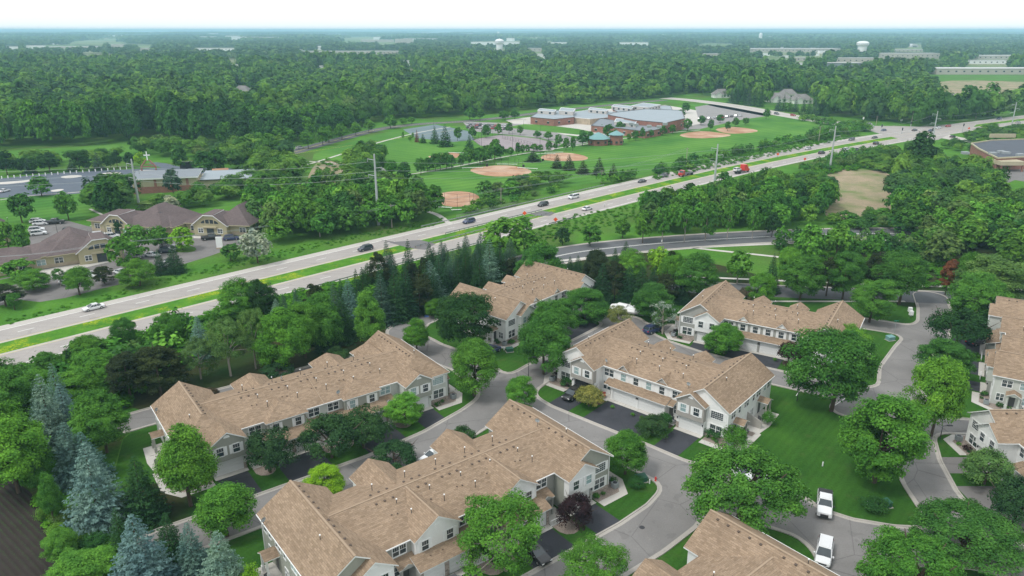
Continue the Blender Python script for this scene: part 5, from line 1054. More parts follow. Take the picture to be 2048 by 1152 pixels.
# foreground and neighbourhood trees, one by one
for a in [
 ('spread', 1478, 1052, 886, 226, 'mid', 'large spreading tree with forked bare trunk over the parked cars, lower centre right'),
 ('maple', 1748, 965, 788, 162, 'lawn', 'big round maple on the open lawn above the white pickup'),
 ('maple', 1662, 822, 668, 186, 'mid', 'biggest dark green maple at the top of the open lawn'),
 ('maple', 1862, 872, 722, 124, 'light', 'bright green maple beside the right hand street'),
 ('maple', 1884, 762, 680, 92, 'mid', 'compact round tree behind the bright maple at the right street'),
 ('crab', 1908, 700, 612, 112, 'dark', 'dark broad tree against the tan roofs at the right edge'),
 ('maple', 1945, 640, 548, 96, 'light', 'light green tree where the right street meets the entry road'),
 ('maple', 1985, 615, 513, 140, 'birch', 'tall pale topped tree above the right edge roofs'),
 ('crab', 1968, 968, 893, 98, 'birch', 'airy tree on the lawn beside the white gabled row at right'),
 ('crab', 2025, 1050, 950, 110, 'crab', 'dark airy tree cut by the right edge above the lower ash'),
 ('maple', 2045, 800, 728, 70, 'light', 'bright tree cut by the right edge between two rows'),
 ('spread', 1926, 1113, 1002, 205, 'mid', 'spreading tree over the lower right road bend'),
 ('spread', 1822, 1200, 1056, 205, 'lawn', 'large tree cut by the bottom edge at lower right'),
 ('oval', 1250, 948, 864, 80, 'mid', 'small round tree at the street corner beside the foreground row'),
 ('crab', 1152, 1052, 983, 78, 'purple', 'purple leaved crabapple in front of the foreground row'),
 ('airy', 1012, 1140, 1000, 170, 'lawn', 'tall airy green tree in front of the foreground garages'),
 ('airy', 1190, 1190, 1090, 125, 'lawn', 'green tree cut by the bottom edge beside the lower street'),
 ('crab', 541, 945, 853, 100, 'crab', 'dark crabapple left of the tree pair before the sage row'),
 ('crab', 664, 915, 820, 118, 'crab', 'dark wide crabapple, left one of the touching pair before the sage row'),
 ('crab', 728, 896, 812, 104, 'crab', 'dark wide crabapple, right one of the touching pair before the sage row'),
 ('maple', 811, 852, 793, 72, 'light', 'fresh green young tree between two black driveways of the sage row'),
 ('crab', 788, 935, 876, 98, 'crab', 'dark airy tree on the near side of the street behind the foreground roof'),
 ('maple', 655, 1000, 929, 70, 'lime', 'lime green young tree peeping over the foreground roof'),
 ('crab', 925, 898, 850, 62, 'crab', 'small dark tree behind the right end of the foreground roof'),
 ('oval', 382, 1012, 858, 134, 'lawn', 'tall dense maple hiding the left end of the sage row'),
 ('oval', 455, 1072, 975, 102, 'lawn', 'rounded linden at the left end of the middle street'),
 ('maple', 214, 905, 792, 108, 'lawn', 'broad leaved tree beside the blue spruces at left'),
 ('spruce', 203, 1052, 893, 112, 'blue', 'largest blue spruce in the left foreground'),
 ('spruce', 152, 965, 850, 84, 'blue2', 'drooping blue spruce behind the largest one'),
 ('spruce', 180, 960, 868, 80, 'blue2', 'blue spruce tucked between the drooping one and the largest one'),
 ('spruce', 112, 905, 755, 78, 'blue', 'tall blue spruce at the head of the left group'),
 ('spruce', 130, 855, 732, 62, 'blue2', 'slim blue spruce behind the tall one at left'),
 ('spruce', 142, 880, 772, 70, 'blue', 'pale blue spruce right of the tall one at left'),
 ('spruce', 92, 870, 765, 52, 'bluegrey', 'greyish spruce on the left side of the blue group'),
 ('spruce', 291, 1038, 918, 86, 'spruce', 'green spruce between the largest blue spruce and the tall maple'),
 ('spruce', 292, 1180, 1036, 118, 'blue', 'blue spruce cut by the bottom edge, left of three'),
 ('spruce', 252, 1130, 1020, 56, 'spruce', 'slim green spruce behind the bottom blue spruces'),
 ('spruce', 345, 1118, 1030, 60, 'spruce', 'green spruce between the two bottom blue spruces'),
 ('spruce', 390, 1150, 1050, 72, 'blue2', 'blue green spruce near the lane end at the bottom'),
 ('spruce', 452, 1190, 1068, 98, 'blue', 'blue spruce cut by the bottom edge beside the foreground row'),
 ('maple', 128, 1118, 1062, 78, 'light', 'yellow green bush tree at the edge of the dark crop field'),
 ('maple', 176, 1175, 1102, 128, 'light', 'yellow green tree cut by the bottom edge beside the crop field'),
 ('oval', 112, 1055, 950, 52, 'mid', 'narrow young tree between the crop field and the largest blue spruce'),
 ('maple', 38, 985, 812, 155, 'lawn', 'big leafy tree at the left edge above the crop field'),
 ('maple', 95, 975, 905, 84, 'mid', 'low leafy tree right of the big left edge tree'),
 ('maple', 20, 842, 722, 120, 'mid', 'upper leafy tree at the left edge below the highway'),
 ('maple', 70, 820, 740, 90, 'lawn', 'leafy tree behind the blue spruces at the left edge'),
 ('maple', 195, 790, 702, 88, 'light', 'light green tree beside the dark pines left of centre'),
 ('maple', 158, 822, 744, 92, 'lawn', 'round green tree right of the tall blue spruce'),
 ('maple', 232, 800, 728, 64, 'lawn', 'green tree squeezed between the light tree and the dark pines'),
 ('pine', 262, 800, 698, 84, 'pine', 'leftmost of the dark pines behind the sage row'),
 ('pine', 322, 790, 680, 90, 'pine', 'largest of the dark pines behind the sage row'),
 ('pine', 290, 775, 700, 70, 'pine', 'dark pine between the leftmost and the largest'),
 ('pine', 352, 770, 690, 56, 'pine', 'rightmost of the dark pines behind the sage row'),
 ('spruce', 404, 712, 636, 42, 'blue', 'small bright blue spruce in the tree belt below the highway'),
 ('airy', 462, 752, 640, 96, 'birch', 'multi stemmed birch in the tree belt behind the sage row'),
 ('airy', 402, 758, 676, 62, 'birch', 'small pale stemmed birch left of the multi stemmed one'),
 ('airy', 512, 738, 622, 78, 'birch', 'leaning birch between the multi stemmed one and the maples'),
 ('maple', 575, 738, 620, 102, 'lawn', 'large maple in the belt behind the sage row'),
 ('maple', 612, 716, 604, 74, 'lawn', 'maple just right of the largest one in the belt'),
 ('maple', 644, 700, 588, 84, 'mid', 'dense maple in the belt left of the spruces'),
 ('oval', 742, 702, 582, 72, 'light', 'bright pointed tree before the dark spruces'),
 ('maple', 487, 648, 563, 84, 'lawn', 'light green tree beside the lower carriageway'),
 ('maple', 530, 645, 560, 56, 'dark', 'dark tree paired with a lighter one beside the lower carriageway'),
 ('maple', 340, 690, 628, 56, 'lawn', 'small tree reaching over the lower carriageway edge line'),
 ('maple', 255, 700, 640, 60, 'mid', 'shrubby tree at the highway edge left of centre'),
 ('maple', 178, 730, 674, 72, 'lawn', 'shrubby tree at the highway edge near the left'),
 ('maple', 100, 760, 706, 60, 'mid', 'leftmost shrubby tree at the highway edge'),
 ('maple', 925, 708, 594, 142, 'dark', 'large dark tree in front of the white row at centre'),
 ('maple', 1100, 682, 604, 82, 'mid', 'round tree close to the front of the white row'),
 ('maple', 1088, 748, 628, 102, 'mid', 'big tree at the corner by the street lamp'),
 ('maple', 1170, 642, 576, 88, 'mid', 'round tree on the lawn between two driveways of the white row'),
 ('oval', 835, 708, 640, 62, 'lawn', 'green tree on the inside of the curved lane'),
 ('oval', 948, 792, 678, 88, 'lawn', 'tall dense tree between the two streets at centre'),
 ('maple', 1040, 818, 753, 58, 'light', 'small light tree behind the peak of the foreground roof'),
 ('maple', 868, 632, 598, 38, 'lawn', 'little round tree at the end of the curved lane'),
 ('maple', 1447, 708, 650, 72, 'lawn', 'bright round tree before the grey row'),
 ('crab', 1575, 732, 680, 48, 'purple', 'dark purple tree before the grey row'),
 ('airy', 1692, 722, 650, 76, 'light', 'thin light green tree behind the biggest lawn maple'),
 ('oval', 1604, 730, 700, 26, 'lawn', 'tiny green tree at the corner of the grey row'),
 ('maple', 1738, 645, 560, 84, 'light', 'light green tree at the right end of the grey row'),
 ('maple', 1798, 608, 508, 112, 'mid', 'large dense tree on the corner lawn of the entry road'),
 ('maple', 1685, 598, 503, 72, 'mid', 'dense upright tree behind the grey row roof'),
 ('maple', 1599, 600, 514, 80, 'lawn', 'round green tree left of the dense upright one'),
 ('pine', 1652, 592, 508, 46, 'pine', 'dark pine between two green trees behind the grey row'),
 ('pine', 1746, 592, 500, 62, 'pine', 'wide dark pine left of the large corner tree'),
 ('pine', 1890, 590, 514, 36, 'rust', 'reddish brown dying spruce at upper right'),
 ('maple', 1926, 600, 508, 52, 'lawn', 'green tree right of the reddish brown spruce'),
 ('maple', 1572, 575, 498, 56, 'light', 'light tree behind the dark small spruce'),
 ('spruce', 1540, 585, 510, 30, 'spruce', 'dark small spruce behind the grey row'),
 ('maple', 1522, 612, 548, 66, 'lawn', 'spreading bright tree behind the peak of the grey row'),
 ('crab', 1492, 608, 572, 42, (.14, .12, .08), 'brownish flowering tree beside the grey row roof'),
 ('maple', 1618, 522, 452, 50, 'light', 'light tree standing in front of the county road, left of two'),
 ('maple', 1671, 518, 449, 48, 'light', 'light tree standing in front of the county road, right of two'),
 ('maple', 1302, 640, 568, 74, 'mid', 'round tree on the lawn beside the white wrapped boat'),
 ('maple', 1393, 602, 512, 84, 'mid', 'big tree left of the grey row peak'),
 ('maple', 1345, 590, 508, 60, 'lawn', 'green tree in the belt above the white boat'),
 ('airy', 1474, 568, 506, 60, 'lawn', 'bright tree in the belt behind the grey row'),
 ('bare', 1325, 668, 603, 58, 'olive', 'half bare grey tree at the end of the lane behind the white row'),
 ('airy', 1318, 664, 622, 40, 'birch', 'low green tree beside the half bare one'),
 ('airy', 1236, 660, 613, 54, 'khaki', 'yellowish young tree beside the street end'),
 ('oval', 1188, 578, 500, 46, 'pine', 'rounded pine standing against the county road'),
 ('maple', 1266, 570, 502, 60, 'light', 'light green tree above the white wrapped boat'),
 ('maple', 1318, 566, 498, 48, 'lime', 'yellow green tree in the belt by the county road'),
 ('maple', 1048, 470, 436, 34, 'lawn', 'bright tree top beside the bridge, right one'),
 ('maple', 1000, 520, 440, 84, 'light', 'bright tree beside the bridge, left and larger one'),
 ('maple', 1050, 512, 462, 58, 'lawn', 'tree close below the bridge gap'),
 ('maple', 1082, 578, 488, 84, 'mid', 'broad tree behind the top of the white row'),
 ('spruce', 1020, 556, 480, 42, 'bluegrey', 'blue grey spruce near the bridge'),
 ('maple', 1180, 492, 452, 42, 'lawn', 'round tree on the bank between highway and county road'),
 ('maple', 1125, 490, 456, 30, 'dark', 'dark small tree on the bank near the bridge'),
 ('maple', 1245, 476, 440, 34, 'lawn', 'small tree on the bank left of the even row'),
 ('airy', 1368, 484, 412, 42, 'mid', 'first tree of the even row along the county road'), ('airy', 1410, 482, 412, 38, 'mid', 'second tree of the even row along the county road'),
 ('airy', 1454, 480, 413, 34, 'mid', 'third tree of the even row along the county road'), ('airy', 1504, 478, 420, 30, 'lawn', 'fourth tree of the even row along the county road'), ('airy', 1324, 486, 416, 42, 'mid', 'leftmost larger tree of the even row along the county road'), ('maple', 1543, 474, 428, 30, 'dark', 'dark last tree of the even row along the county road'), ('maple', 1285, 486, 425, 40, 'lawn', 'tree left of the even row near the highway'),
 ('maple', 1410, 320, 280, 0.1, 'mid', None),
 ('maple', 280, 572, 520, 66, 'lawn', 'large rounded bush tree beside the highway verge'), ('maple', 462, 522, 490, 44, 'mid', 'rounded bush left of the silver tree'), ('maple', 516, 526, 462, 62, 'olive', 'silver leaved tree beside the highway'),
 ('oval', 160, 590, 536, 50, 'lawn', 'green tree on the verge below the nearest office'), ('airy', 252, 545, 475, 60, 'lawn', 'pale trunked tree beside the nearest office'), ('maple', 280, 515, 452, 54, 'light', 'bright tree in the office parking'), ('maple', 325, 500, 455, 44, 'lawn', 'green tree in the middle of the office parking'),
 ('maple', 366, 500, 456, 46, 'lime', 'yellow green tree on the parking island'), ('spruce', 322, 548, 500, 24, 'spruce', 'thin dark spruce at the parking edge'), ('spruce', 352, 545, 492, 36, 'spruce', 'wider dark spruce at the parking edge'), ('pine', 210, 568, 528, 42, 'pine', 'dark shrubby tree at the parking edge'), ('airy', 122, 572, 538, 36, 'mid', 'airy tree in front of the nearest office'),
 ('maple', 68, 580, 540, 60, 'lawn', 'round tree at the front left of the nearest office'), ('maple', 35, 560, 522, 62, 'lawn', 'wide low tree at the left edge before the offices'), ('pine', 12, 612, 568, 60, 'pine', 'dark bush tree at the left edge beside the verge'), ('maple', 30, 620, 588, 32, 'mid', 'small green bush at the left edge beside the verge'), ('maple', 245, 470, 440, 30, 'dark', 'dark round tree before the far office'),
 ('maple', 45, 446, 390, 50, 'mid', 'round tree on the church lawn at left'), ('maple', 138, 440, 386, 42, 'mid', 'upright tree on the church lawn before the parking'), ('maple', 84, 392, 354, 40, 'mid', 'round tree at the edge of the church parking'), ('maple', 18, 500, 445, 44, 'lawn', 'round tree at the left edge above the offices'), ('oval', 50, 510, 452, 30, 'mid', 'narrow tree behind the nearest office at left')]:
    if a[-1]: T_(*a)
# spruce belt between the highway and the houses, and behind the white row
k = 0; sp = [(557, 655, 600, 30, 'blue'), (572, 652, 590, 24, 'bluegrey'), (598, 660, 580, 26, 'bluegrey'), (628, 640, 575, 22, 'bluegrey'), (640, 655, 600, 26, 'spruce'), (674, 668, 570, 40, 'bluegrey'), (702, 662, 562, 44, 'blue2'), (688, 680, 600, 46, 'spruce'), (722, 650, 585, 30, 'spruce'),
 (737, 572, 528, 32, 'dark'), (685, 620, 560, 22, 'spruce'), (766, 645, 553, 44, 'bluegrey'), (792, 640, 545, 44, 'spruce'), (815, 632, 538, 40, 'spruce'), (840, 628, 545, 44, 'pine'), (862, 610, 525, 50, 'blue2'), (785, 560, 500, 24, 'spruce'), (828, 590, 522, 34, 'pine'), (880, 600, 515, 44, 'spruce'),
 (868, 545, 497, 26, 'spruce'), (888, 560, 498, 26, 'spruce'), (908, 590, 502, 42, 'bluegrey'), (934, 585, 505, 36, 'spruce'), (952, 570, 500, 34, 'bluegrey'), (980, 585, 484, 42, 'blue2'), (1000, 580, 500, 38, 'spruce'), (1024, 575, 512, 36, 'pine'), (960, 600, 520, 40, 'dark'),
 (1108, 562, 510, 20, 'spruce'), (1115, 560, 516, 18, 'spruce'), (1139, 562, 515, 22, 'spruce'), (1155, 564, 513, 24, 'spruce'), (1228, 562, 498, 24, 'spruce'), (1250, 530, 484, 22, 'dark'), (1203, 606, 530, 40, 'spruce'), (1180, 600, 545, 34, 'pine'), (1256, 608, 533, 40, 'spruce'), (1228, 604, 520, 40, 'pine'),
 (1281, 612, 536, 42, 'spruce'), (1305, 600, 535, 34, 'spruce'), (1341, 590, 497, 24, 'pine'), (1330, 606, 540, 38, 'pine'), (1360, 604, 545, 34, 'spruce'), (1160, 590, 545, 30, 'spruce'), (1130, 585, 540, 26, 'spruce'), (1210, 575, 530, 28, 'pine'), (655, 700, 630, 34, 'spruce'), (610, 690, 625, 30, 'dark')]
def grid_pts(poly, step, seed, excl=()):
    rng = np.random.default_rng(seed); W_ = np.array(GS(poly)); x0, y0 = W_.min(0); x1, y1 = W_.max(0)
    gx_, gy_ = np.meshgrid(np.arange(x0, x1, step), np.arange(y0, y1, step)); p = np.stack([gx_.ravel(), gy_.ravel()], 1) + rng.uniform(-.42, .42, (gx_.size, 2)) * step
    px, py, zc = PX(np.column_stack([p, np.zeros(len(p))])); k = inpoly(px, py, poly) & (zc > 1)
    for e in excl: k &= ~inpoly(px, py, e)
    return p[k]
BELT = []
for q_ in grid_pts([(560, 672), (700, 600), (860, 556), (1000, 530), (1010, 585), (880, 618), (800, 640), (700, 690), (620, 712)], 4.6, 88):
    fx, fy_, fz = PX((q_[0], q_[1], 0)); hh = rt.uniform(8, 12.5); tp = float(PX((q_[0], q_[1], hh))[1])
    if rt.random() < .62: sp.append((round(float(fx), 1), round(float(fy_), 1), tp, rt.uniform(4.4, 6.2) * FOC / fz / 1.5, rt.choice(['spruce', 'spruce', 'bluegrey', 'dark', 'pine'])))
for x, yb, yt, w_, c_ in sorted(sp):
    lb = 'blue grey spruce' if c_ in ('blue', 'blue2', 'bluegrey') else 'rounded dark pine' if c_ == 'pine' else 'deep green spruce' if c_ == 'spruce' else 'very dark conifer'
    wh = 'below the bridge gap' if 860 < x < 1060 else 'behind the all white row' if x >= 1060 else 'between highway and curved lane' if x > 720 else 'between highway and sage row'
    BELT.append(o_ := T_('spruce' if c_ != 'pine' else 'pine', x, yb, yt, w_ * 1.15, c_, lb + ' ' + wh, 'evergreens of the screening belt')); o_['px'] = x
cnt = {}
for o_ in BELT: cnt.setdefault(o_['label'], []).append(o_)
for lb, os_ in cnt.items():
    for i, o_ in enumerate(os_):
        if len(os_) > 1: o_['label'] = lb + ', number %d from the left' % (i + 1)
for i, (x, yb, yt) in enumerate([(1462, 206, 180), (1474, 208, 178), (1486, 209, 176), (1497, 211, 180), (1508, 212, 178), (1520, 214, 182), (1556, 221, 192), (1566, 222, 190), (1578, 223, 194), (1590, 224, 196), (1606, 228, 198), (1617, 229, 196), (1628, 231, 200), (1640, 231, 198), (1652, 233, 202)]):
    T_('spruce', x, yb, yt, 13, ('bluegrey', 'spruce', 'deep')[i % 3], 'conifer beyond the wide street, number %d of the clump from the left' % (i + 1), 'conifers along the wide street', 1)
# park trees: rows and singles at medium distance
park = [(300, 305, 338, 28, 'mid', 'maple', 'grp'), ]
ORD = 'first second third fourth fifth sixth seventh eighth ninth tenth eleventh twelfth thirteenth fourteenth fifteenth sixteenth seventeenth eighteenth nineteenth twentieth'.split()
def ordn(i): return ORD[i] if i < 20 else '%d%s' % (i + 1, {1: 'st', 2: 'nd', 3: 'rd'}.get((i + 1) % 10, 'th'))
def row(kind, pts, col, label, group, lod=1):
    for i, (x, yb, yt, w_) in enumerate(sorted(pts)): T_(kind, x, yb, yt, w_, col, label + ', %s from the left' % ordn(i), group, lod)
row('maple', [(617, 297, 262, 30), (646, 291, 256, 28), (658, 285, 254, 28), (684, 279, 248, 26), (712, 271, 246, 24), (738, 265, 240, 24), (781, 257, 231, 26), (540, 300, 268, 28), (500, 300, 270, 28), (578, 290, 258, 30), (808, 250, 236, 18), (823, 247, 234, 16)], 'lawn', 'street tree along the curving park road', 'street trees along the park road')
row('maple', [(785, 354, 322, 26), (808, 351, 324, 26), (842, 350, 318, 26), (855, 343, 316, 22), (871, 341, 308, 24), (881, 340, 308, 24), (893, 337, 306, 22), (903, 339, 310, 20), (922, 335, 310, 18), (938, 331, 296, 28), (960, 330, 296, 32), (972, 325, 292, 26), (990, 320, 280, 30), (1000, 318, 292, 26), (1012, 308, 298, 12), (1022, 312, 295, 14), (1035, 311, 286, 12), (1044, 309, 290, 12), (1054, 305, 290, 12), (1068, 303, 288, 18), (1080, 304, 290, 14)], 'mid', 'tree in the row beside the ball field path', 'trees beside the ball field path')
row('spruce', [(1066, 323, 302, 26), (1114, 336, 310, 20), (1138, 340, 310, 22), (1166, 347, 322, 24), (1198, 350, 316, 24), (1226, 357, 328, 22)], 'pine', 'dark pine behind the ball diamonds', 'pines behind the ball diamonds')
row('spruce', [(870, 287, 254, 18), (891, 293, 250, 24), (939, 300, 270, 18)], 'deep', 'dark evergreen beside the tennis court', 'evergreens by the tennis court')
row('maple', [(915, 282, 256, 18), (945, 276, 254, 16), (972, 276, 250, 18), (997, 270, 248, 14), (1018, 268, 246, 16), (1040, 270, 252, 14), (1074, 276, 262, 18), (1097, 280, 264, 20), (1118, 292, 270, 18), (1132, 301, 276, 14), (1145, 302, 274, 12), (1098, 304, 282, 14), (1110, 300, 286, 12), (1010, 240, 222, 24), (1030, 238, 220, 20), (940, 240, 216, 24), (960, 240, 218, 18), (1258, 283, 268, 10), (1271, 281, 262, 16), (1285, 279, 256, 12), (1302, 275, 260, 14), (1325, 271, 252, 16), (1345, 268, 250, 16), (1375, 262, 238, 20), (1230, 285, 260, 16), (1165, 292, 262, 26), (1180, 288, 264, 20), (1215, 280, 250, 24), (1240, 266, 244, 20), (1205, 262, 250, 24), (1310, 240, 226, 24), (1335, 238, 224, 20), (1402, 250, 232, 18), (1420, 262, 240, 14), (1440, 246, 230, 18), (1455, 262, 244, 14), (1470, 254, 236, 16), (1532, 238, 218, 16), (1490, 250, 236, 14), (1370, 226, 206, 18), (1360, 240, 220, 20)], 'mid', 'planted tree around the school', 'planted trees around the school', 1)
row('shrub', [(806, 280, 262, 6), (826, 279, 264, 8), (820, 284, 272, 7)], 'lawn', 'sapling by the tennis court', 'saplings by the tennis court'); T_('spruce', 834, 284, 260, 9, 'rust', 'brown dead sapling on the mown slope', None, 1); T_('spruce', 846, 286, 268, 12, 'deep', 'small green spruce beside the brown dead sapling', None, 1)
row('maple', [(15, 350, 305, 40), (100, 344, 308, 50), (160, 340, 306, 30), (172, 342, 316, 24), (235, 336, 302, 22), (260, 334, 306, 24), (222, 338, 312, 24), (45, 347, 318, 22), (65, 346, 322, 26)], 'dark', 'dark tree behind the church parking', 'trees behind the church parking')
row('spruce', [(198, 340, 305, 22), (60, 347, 316, 22), (145, 342, 318, 20)], 'bluegrey', 'spruce behind the church parking', 'trees behind the church parking')
T_('maple', 282, 335, 306, 26, 'lime', 'yellow green tree beside the church cross', None, 1); T_('maple', 362, 340, 292, 30, 'deep', 'dark tree behind the church entrance', None, 1); T_('maple', 412, 350, 304, 42, 'deep', 'pair forming dense dark tree above the brown shed, left', None, 1); T_('maple', 436, 350, 300, 44, 'deep', 'dense dark tree above the brown shed, right and larger', None, 1); T_('maple', 318, 296, 270, 34, 'birch', 'pale willow like tree standing in the bright meadow', None, 1); T_('maple', 348, 392, 340, 34, 'bluegrey', 'grey green tree in front of the church roof', None, 1)
T_('maple', 1938, 205, 172, 30, 'mid', 'tall single tree before the pinkish marsh at right', None, 1); T_('maple', 342, 425, 392, 34, 'olive', 'silver leaved tree behind the far office', None, 1); T_('maple', 524, 398, 378, 26, 'olive', 'silver leaved bush in the left thicket', None, 1); T_('maple', 1840, 345, 268, 56, 'dark', 'tall dark tree beside the crossroads wood', None, 1)
# ------------------------------------------------------------------ woods filled by regions (pixel outlines): the nearest trees are things, the rest one mass
WOODS = [  # outline, spacing, height range, width, kinds, label
 ([(1262, 446), (1300, 428), (1420, 406), (1500, 392), (1590, 384), (1645, 386), (1662, 400), (1655, 440), (1600, 456), (1400, 466), (1290, 474)], 5.2, (7, 12), 6.5, 'dense green tree in the wood between the highway and the county road', 0),
 ([(1785, 352), (1810, 325), (1850, 330), (1900, 346), (1960, 352), (1986, 372), (1988, 410), (1965, 430), (1930, 450), (1800, 462), (1788, 430), (1775, 405)], 6.0, (8, 12), 8, 'dense green tree in the wood beside the brick store', 0),
 ([(1660, 446), (1700, 438), (1780, 430), (1795, 458), (1680, 462)], 5, (3, 5), 5, 'low tree at the foot of the pinkish marsh', 0),
 ([(1700, 330), (1790, 300), (1800, 330), (1790, 350), (1720, 340)], 6.5, (3, 7), 6, 'scrubby tree on the bank below the highway at right', 0),
 ([(1590, 345), (1640, 322), (1720, 305), (1790, 295), (1720, 330), (1650, 345)], 5.5, (3, 5), 4.5, 'scrub on the highway bank above the wood', 1),
 ([(1800, 460), (1945, 452), (2010, 425), (2100, 410), (2300, 440), (2300, 600), (2060, 590), (1960, 500), (1880, 540), (1830, 500)], 5.6, (6, 11), 7.5, 'bright leafy tree in the thicket at the right edge', 0),
 ([(1540, 490), (1600, 478), (1790, 484), (1860, 500), (1860, 530), (1700, 510), (1540, 500)], 4.6, (3, 6), 5, 'low leafy tree beside the county road footpath', 1),
 ([(1990, 395), (2020, 385), (2060, 400), (2020, 430), (1990, 430)], 7, (4, 6), 5, 'tree in front of the brick store', 0),
 ([(470, 440), (530, 420), (620, 402), (700, 396), (800, 395), (860, 420), (885, 435), (860, 448), (700, 470), (600, 490), (560, 498), (540, 465), (500, 470), (495, 440)], 5.4, (8, 13), 7.5, 'leafy tree in the wood beside the highway left of centre', 0),
 ([(172, 438), (172, 420), (205, 408), (262, 402), (275, 425), (250, 442)], 5.5, (10, 14), 8.5, 'tall tree in the clump behind the far office', 0),
 ([(285, 425), (290, 412), (340, 408), (360, 425), (330, 440), (300, 430)], 6, (4, 6), 6, 'low tree between the church and the far office', 0),
 ([(350, 408), (400, 395), (480, 380), (600, 376), (600, 392), (520, 395), (430, 404), (400, 425), (355, 430)], 6.4, (5, 9), 7, 'leafy tree in the thicket between the church and the offices', 0),
 ([(480, 342), (540, 332), (600, 330), (610, 372), (540, 378), (480, 365)], 7, (6, 11), 8, 'leafy tree in the thicket right of the church', 0),
 ([(440, 345), (445, 318), (480, 300), (560, 306), (580, 325), (520, 335)], 7.5, (8, 13), 8.5, 'tree in the clump where the park road begins', 0),
 ([(690, 325), (730, 312), (768, 322), (762, 356), (740, 384), (760, 400), (700, 400), (690, 372)], 6.5, (7, 11), 7.5, 'tree in the clump behind the tall steel pole', 0),
 ([(255, 308), (300, 300), (380, 306), (430, 300), (470, 315), (440, 330), (360, 312), (260, 318)], 9, (7, 10), 8, 'tree edging the bright meadow', 0),
 ([(0, 330), (120, 322), (240, 314), (260, 320), (120, 334), (0, 340)], 9, (5, 9), 8, 'tree edging the bright meadow', 0),
 ([(960, 392), (1040, 372), (1130, 362), (1140, 370), (1060, 385), (960, 408)], 6, (4, 7), 6, 'dark low tree between the ball field and the highway', 0),
 ([(905, 425), (960, 408), (1060, 392), (1120, 380), (1130, 384), (1040, 402), (940, 430)], 4.4, (2, 3.5), 4, 'rounded bush on the highway bank below the ball field', 1),
 ([(1180, 372), (1300, 345), (1420, 318), (1500, 300), (1600, 280), (1608, 286), (1500, 310), (1400, 334), (1240, 366)], 5.6, (3, 5.5), 5.5, 'rounded bush in the long hedge between park and highway', 1),
 ([(1610, 284), (1625, 268), (1720, 252), (1735, 262), (1680, 275), (1640, 282)], 6, (4, 6), 6, 'rounded bush in the hedge end near the crossroads', 1),
 ([(1585, 232), (1650, 244), (1730, 258), (1735, 264), (1700, 262), (1600, 242)], 6, (3, 5), 6, 'bush in the hedge below the wide street', 1),
 ([(-60, 800), (0, 770), (120, 730), (330, 675), (480, 640), (500, 655), (380, 700), (200, 770), (60, 830), (-60, 900)], 4.6, (3, 6), 5, 'leafy sapling in the belt below the lower carriageway', 1),
 ([(70, 1010), (100, 985), (140, 1005), (200, 1090), (230, 1150), (160, 1150), (110, 1090)], 3.4, (1.2, 2.6), 3, 'leafy bush on the strip beside the dark crop field', 1),
 ([(1880, 300), (1950, 272), (2048, 256), (2300, 236), (2300, 300), (2060, 296), (1930, 312)], 8, (3, 7), 7, 'scrubby tree behind the brick store', 0),
]
SING = []; MASS1 = []; BUSH = []
for i, (poly, st, hr, w_, lab, bush) in enumerate(WOODS):
    for p in grid_pts(poly, st, 40 + i, ): SING.append((math.hypot(*p), p, hr, w_, lab, bush))
SING.sort(key=lambda a: a[0]); nt_, nb_ = 0, 0
for d_, p, hr, w_, lab, bush in SING:
    h_ = rt.uniform(*hr); w2 = w_ * rt.uniform(.8, 1.25); far_ = PX((p[0], p[1], 0))
    inview = -40 < far_[0] < 2090 and far_[1] < 1190
    if bush and inview and nb_ < 230:
        nb_ += 1; cr, tr, ph, pw = proto(('shrub', 1 if d_ > 120 else 0, rt.randrange(3))); nm = 'bush'; cat = 'bush'
    elif not bush and inview and nt_ < 285:
        nt_ += 1; cr, tr, ph, pw = proto((rt.choice(['maple', 'maple', 'oval', 'airy']), 1, rt.randrange(3))); nm = 'woodland_tree'; cat = 'tree'
    else: MASS1.append((p[0], p[1], w2 / 8.4 if not bush else w2 / 3.2, h_ / 11 if not bush else h_ / 2.3, bush)); continue
    o = bpy.data.objects.new(nm, cr); COL.objects.link(o); o.location = (p[0], p[1], 0); o.rotation_euler = (0, 0, rt.uniform(0, 6.28)); o.scale = (w2 / pw, w2 / pw, h_ / ph)
    c_ = CO[rt.choice(['mid', 'lawn', 'lawn', 'deep', 'light', 'mid', 'birch'])]; j = rt.uniform(.75, 1.25); o.color = (c_[0] * j * rt.uniform(.85, 1.2), c_[1] * j, c_[2] * j, 1); tag(o, lab, cat, lab.split(' in the ')[-1] if False else 'trees: ' + lab if cat == 'tree' else 'bushes: ' + lab)
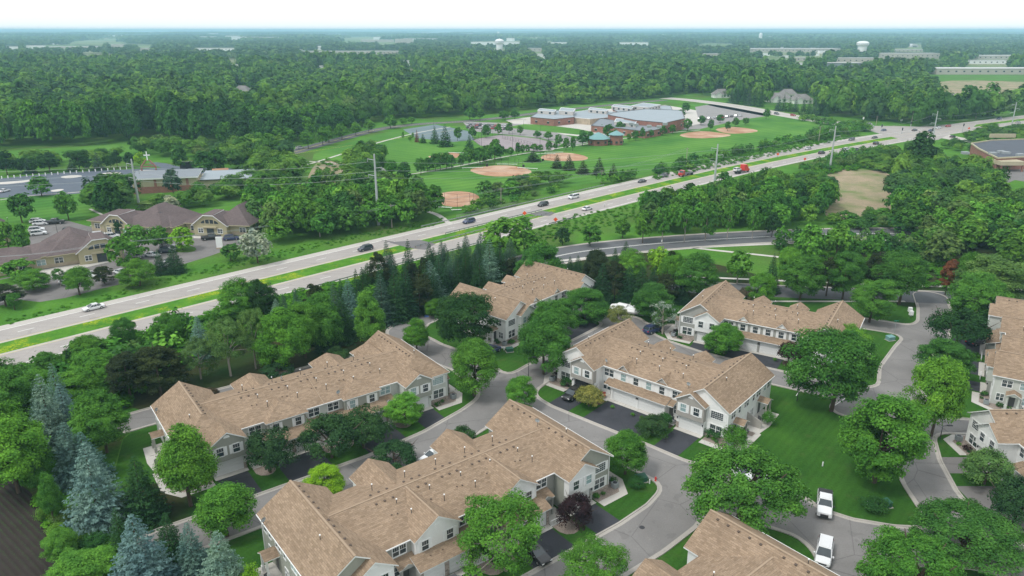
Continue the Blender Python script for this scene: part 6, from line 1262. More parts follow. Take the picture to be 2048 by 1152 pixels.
# geometry-nodes scatter of prototypes
def scatter(name, pts, protos, label, cat=None):
    """pts: (x, y, z, sxy, sz); one stuff object that instances the prototypes"""
    me = bpy.data.meshes.new(name); A = np.array(pts, np.float32); me.vertices.add(len(A)); me.vertices.foreach_set('co', A[:, :3].ravel()); 
    at = me.attributes.new('sc', 'FLOAT_VECTOR', 'POINT'); at.data.foreach_set('vector', np.column_stack([A[:, 3], A[:, 3], A[:, 4]]).astype(np.float32).ravel())
    o = bpy.data.objects.new(name, me); COL.objects.link(o); o['kind'] = 'stuff'; o['label'] = label
    if cat: o['category'] = cat
    pc = bpy.data.collections.new(name + '_source')
    for m in protos: pc.objects.link(bpy.data.objects.new(name + '_piece', m))
    t = bpy.data.node_groups.new(name, 'GeometryNodeTree'); t.interface.new_socket('Geometry', in_out='INPUT', socket_type='NodeSocketGeometry'); t.interface.new_socket('Geometry', in_out='OUTPUT', socket_type='NodeSocketGeometry')
    n = t.nodes.new; gi = n('NodeGroupInput'); go = n('NodeGroupOutput'); ip = n('GeometryNodeInstanceOnPoints'); ci = n('GeometryNodeCollectionInfo'); ci.inputs[0].default_value = pc; ci.inputs['Separate Children'].default_value = True; ci.inputs['Reset Children'].default_value = True
    ip.inputs['Pick Instance'].default_value = True; rv = n('FunctionNodeRandomValue'); rv.data_type = 'FLOAT_VECTOR'; rv.inputs[0].default_value = (0, 0, 0); rv.inputs[1].default_value = (0, 0, 6.28)
    ri = n('FunctionNodeRandomValue'); ri.data_type = 'INT'; ri.inputs['Min'].default_value = 0; ri.inputs['Max'].default_value = len(protos) - 1; ri.inputs['Seed'].default_value = 7
    na = n('GeometryNodeInputNamedAttribute'); na.data_type = 'FLOAT_VECTOR'; na.inputs[0].default_value = 'sc'
    L = t.links.new; L(gi.outputs[0], ip.inputs['Points']); L(ci.outputs[0], ip.inputs['Instance']); L(rv.outputs[0], ip.inputs['Rotation']); L([s_ for s_ in ri.outputs if s_.enabled][0], ip.inputs['Instance Index']); L([s_ for s_ in na.outputs if s_.enabled][0], ip.inputs['Scale']); L(ip.outputs[0], go.inputs[0])
    md = o.modifiers.new('scatter', 'NODES'); md.node_group = t; return o
def wood_proto(seed, lod, mat, k='maple'):
    if k == 'shrub': P, N, S, cc = crown_decid(seed, 1.6, 2.2, .05, 16, 12, .3, .42); return cards('clump', P, N, S, mat, .7)
    if k == 'spruce': P, N, S = spruce_arrays(seed, 2.7, 11, 9, 8, 5, .85); return cards('crown', P, N, S, mat, .5)
    ncl, per, leaf, cl = {1: (60, 26, .52, .29), 2: (34, 15, .95, .34), 3: (16, 7, 1.9, .45)}[lod]
    sh = 'oval' if seed % 4 == 1 else 'round'; P, N, S, cc = crown_decid(seed, 4.6 if sh == 'round' else 3.7, 8.6, 1.6, ncl, per, leaf, cl, shape=sh, lump=.3, jit=.14, ow=(.55, .9, .35))
    return cards('crown', P, N, S, mat, .7)
m1 = [(a, b_, 0, s1, s2) for a, b_, s1, s2, bu in MASS1 if not bu]; m2 = [(a, b_, 0, s1, s2) for a, b_, s1, s2, bu in MASS1 if bu]
if m1: scatter('woodland', m1, [wood_proto(300 + i, 1, 'wood_leaf') for i in range(4)], 'farther trees of the woods around the highway and the church')
if m2: scatter('undergrowth', m2, [wood_proto(320 + i, 1, 'wood_leaf', 'shrub') for i in range(3)], 'low bushes along the verges and hedges')
# rough growth on the strips beside the highway and the crop field
br = []
rng = np.random.default_rng(9)
for poly, st, h_ in (([(-40, 760), (120, 712), (330, 655), (470, 612), (600, 585), (860, 530), (900, 560), (760, 600), (560, 660), (400, 715), (255, 800), (200, 900), (150, 900), (60, 900), (-40, 850)], 1.7, 1.0), ([(70, 990), (150, 960), (260, 1040), (240, 1160), (180, 1180), (120, 1120), (100, 1060)], .9, .55), ([(1560, 500), (1800, 490), (1960, 520), (1900, 580), (1560, 560)], 2.2, .8),
                    ([(0, 640), (250, 580), (480, 518), (700, 470), (890, 432), (880, 450), (700, 482), (480, 534), (250, 590), (0, 655)], 1.8, .35), ([(1300, 345), (1500, 300), (1700, 262), (1720, 272), (1500, 322), (1300, 362)], 3, .8), ([(1560, 360), (1700, 315), (1780, 300), (1790, 330), (1650, 350)], 3.2, 1.2), ([(640, 320), (720, 330), (700, 380), (610, 385)], 4, 1.0), ([(950, 500), (1150, 430), (1290, 405), (1270, 440), (1150, 470), (1000, 520)], 2.2, .5)):
    for p in grid_pts(poly, st, int(st * 100)): s_ = rng.uniform(.5, 1.3) * h_; br.append((p[0], p[1], -.1, s_, s_ * .6))
scatter('undergrowth', br, [wood_proto(340 + i, 1, 'brush_leaf', 'shrub') for i in range(3)], 'rough green growth on the verges and waste strips')
# median weeds: low tufts, some yellow
# ------------------------------------------------------------------ the far woods
DEV = [(-900, 312), (0, 301), (180, 292), (300, 284), (430, 291), (480, 300), (600, 290), (700, 262), (800, 240), (870, 236), (1000, 226), (1090, 214), (1180, 208), (1350, 194), (1385, 188), (1440, 196), (1480, 204), (1600, 222), (1720, 242), (1800, 250), (1850, 254), (2048, 230), (3200, 60.5), (3200, 1400), (-900, 1400)]
OPEN = [[(1850, 166), (1920, 160), (2048, 164), (2400, 170), (2400, 196), (2048, 199), (1970, 192), (1900, 190), (1850, 180)], [(1840, 150), (1900, 150), (1960, 160), (1920, 178), (1850, 172)], [(1860, 170), (1960, 185), (2060, 190), (2400, 190), (2400, 204), (2030, 206), (1990, 208), (1930, 206), (1870, 196)], [(130, 90), (170, 78), (260, 76), (252, 94), (200, 96)], [(1390, 190), (1440, 196), (1420, 204), (1380, 200)], [(1780, 98), (1900, 99), (1890, 104), (1800, 106)], [(1700, 132), (1800, 134), (1790, 142), (1710, 146)], [(1360, 112), (1410, 110), (1440, 118), (1370, 122)]] + CLEAR + FIELDS
def woods(y0, y1, step, seed):
    rng = np.random.default_rng(seed); out = []
    yy = np.arange(y0, y1, step)
    for y in yy:
        X = np.arange(-.80 * y - 30, .80 * y + 30, step); out.append(np.column_stack([X + rng.uniform(-.45, .45, len(X)) * step, y + rng.uniform(-.45, .45, len(X)) * step]))
    p = np.vstack(out); px, py, zc = PX(np.column_stack([p, np.zeros(len(p))])); k = ~inpoly(px, py, DEV)
    for e in OPEN: k &= ~inpoly(px, py, e)
    return p[k], py[k], px[k]
rng = np.random.default_rng(77)
p, py, px = woods(300, 1500, 8.8, 1)
hgt = np.array([noise.noise(Vector((a / 160, b_ / 160, 1))) for a, b_ in p]); s1 = .82 + .95 * rng.random(len(p)) ** 1.6; s2 = s1 ** .7 * rng.uniform(.9, 1.15, len(p)) * (1.25 + .7 * hgt)
sel = np.argsort(np.hypot(p[:, 0], p[:, 1])); vis = (px > -60) & (px < 2110); nf = 0; near_idx = set()
for i in sel:
    if nf >= 120: break
    if vis[i]:
        nf += 1; near_idx.add(int(i)); cr, tr, ph, pw = proto((['maple', 'oval'][nf % 2], 1, nf % 3)); o = bpy.data.objects.new('forest_tree', cr); COL.objects.link(o); o.location = (p[i, 0], p[i, 1], 0); o.rotation_euler = (0, 0, float(rng.uniform(0, 6.28))); o.scale = (float(s1[i]),) * 2 + (float(s2[i]),)
        c_ = CO[['mid', 'deep', 'dark', 'deep', 'lawn'][nf % 5]]; o.color = (*c_, 1); tag(o, 'front edge tree of the dense forest behind the meadow and the park', 'tree', 'front edge trees of the dense forest')
msk = np.array([i not in near_idx for i in range(len(p))]); d = np.hypot(p[:, 0], p[:, 1]); A = np.column_stack([p, np.zeros(len(p)), s1, s2])
scatter('forest', A[msk & (d < 620)], [wood_proto(400 + i, 1, 'wood_leaf') for i in range(5)] , 'dense deciduous forest beyond the park')
cp = [wood_proto(420 + i, 2, 'wood_leaf') for i in range(7)] + [wood_proto(440, 2, 'wood_leaf', 'spruce')]
scatter('forest', A[msk & (d >= 620)], cp, 'dense deciduous forest farther back')
p, py, px = woods(1500, 4200, 13.5, 2); h_ = np.array([hill(a, b_) for a, b_ in p]); s1 = rng.uniform(1.15, 1.9, len(p)); A = np.column_stack([p, h_, s1, s1 * rng.uniform(.75, 1.1, len(p))])
scatter('forest', A, [wood_proto(460 + i, 3, 'far_leaf') for i in range(6)], 'distant woods toward the horizon')
def patchmesh(seed):
    rg = np.random.default_rng(seed); P = []; N = []; S = []
    for k in range(90):
        c_ = rg.uniform(-110, 110, 2); R_ = rg.uniform(8, 16); n = 9; dd = sph(rg, n); dd[:, 2] = np.abs(dd[:, 2]); P.append(np.column_stack([c_[0] + dd[:, 0] * R_, c_[1] + dd[:, 1] * R_, 4 + dd[:, 2] * R_ * .8])); N.append(dd + rg.normal(size=dd.shape) * .2); S.append(np.full(n, R_ * .75))
    return cards('grove', np.vstack(P), np.vstack(N), np.concatenate(S), 'far_leaf', .8)
p, py, px = woods(4200, 20000, 175, 3); h_ = np.array([hill(a, b_) for a, b_ in p]); s1 = rng.uniform(.9, 1.25, len(p)); A = np.column_stack([p, h_ - 1, s1, s1 * rng.uniform(.7, 1.2, len(p))])
keep = rng.random(len(A)) < .93; scatter('forest', A[keep], [patchmesh(500 + i) for i in range(5)], 'hazy woods at the horizon')
# ------------------------------------------------------------------ vehicles
def car_proto(kind, paint):
    """x forward, sits on z = 0"""
    T = bpy.data.objects.new('parked_car', None); COL.objects.link(T)
    spec = {'sedan': (4.7, 1.82, 1.43), 'suv': (4.75, 1.9, 1.72), 'pickup': (5.9, 2.0, 1.92), 'van': (5.1, 1.98, 1.8), 'minivan': (5.0, 1.95, 1.75)}[kind]; L, W_, H = spec; x0, x1 = -L / 2, L / 2; w = W_ / 2
    belt = {'sedan': .88, 'suv': 1.05, 'pickup': 1.22, 'van': 1.1, 'minivan': 1.05}[kind]; hood = {'sedan': .80, 'suv': .98, 'pickup': 1.16, 'van': 1.0, 'minivan': .95}[kind]
    cab = {'sedan': (x0 + .75, x0 + 1.55, x1 - 2.1, x1 - 1.15), 'suv': (x0 + .12, x0 + .55, x1 - 1.95, x1 - 1.15), 'pickup': (x0 + 2.0, x0 + 2.15, x1 - 2.25, x1 - 1.5), 'van': (x0 + .1, x0 + .3, x1 - 1.7, x1 - .8), 'minivan': (x0 + .1, x0 + .5, x1 - 1.9, x1 - .95)}[kind]
    def loft(secs, mats, name, par=T):      # secs: (x, half width, z low, z high) rounded sections
        mb = MB(); prev = None
        for (x, hw_, zl, zh) in secs:
            ring = [(x, -hw_ * .93, zl), (x, -hw_, zl + (zh - zl) * .25), (x, -hw_ * .985, zl + (zh - zl) * .72), (x, -hw_ * .86, zh), (x, 0, zh + .035), (x, hw_ * .86, zh), (x, hw_ * .985, zl + (zh - zl) * .72), (x, hw_, zl + (zh - zl) * .25), (x, hw_ * .93, zl)]
            k = len(mb.v); mb.v += ring
            if prev is not None:
                for i in range(8): mb.f.append((prev + i, prev + i + 1, k + i + 1, k + i)); mb.m.append(0)
            else: mb.f.append(tuple(range(k, k + 9))); mb.m.append(0)
            prev = k
        mb.f.append(tuple(range(prev + 8, prev - 1, -1))); mb.m.append(0); o = part(name, mb, mats, par)
        for p_ in o.data.polygons: p_.use_smooth = True
        try: o.data.set_sharp_from_angle(angle=R(38))
        except Exception: pass
        return o
    tail = belt - (.04 if kind == 'sedan' else 0)
    secs = [(x0, w * .86, .38, tail - .12), (x0 + .12, w * .96, .28, tail), (x0 + .6, w, .25, tail + .01), (cab[0] + .4, w, .24, belt), (cab[3], w, .24, belt - .02), (cab[3] + .1, w, .24, hood + .04), (x1 - .35, w * .97, .25, hood - .06), (x1 - .08, w * .9, .30, hood - .18), (x1, w * .80, .36, hood - .32)]
    if kind == 'pickup': secs = [(x0, w * .95, .45, 1.15), (x0 + .05, w, .42, 1.16), (cab[0] - .02, w, .4, 1.16), (cab[0], w, .38, belt), (cab[3], w, .38, belt), (cab[3] + .1, w, .38, hood), (x1 - .3, w * .98, .4, hood - .03), (x1 - .04, w * .94, .45, hood - .10), (x1, w * .86, .5, hood - .25)]
    body = loft(secs, paint, 'body'); c0, c1, c2, c3 = cab; g = w * .90; rr = w * .74
    mb = MB(); zt = H - .06
    Bq = [(c0, -g, belt), (c3, -g, belt), (c3, g, belt), (c0, g, belt)]; Tq = [(c1, -rr, zt), (c2, -rr, zt), (c2, rr, zt), (c1, rr, zt)]
    for i in range(4): j = (i + 1) % 4; mb.poly([Bq[i], Bq[j], Tq[j], Tq[i]])
    part('windows', mb, 'glass', T)
    mb = MB(); e = .02
    mb.slab([(c1 - .06, -rr - e, zt), (c2 + .06, -rr - e, zt), (c2 + .06, rr + e, zt), (c1 - .06, rr + e, zt)], .03, 0, 0); mb.slab([(c1 + .15, -rr * .7, H), (c2 - .15, -rr * .7, H), (c2 - .15, rr * .7, H), (c1 + .15, rr * .7, H)], .07, 0, 0)
    for s_ in (-1, 1):
        n = 3 if kind != 'pickup' else 2
        for k in range(n + 1):
            t = k / n; a = (c0 + (c3 - c0) * t, s_ * (g + .005), belt); b_ = (c1 + (c2 - c1) * t, s_ * (rr + .012), zt); mb.bar(a, b_, .07 if k in (0, n) else .05, .04)
    part('roof', mb, paint, T)
    for xx in (x0 + L * .19, x1 - L * .185):
        for s_ in (-1, 1):
            r_ = .33 if kind == 'sedan' else .37; r_ = .41 if kind == 'pickup' else r_; mb = MB(); mb.tube([(xx, s_ * (w - .20), r_), (xx, s_ * (w + .015), r_)], [r_, r_], 14); o = part('wheel', mb, 'tyre', T); mb = MB(); mb.tube([(xx, s_ * (w - .02), r_), (xx, s_ * (w + .025), r_)], [r_ * .62, r_ * .6], 10); part('rim', mb, 'rim', o)
    for s_ in (-1, 1):
        mb = MB(); mb.box(x1 - .16, x1 - .02, *sorted((s_ * w * .52, s_ * w * .86)), hood - .34, hood - .18); part('headlight', mb, 'lamp_glass', T); mb = MB(); mb.box(x0 - .01, x0 + .12, *sorted((s_ * w * .6, s_ * w * .93)), tail - .32, tail - .12); part('tail_light', mb, 'tail_red', T)
        mb = MB(); mb.box(c3 - .28, c3 - .10, *sorted((s_ * (w + .02), s_ * (w + .2))), belt, belt + .16); part('mirror', mb, paint if kind != 'pickup' else 'dark_metal', T)
    mb = MB(); mb.box(x1 - .03, x1 + .015, -w * .5, w * .5, .45, hood - .28); part('grille', mb, 'dark_metal', T)
    if kind == 'pickup':
        mb = MB(); mb.box(x0 + .1, c0 - .05, -w * .93, w * .93, 1.19, 1.24); part('bed_cover', mb, 'dark_metal', T)
    if kind in ('suv', 'van'):
        mb = MB()
        for s_ in (-1, 1): mb.bar((c1 + .1, s_ * rr * .9, H + .05), (c2 - .1, s_ * rr * .9, H + .05), .04, .04)
        part('roof_rail', mb, 'dark_metal', T)
    return T
CARP = {}; used_first = set()
def car(kind, paint, pos, rot, label, group=None, name='parked_car', px=True):
    p = G(*pos) if px else pos; key = (kind, paint)
    if key not in CARP: CARP[key] = car_proto(kind, paint); o = CARP[key]; o.location = (p[0], p[1], .05); o.rotation_euler = (0, 0, rot)
    else: o = copytree(CARP[key]); o.location = (p[0], p[1], .05); o.rotation_euler = (0, 0, rot)
    o.name = name; tag(o, label, {'pickup': 'pickup truck', 'van': 'van', 'minivan': 'minivan', 'suv': 'suv', 'sedan': 'car'}[kind])
    if group: o['group'] = group
    return o
def hdir(x, y):       # highway heading near a point
    P = G(x, y); b_ = min(range(len(HC) - 1), key=lambda i: math.dist(HC[i], P)); return math.atan2(HC[b_ + 1][1] - HC[b_][1], HC[b_ + 1][0] - HC[b_][0])
hw_ = [('sedan', 'car_white', 188, 619, 1, 'white sedan on the upper carriageway at left'), ('suv', 'car_navy', 731, 501, 1, 'dark blue suv on the upper carriageway left of the bridge'), ('suv', 'car_blue', 938, 446, 1, 'dark blue suv crossing the bridge'), ('suv', 'car_black', 1086, 412, 1, 'black suv just past the bridge'), ('van', 'car_white', 1147, 397, 1, 'white van on the upper carriageway'),
 ('sedan', 'car_white', 1174, 420, 0, 'white sedan on the lower carriageway past the bridge'), ('sedan', 'car_black', 1284, 365, 1, 'black sedan on the upper carriageway behind the red flatbed'), ('suv', 'car_grey', 1328, 354, 1, 'dark grey suv just behind the red flatbed'), ('sedan', 'car_silver', 1616, 299, 1, 'silver car on the upper carriageway near the hedge end'), ('suv', 'car_grey', 1703, 281, 1, 'dark suv on the upper carriageway nearing the crossroads, left'), ('sedan', 'car_black', 1749, 277, 1, 'black sedan on the upper carriageway nearing the crossroads, right'),
 ('suv', 'car_black', 1643, 308, 0, 'black suv on the lower carriageway, leftmost of the near crossroads group'), ('suv', 'car_white', 1692, 301, 0, 'white suv on the lower carriageway between two dark ones'), ('suv', 'car_grey', 1711, 302, 0, 'dark grey suv beside the white one on the lower carriageway'), ('suv', 'car_black', 1752, 289, 0, 'black suv on the lower carriageway before the crossroads'), ('sedan', 'car_blue', 1767, 262, 1, 'blue sedan waiting on the cross street'), ('sedan', 'car_black', 1829, 262, 0, 'black car in the middle of the crossroads'),
 ('sedan', 'car_blue', 1861, 263, 1, 'blue sedan right of the crossroads'), ('suv', 'car_white', 1876, 258, 1, 'white suv waiting right of the crossroads'), ('sedan', 'car_black', 1905, 275, 0, 'black car leaving the crossroads toward the store'), ('suv', 'car_blue', 1998, 239, 1, 'blue suv on the far upper carriageway at right'), ('sedan', 'car_silver', 2036, 246, 0, 'silver car at the far right end of the lower carriageway'), ('sedan', 'car_white', 1742, 254, 1, 'white car queueing on the cross street, lower'), ('suv', 'car_silver', 1738, 250, 1, 'silver suv queueing on the cross street, upper'), ('suv', 'car_red', 1896, 254, 1, 'red suv behind the white one waiting right of the crossroads'), ('suv', 'car_red', 1586, 232, 1, 'red suv on the wide street'), ('suv', 'car_grey', 1553, 229, 1, 'grey suv on the wide street')]
for k, c_, x, y, fw_, lab in hw_: car(k, c_, (x, y), hdir(x, y) + (math.pi if fw_ else 0) + (R(75) if y < 256 and x < 1800 else 0), lab, 'vehicles on the highway', 'moving_car')
# flatbed trucks
def truck(pos, rot, label, body, load=None):
    p = G(*pos); T = thing('flatbed_truck', label, 'truck', (p[0], p[1], .05), rot); mb = MB()
    if load: mb.box(.9, 3.0, -1.2, 1.2, .9, 3.7)
    mb.extr([(3.0, -1.1, .7), (5.3, -1.1, .7), (5.3, -1.1, 1.5), (4.3, -1.1, 1.7), (4.0, -1.1, 2.7), (3.0, -1.1, 2.8)], (0, 2.2, 0)); part('cab', mb, body, T)
    mb = MB(); mb.poly([(4.34, -1.0, 1.75), (4.34, 1.0, 1.75), (4.06, 1.0, 2.6), (4.06, -1.0, 2.6)]); part('windscreen', mb, 'glass', T); mb = MB(); mb.box(-4.5, 2.9, -1.2, 1.2, .95, 1.1); mb.box(-4.4, 5.0, -.4, .4, .6, .95); part('flatbed', mb, 'dark_metal', T)
    for xx in (-3.2, -2.2, 4.2):
        for s_ in (-1, 1): mb = MB(); mb.tube([(xx, s_ * .8, .48), (xx, s_ * 1.15, .48)], [.48, .48], 12); part('wheel', mb, 'tyre', T)
    return T
truck((1373, 351), hdir(1373, 351) + math.pi, 'red tow truck with an empty flatbed on the upper carriageway', 'car_red'); t0 = truck((1482, 346), hdir(1482, 346), 'red box truck towing a flatbed on the lower carriageway', 'red_paint', True)
q = G(1474, 347); car('suv', 'car_white', q, hdir(1474, 347), 'white car carried on the flatbed of the red truck', px=False).location.z = 1.15
# parked vehicles
car('pickup', 'car_white', (1648, 1016), R(-113), 'white pickup truck with dark bed cover parked beside the open lawn')
car('minivan', 'car_white', (1647, 1112), R(-117), 'white minivan parked below the pickup at the lower kerb')
car('suv', 'car_blue', (1306, 664), R(35), 'dark blue suv parked at the lane end behind the roof')
b1 = TH['B1'][1]; b5 = TH['B5'][1]; b3 = TH['B3'][1]; b0 = TH['B0'][1]
car('sedan', 'car_grey', b1(11.0, -12.6), R(38 - 90), 'dark grey sedan on the left driveway of the foreground row', px=False)
car('sedan', 'car_black', b1(21.9, -13.2), R(38 - 90), 'black car half hidden under the airy tree before the foreground row', px=False)
car('suv', 'car_black', b5(1.6, -11.8), R(-40 - 90), 'black car before the open garage of the white row', px=False)
car('sedan', 'car_white', (868, 918), R(222), 'white car showing above the foreground roof'); car('suv', 'car_white', (1478, 952), R(-60), 'white car parked under the large spreading tree, left'); car('suv', 'car_silver', (1540, 985), R(-75), 'silver car parked under the large spreading tree, right'); car('suv', 'car_blue', (982, 706), R(50), 'blue car half hidden under the dark tree beside the all white row')
car('suv', 'car_navy', (1950, 688), R(30), 'dark blue car between the right edge roofs')
for i, (k, c_, x, y, r, lab) in enumerate([('suv', 'car_white', 76, 446, 15, 'white suv at the back of the office parking, upper'), ('suv', 'car_white', 82, 450, 15, 'white suv at the back of the office parking, lower'), ('pickup', 'car_black', 110, 448, 18, 'black pickup at the back of the office parking'), ('suv', 'car_white', 74, 463, 30, 'white suv beside the nearest office roof, upper'), ('suv', 'car_white', 78, 470, 30, 'white suv beside the nearest office roof, lower'), ('suv', 'car_grey', 141, 465, 24, 'dark grey suv in the middle of the office parking'), ('sedan', 'car_white', 160, 470, 15, 'white sedan behind the nearest office roof'),
   ('suv', 'car_white', 200, 473, 30, 'white suv before the far office'), ('suv', 'car_white', 224, 476, 25, 'white suv right of the one before the far office'), ('pickup', 'car_black', 423, 479, 20, 'black pickup before the right office'), ('suv', 'car_blue', 463, 480, 20, 'blue suv before the right office'), ('suv', 'car_silver', 336, 497, 20, 'silver suv between trees in the office parking'), ('suv', 'car_navy', 335, 505, 15, 'navy suv below the silver one in the office parking'), ('sedan', 'car_white', 305, 513, -15, 'white sedan in the office parking centre'), ('sedan', 'car_grey', 272, 516, -15, 'dark sedan left of the white one in the office parking'),
   ('sedan', 'car_black', 338, 527, 70, 'black car between the dark spruces'), ('sedan', 'car_silver', 330, 532, 70, 'silver car between the dark spruces'), ('sedan', 'car_white', 243, 548, -20, 'white car beside the rounded bush tree'), ('sedan', 'car_white', 180, 553, -20, 'white car behind the dark shrubby tree'), ('sedan', 'car_white', 133, 570, -30, 'white car behind the verge trees, leftmost'), ('sedan', 'car_white', 9, 384, 80, 'white car on the church parking'), ('suv', 'car_silver', 600, 298, 50, 'silver car on the park road')]): car(k, c_, (x, y), R(r), lab)
rows = [('suv', 'car_white'), ('sedan', 'car_black'), ('suv', 'car_silver'), ('sedan', 'car_red'), ('suv', 'car_navy'), ('sedan', 'car_white')]
for i in range(26):
    x = 936 + (i % 13) * 6.2; y = 251 + (i // 13) * 5 + (i % 13) * .25; k, c_ = rows[i % 6]; car(k, c_, (x, y), R(80), 'small parked car in the rows behind the tennis court', 'cars parked at the school')
for i in range(10): k, c_ = rows[(i * 5 + 2) % 6]; car(k, c_, (1400 + i * 9, 240 - i * .8), R(60), 'small parked car on the lot right of the school', 'cars parked right of the school')
for i in range(9): k, c_ = rows[(i * 5) % 6]; car(k, c_, (1722 + i * 7, 139 - i * .2), R(80), 'tiny parked car beside the grey office block', 'cars parked beside the grey office block')
# covered boat on its trailer
T = thing('covered_boat', 'white wrapped boat on a trailer at the street end', 'boat', G(1249, 627), R(-30)); mb = MB(); pv = None
secs = [(-3.6, .9, .5, 1.2), (-3.3, 1.1, .45, 1.6), (-2, 1.2, .4, 1.9), (-1.6, 1.2, .4, 2.25), (.6, 1.2, .4, 2.1), (.7, 1.15, .45, 1.75), (2.6, .95, .55, 1.55), (3.6, .35, .8, 1.4)]
for (x, h_, a, b_) in secs:
    k = len(mb.v); mb.v += [(x, -h_ * .6, a), (x, -h_, a + (b_ - a) * .5), (x, -h_ * .6, b_), (x, 0, b_ + .15), (x, h_ * .6, b_), (x, h_, a + (b_ - a) * .5), (x, h_ * .6, a)]
    if pv is not None:
        for i in range(7): mb.f.append((pv + i, pv + (i + 1) % 7, k + (i + 1) % 7, k + i)); mb.m.append(0)
    else: mb.f.append(tuple(range(k, k + 7))); mb.m.append(0)
    pv = k
mb.f.append(tuple(range(pv + 6, pv - 1, -1))); mb.m.append(0); part('boat_cover', mb, 'bright_white', T)
mb = MB(); mb.box(-3.4, 4.6, -.1, .1, .3, .42); mb.box(-1.6, -1.4, -1.1, 1.1, .3, .4); part('trailer', mb, 'steel', T)
for s_ in (-1, 1): mb = MB(); mb.tube([(-1.5, s_ * 1.0, .33), (-1.5, s_ * 1.2, .33)], [.33, .33], 12); part('wheel', mb, 'tyre', T)
mb = MB(); mb.box(-2.2, 2.4, 1.6, 2.9, .35, 1.35); part('cargo_cover', mb, 'bright_white', T)
# ------------------------------------------------------------------ poles, wires, signs
def steel_pole(x, yb, yt, label, arms=0, r=.55, mat='weathered_pole'):
    p = G(x, yb); lo, hi = 1, 60
    for _ in range(30):
        md = (lo + hi) / 2
        if PX((p[0], p[1], md))[1] > yt: lo = md
        else: hi = md
    T = thing('transmission_pole', label, 'power pole', p); mb = MB(); mb.tube([(0, 0, 0), (0, 0, lo)], [r, r * .5], 10); part('mast', mb, mat, T)
    return T, p, lo
P4 = []
for x, yb, yt, lab, am in ((278, 410, 318, 'tall grey steel power pole beside the church', 1), (757, 450, 308, 'tallest grey steel power pole left of centre', 1), (1428, 375, 288, 'grey steel power pole at the wood right of centre', 1), (1659, 342, 252, 'grey steel power pole beside the lower carriageway', 2), (1865, 280, 222, 'grey steel power pole at the crossroads', 2), (2023, 252, 204, 'grey steel power pole near the upper right edge', 2)):
    T, p, h_ = steel_pole(x, yb, yt, lab, am, .5 if yb > 300 else .42); P4.append((p, h_)); 
    for k in range(3):
        s_ = 1 if k % 2 else -1; z = h_ - 2.0 - k * 2.6; mb = MB(); mb.bar((0, 0, z), (s_ * 2.4, -.6 * s_, z + .35), .16, .2); part('crossarm', mb, 'weathered_pole', T); mb = MB(); mb.tube([(s_ * 2.4, -.6 * s_, z + .3), (s_ * 2.4, -.6 * s_, z - .7)], [.1, .1], 6); part('insulator', mb, 'grey_box', T)
SPAN = ['left of the church', 'between the church and the tallest pole', 'over the ball fields', 'across the highway wood', 'near the crossroads', 'right of the crossroads', 'beyond the last pole']
def wire(pts, sag, label, r=.035):
    mb = MB(); a, b_ = Vector(pts[0]), Vector(pts[1]); P = []
    for i in range(17): t = i / 16; q = a.lerp(b_, t); q.z -= sag * 4 * t * (1 - t); P.append(q)
    mb.tube(P, [r] * 17, 4); o = part('power_wire', mb, 'steel'); tag(o, label, 'wire', 'power lines'); return o
ext = [((P4[0][0][0] - 150, P4[0][0][1] - 40), 22)] + P4[:1] + P4[1:]
seq = [((-330, 215), 24)] + P4 + [((430, 620), 24)]
for si, ((pa, ha), (pb, hb)) in enumerate(zip(seq, seq[1:])):
    for k in range(3):
        s_ = 1 if k % 2 else -1; za = ha - 2.7 - k * 2.6; zb_ = hb - 2.7 - k * 2.6; wire([(pa[0] + s_ * 2.4, pa[1] - .6 * s_, za), (pb[0] + s_ * 2.4, pb[1] - .6 * s_, zb_)], 2.2, '%s wire of the steel pole line, %s' % (('highest', 'middle', 'lowest')[k], SPAN[si]))
WP = []
for x, yb, yt, lab in ((784, 455, 408, 'thin wooden pole right of the tallest steel pole'), (1002, 408, 375, 'thin pole in the bushes beside the ball field'), (1203, 366, 340, 'thin pole beside the pines'), (1372, 332, 295, 'thin pole in the hedge by the park'), (1637, 284, 252, 'thin pole in the hedge near the crossroads'), (1752, 250, 232, 'thin pole at the corner of the wide street'), (1822, 252, 222, 'thin pole above the crossroads'), (1888, 238, 212, 'thin pole among the trees right of the crossroads'), (1951, 238, 210, 'thin pole right of the crossroads'), (640, 474, 432, 'thin wooden pole in the trees left of centre')):
    T, p, h_ = steel_pole(x, yb, yt, lab, 0, .2, 'pale_bark'); mb = MB(); mb.bar((-1.1, 0, h_ - .6), (1.1, 0, h_ - .6), .12, .12); part('crossarm', mb, 'wood_pole', T); WP.append((p, h_))
wl_ = [(G(-40, 575), 8.5), (G(220, 520 + 28), 9.0), WP[9], WP[0], WP[1], WP[2], WP[3]]
for si, ((pa, ha), (pb, hb)) in enumerate(zip(wl_, wl_[1:])):
    for q in (-.9, .9): wire([(pa[0] + q, pa[1], ha - .5), (pb[0] + q, pb[1], hb - .5)], .8, '%s service wire of the thin pole line, %s' % ('left' if q < 0 else 'right', ['at the left edge', 'in front of the offices', 'left of the tallest pole', 'right of the tallest pole', 'past the ball diamonds', 'along the park hedge'][si]), .03)
def lamp(x, yb, yt, lab, arm=1.2, mat='dark_metal', double=False):
    T, p, h_ = steel_pole(x, yb, yt, lab, 0, .08, mat); T.name = 'street_lamp'; T['category'] = 'street lamp'
    for s_ in ((1, -1) if double else (1,)): mb = MB(); mb.bar((0, 0, h_), (arm * s_, 0, h_ + .1), .07, .07); mb.box(*sorted((arm * s_ * .6, arm * s_ * 1.25)), -.16, .16, h_ + .05, h_ + .17); part('lamp_head', mb, mat, T)
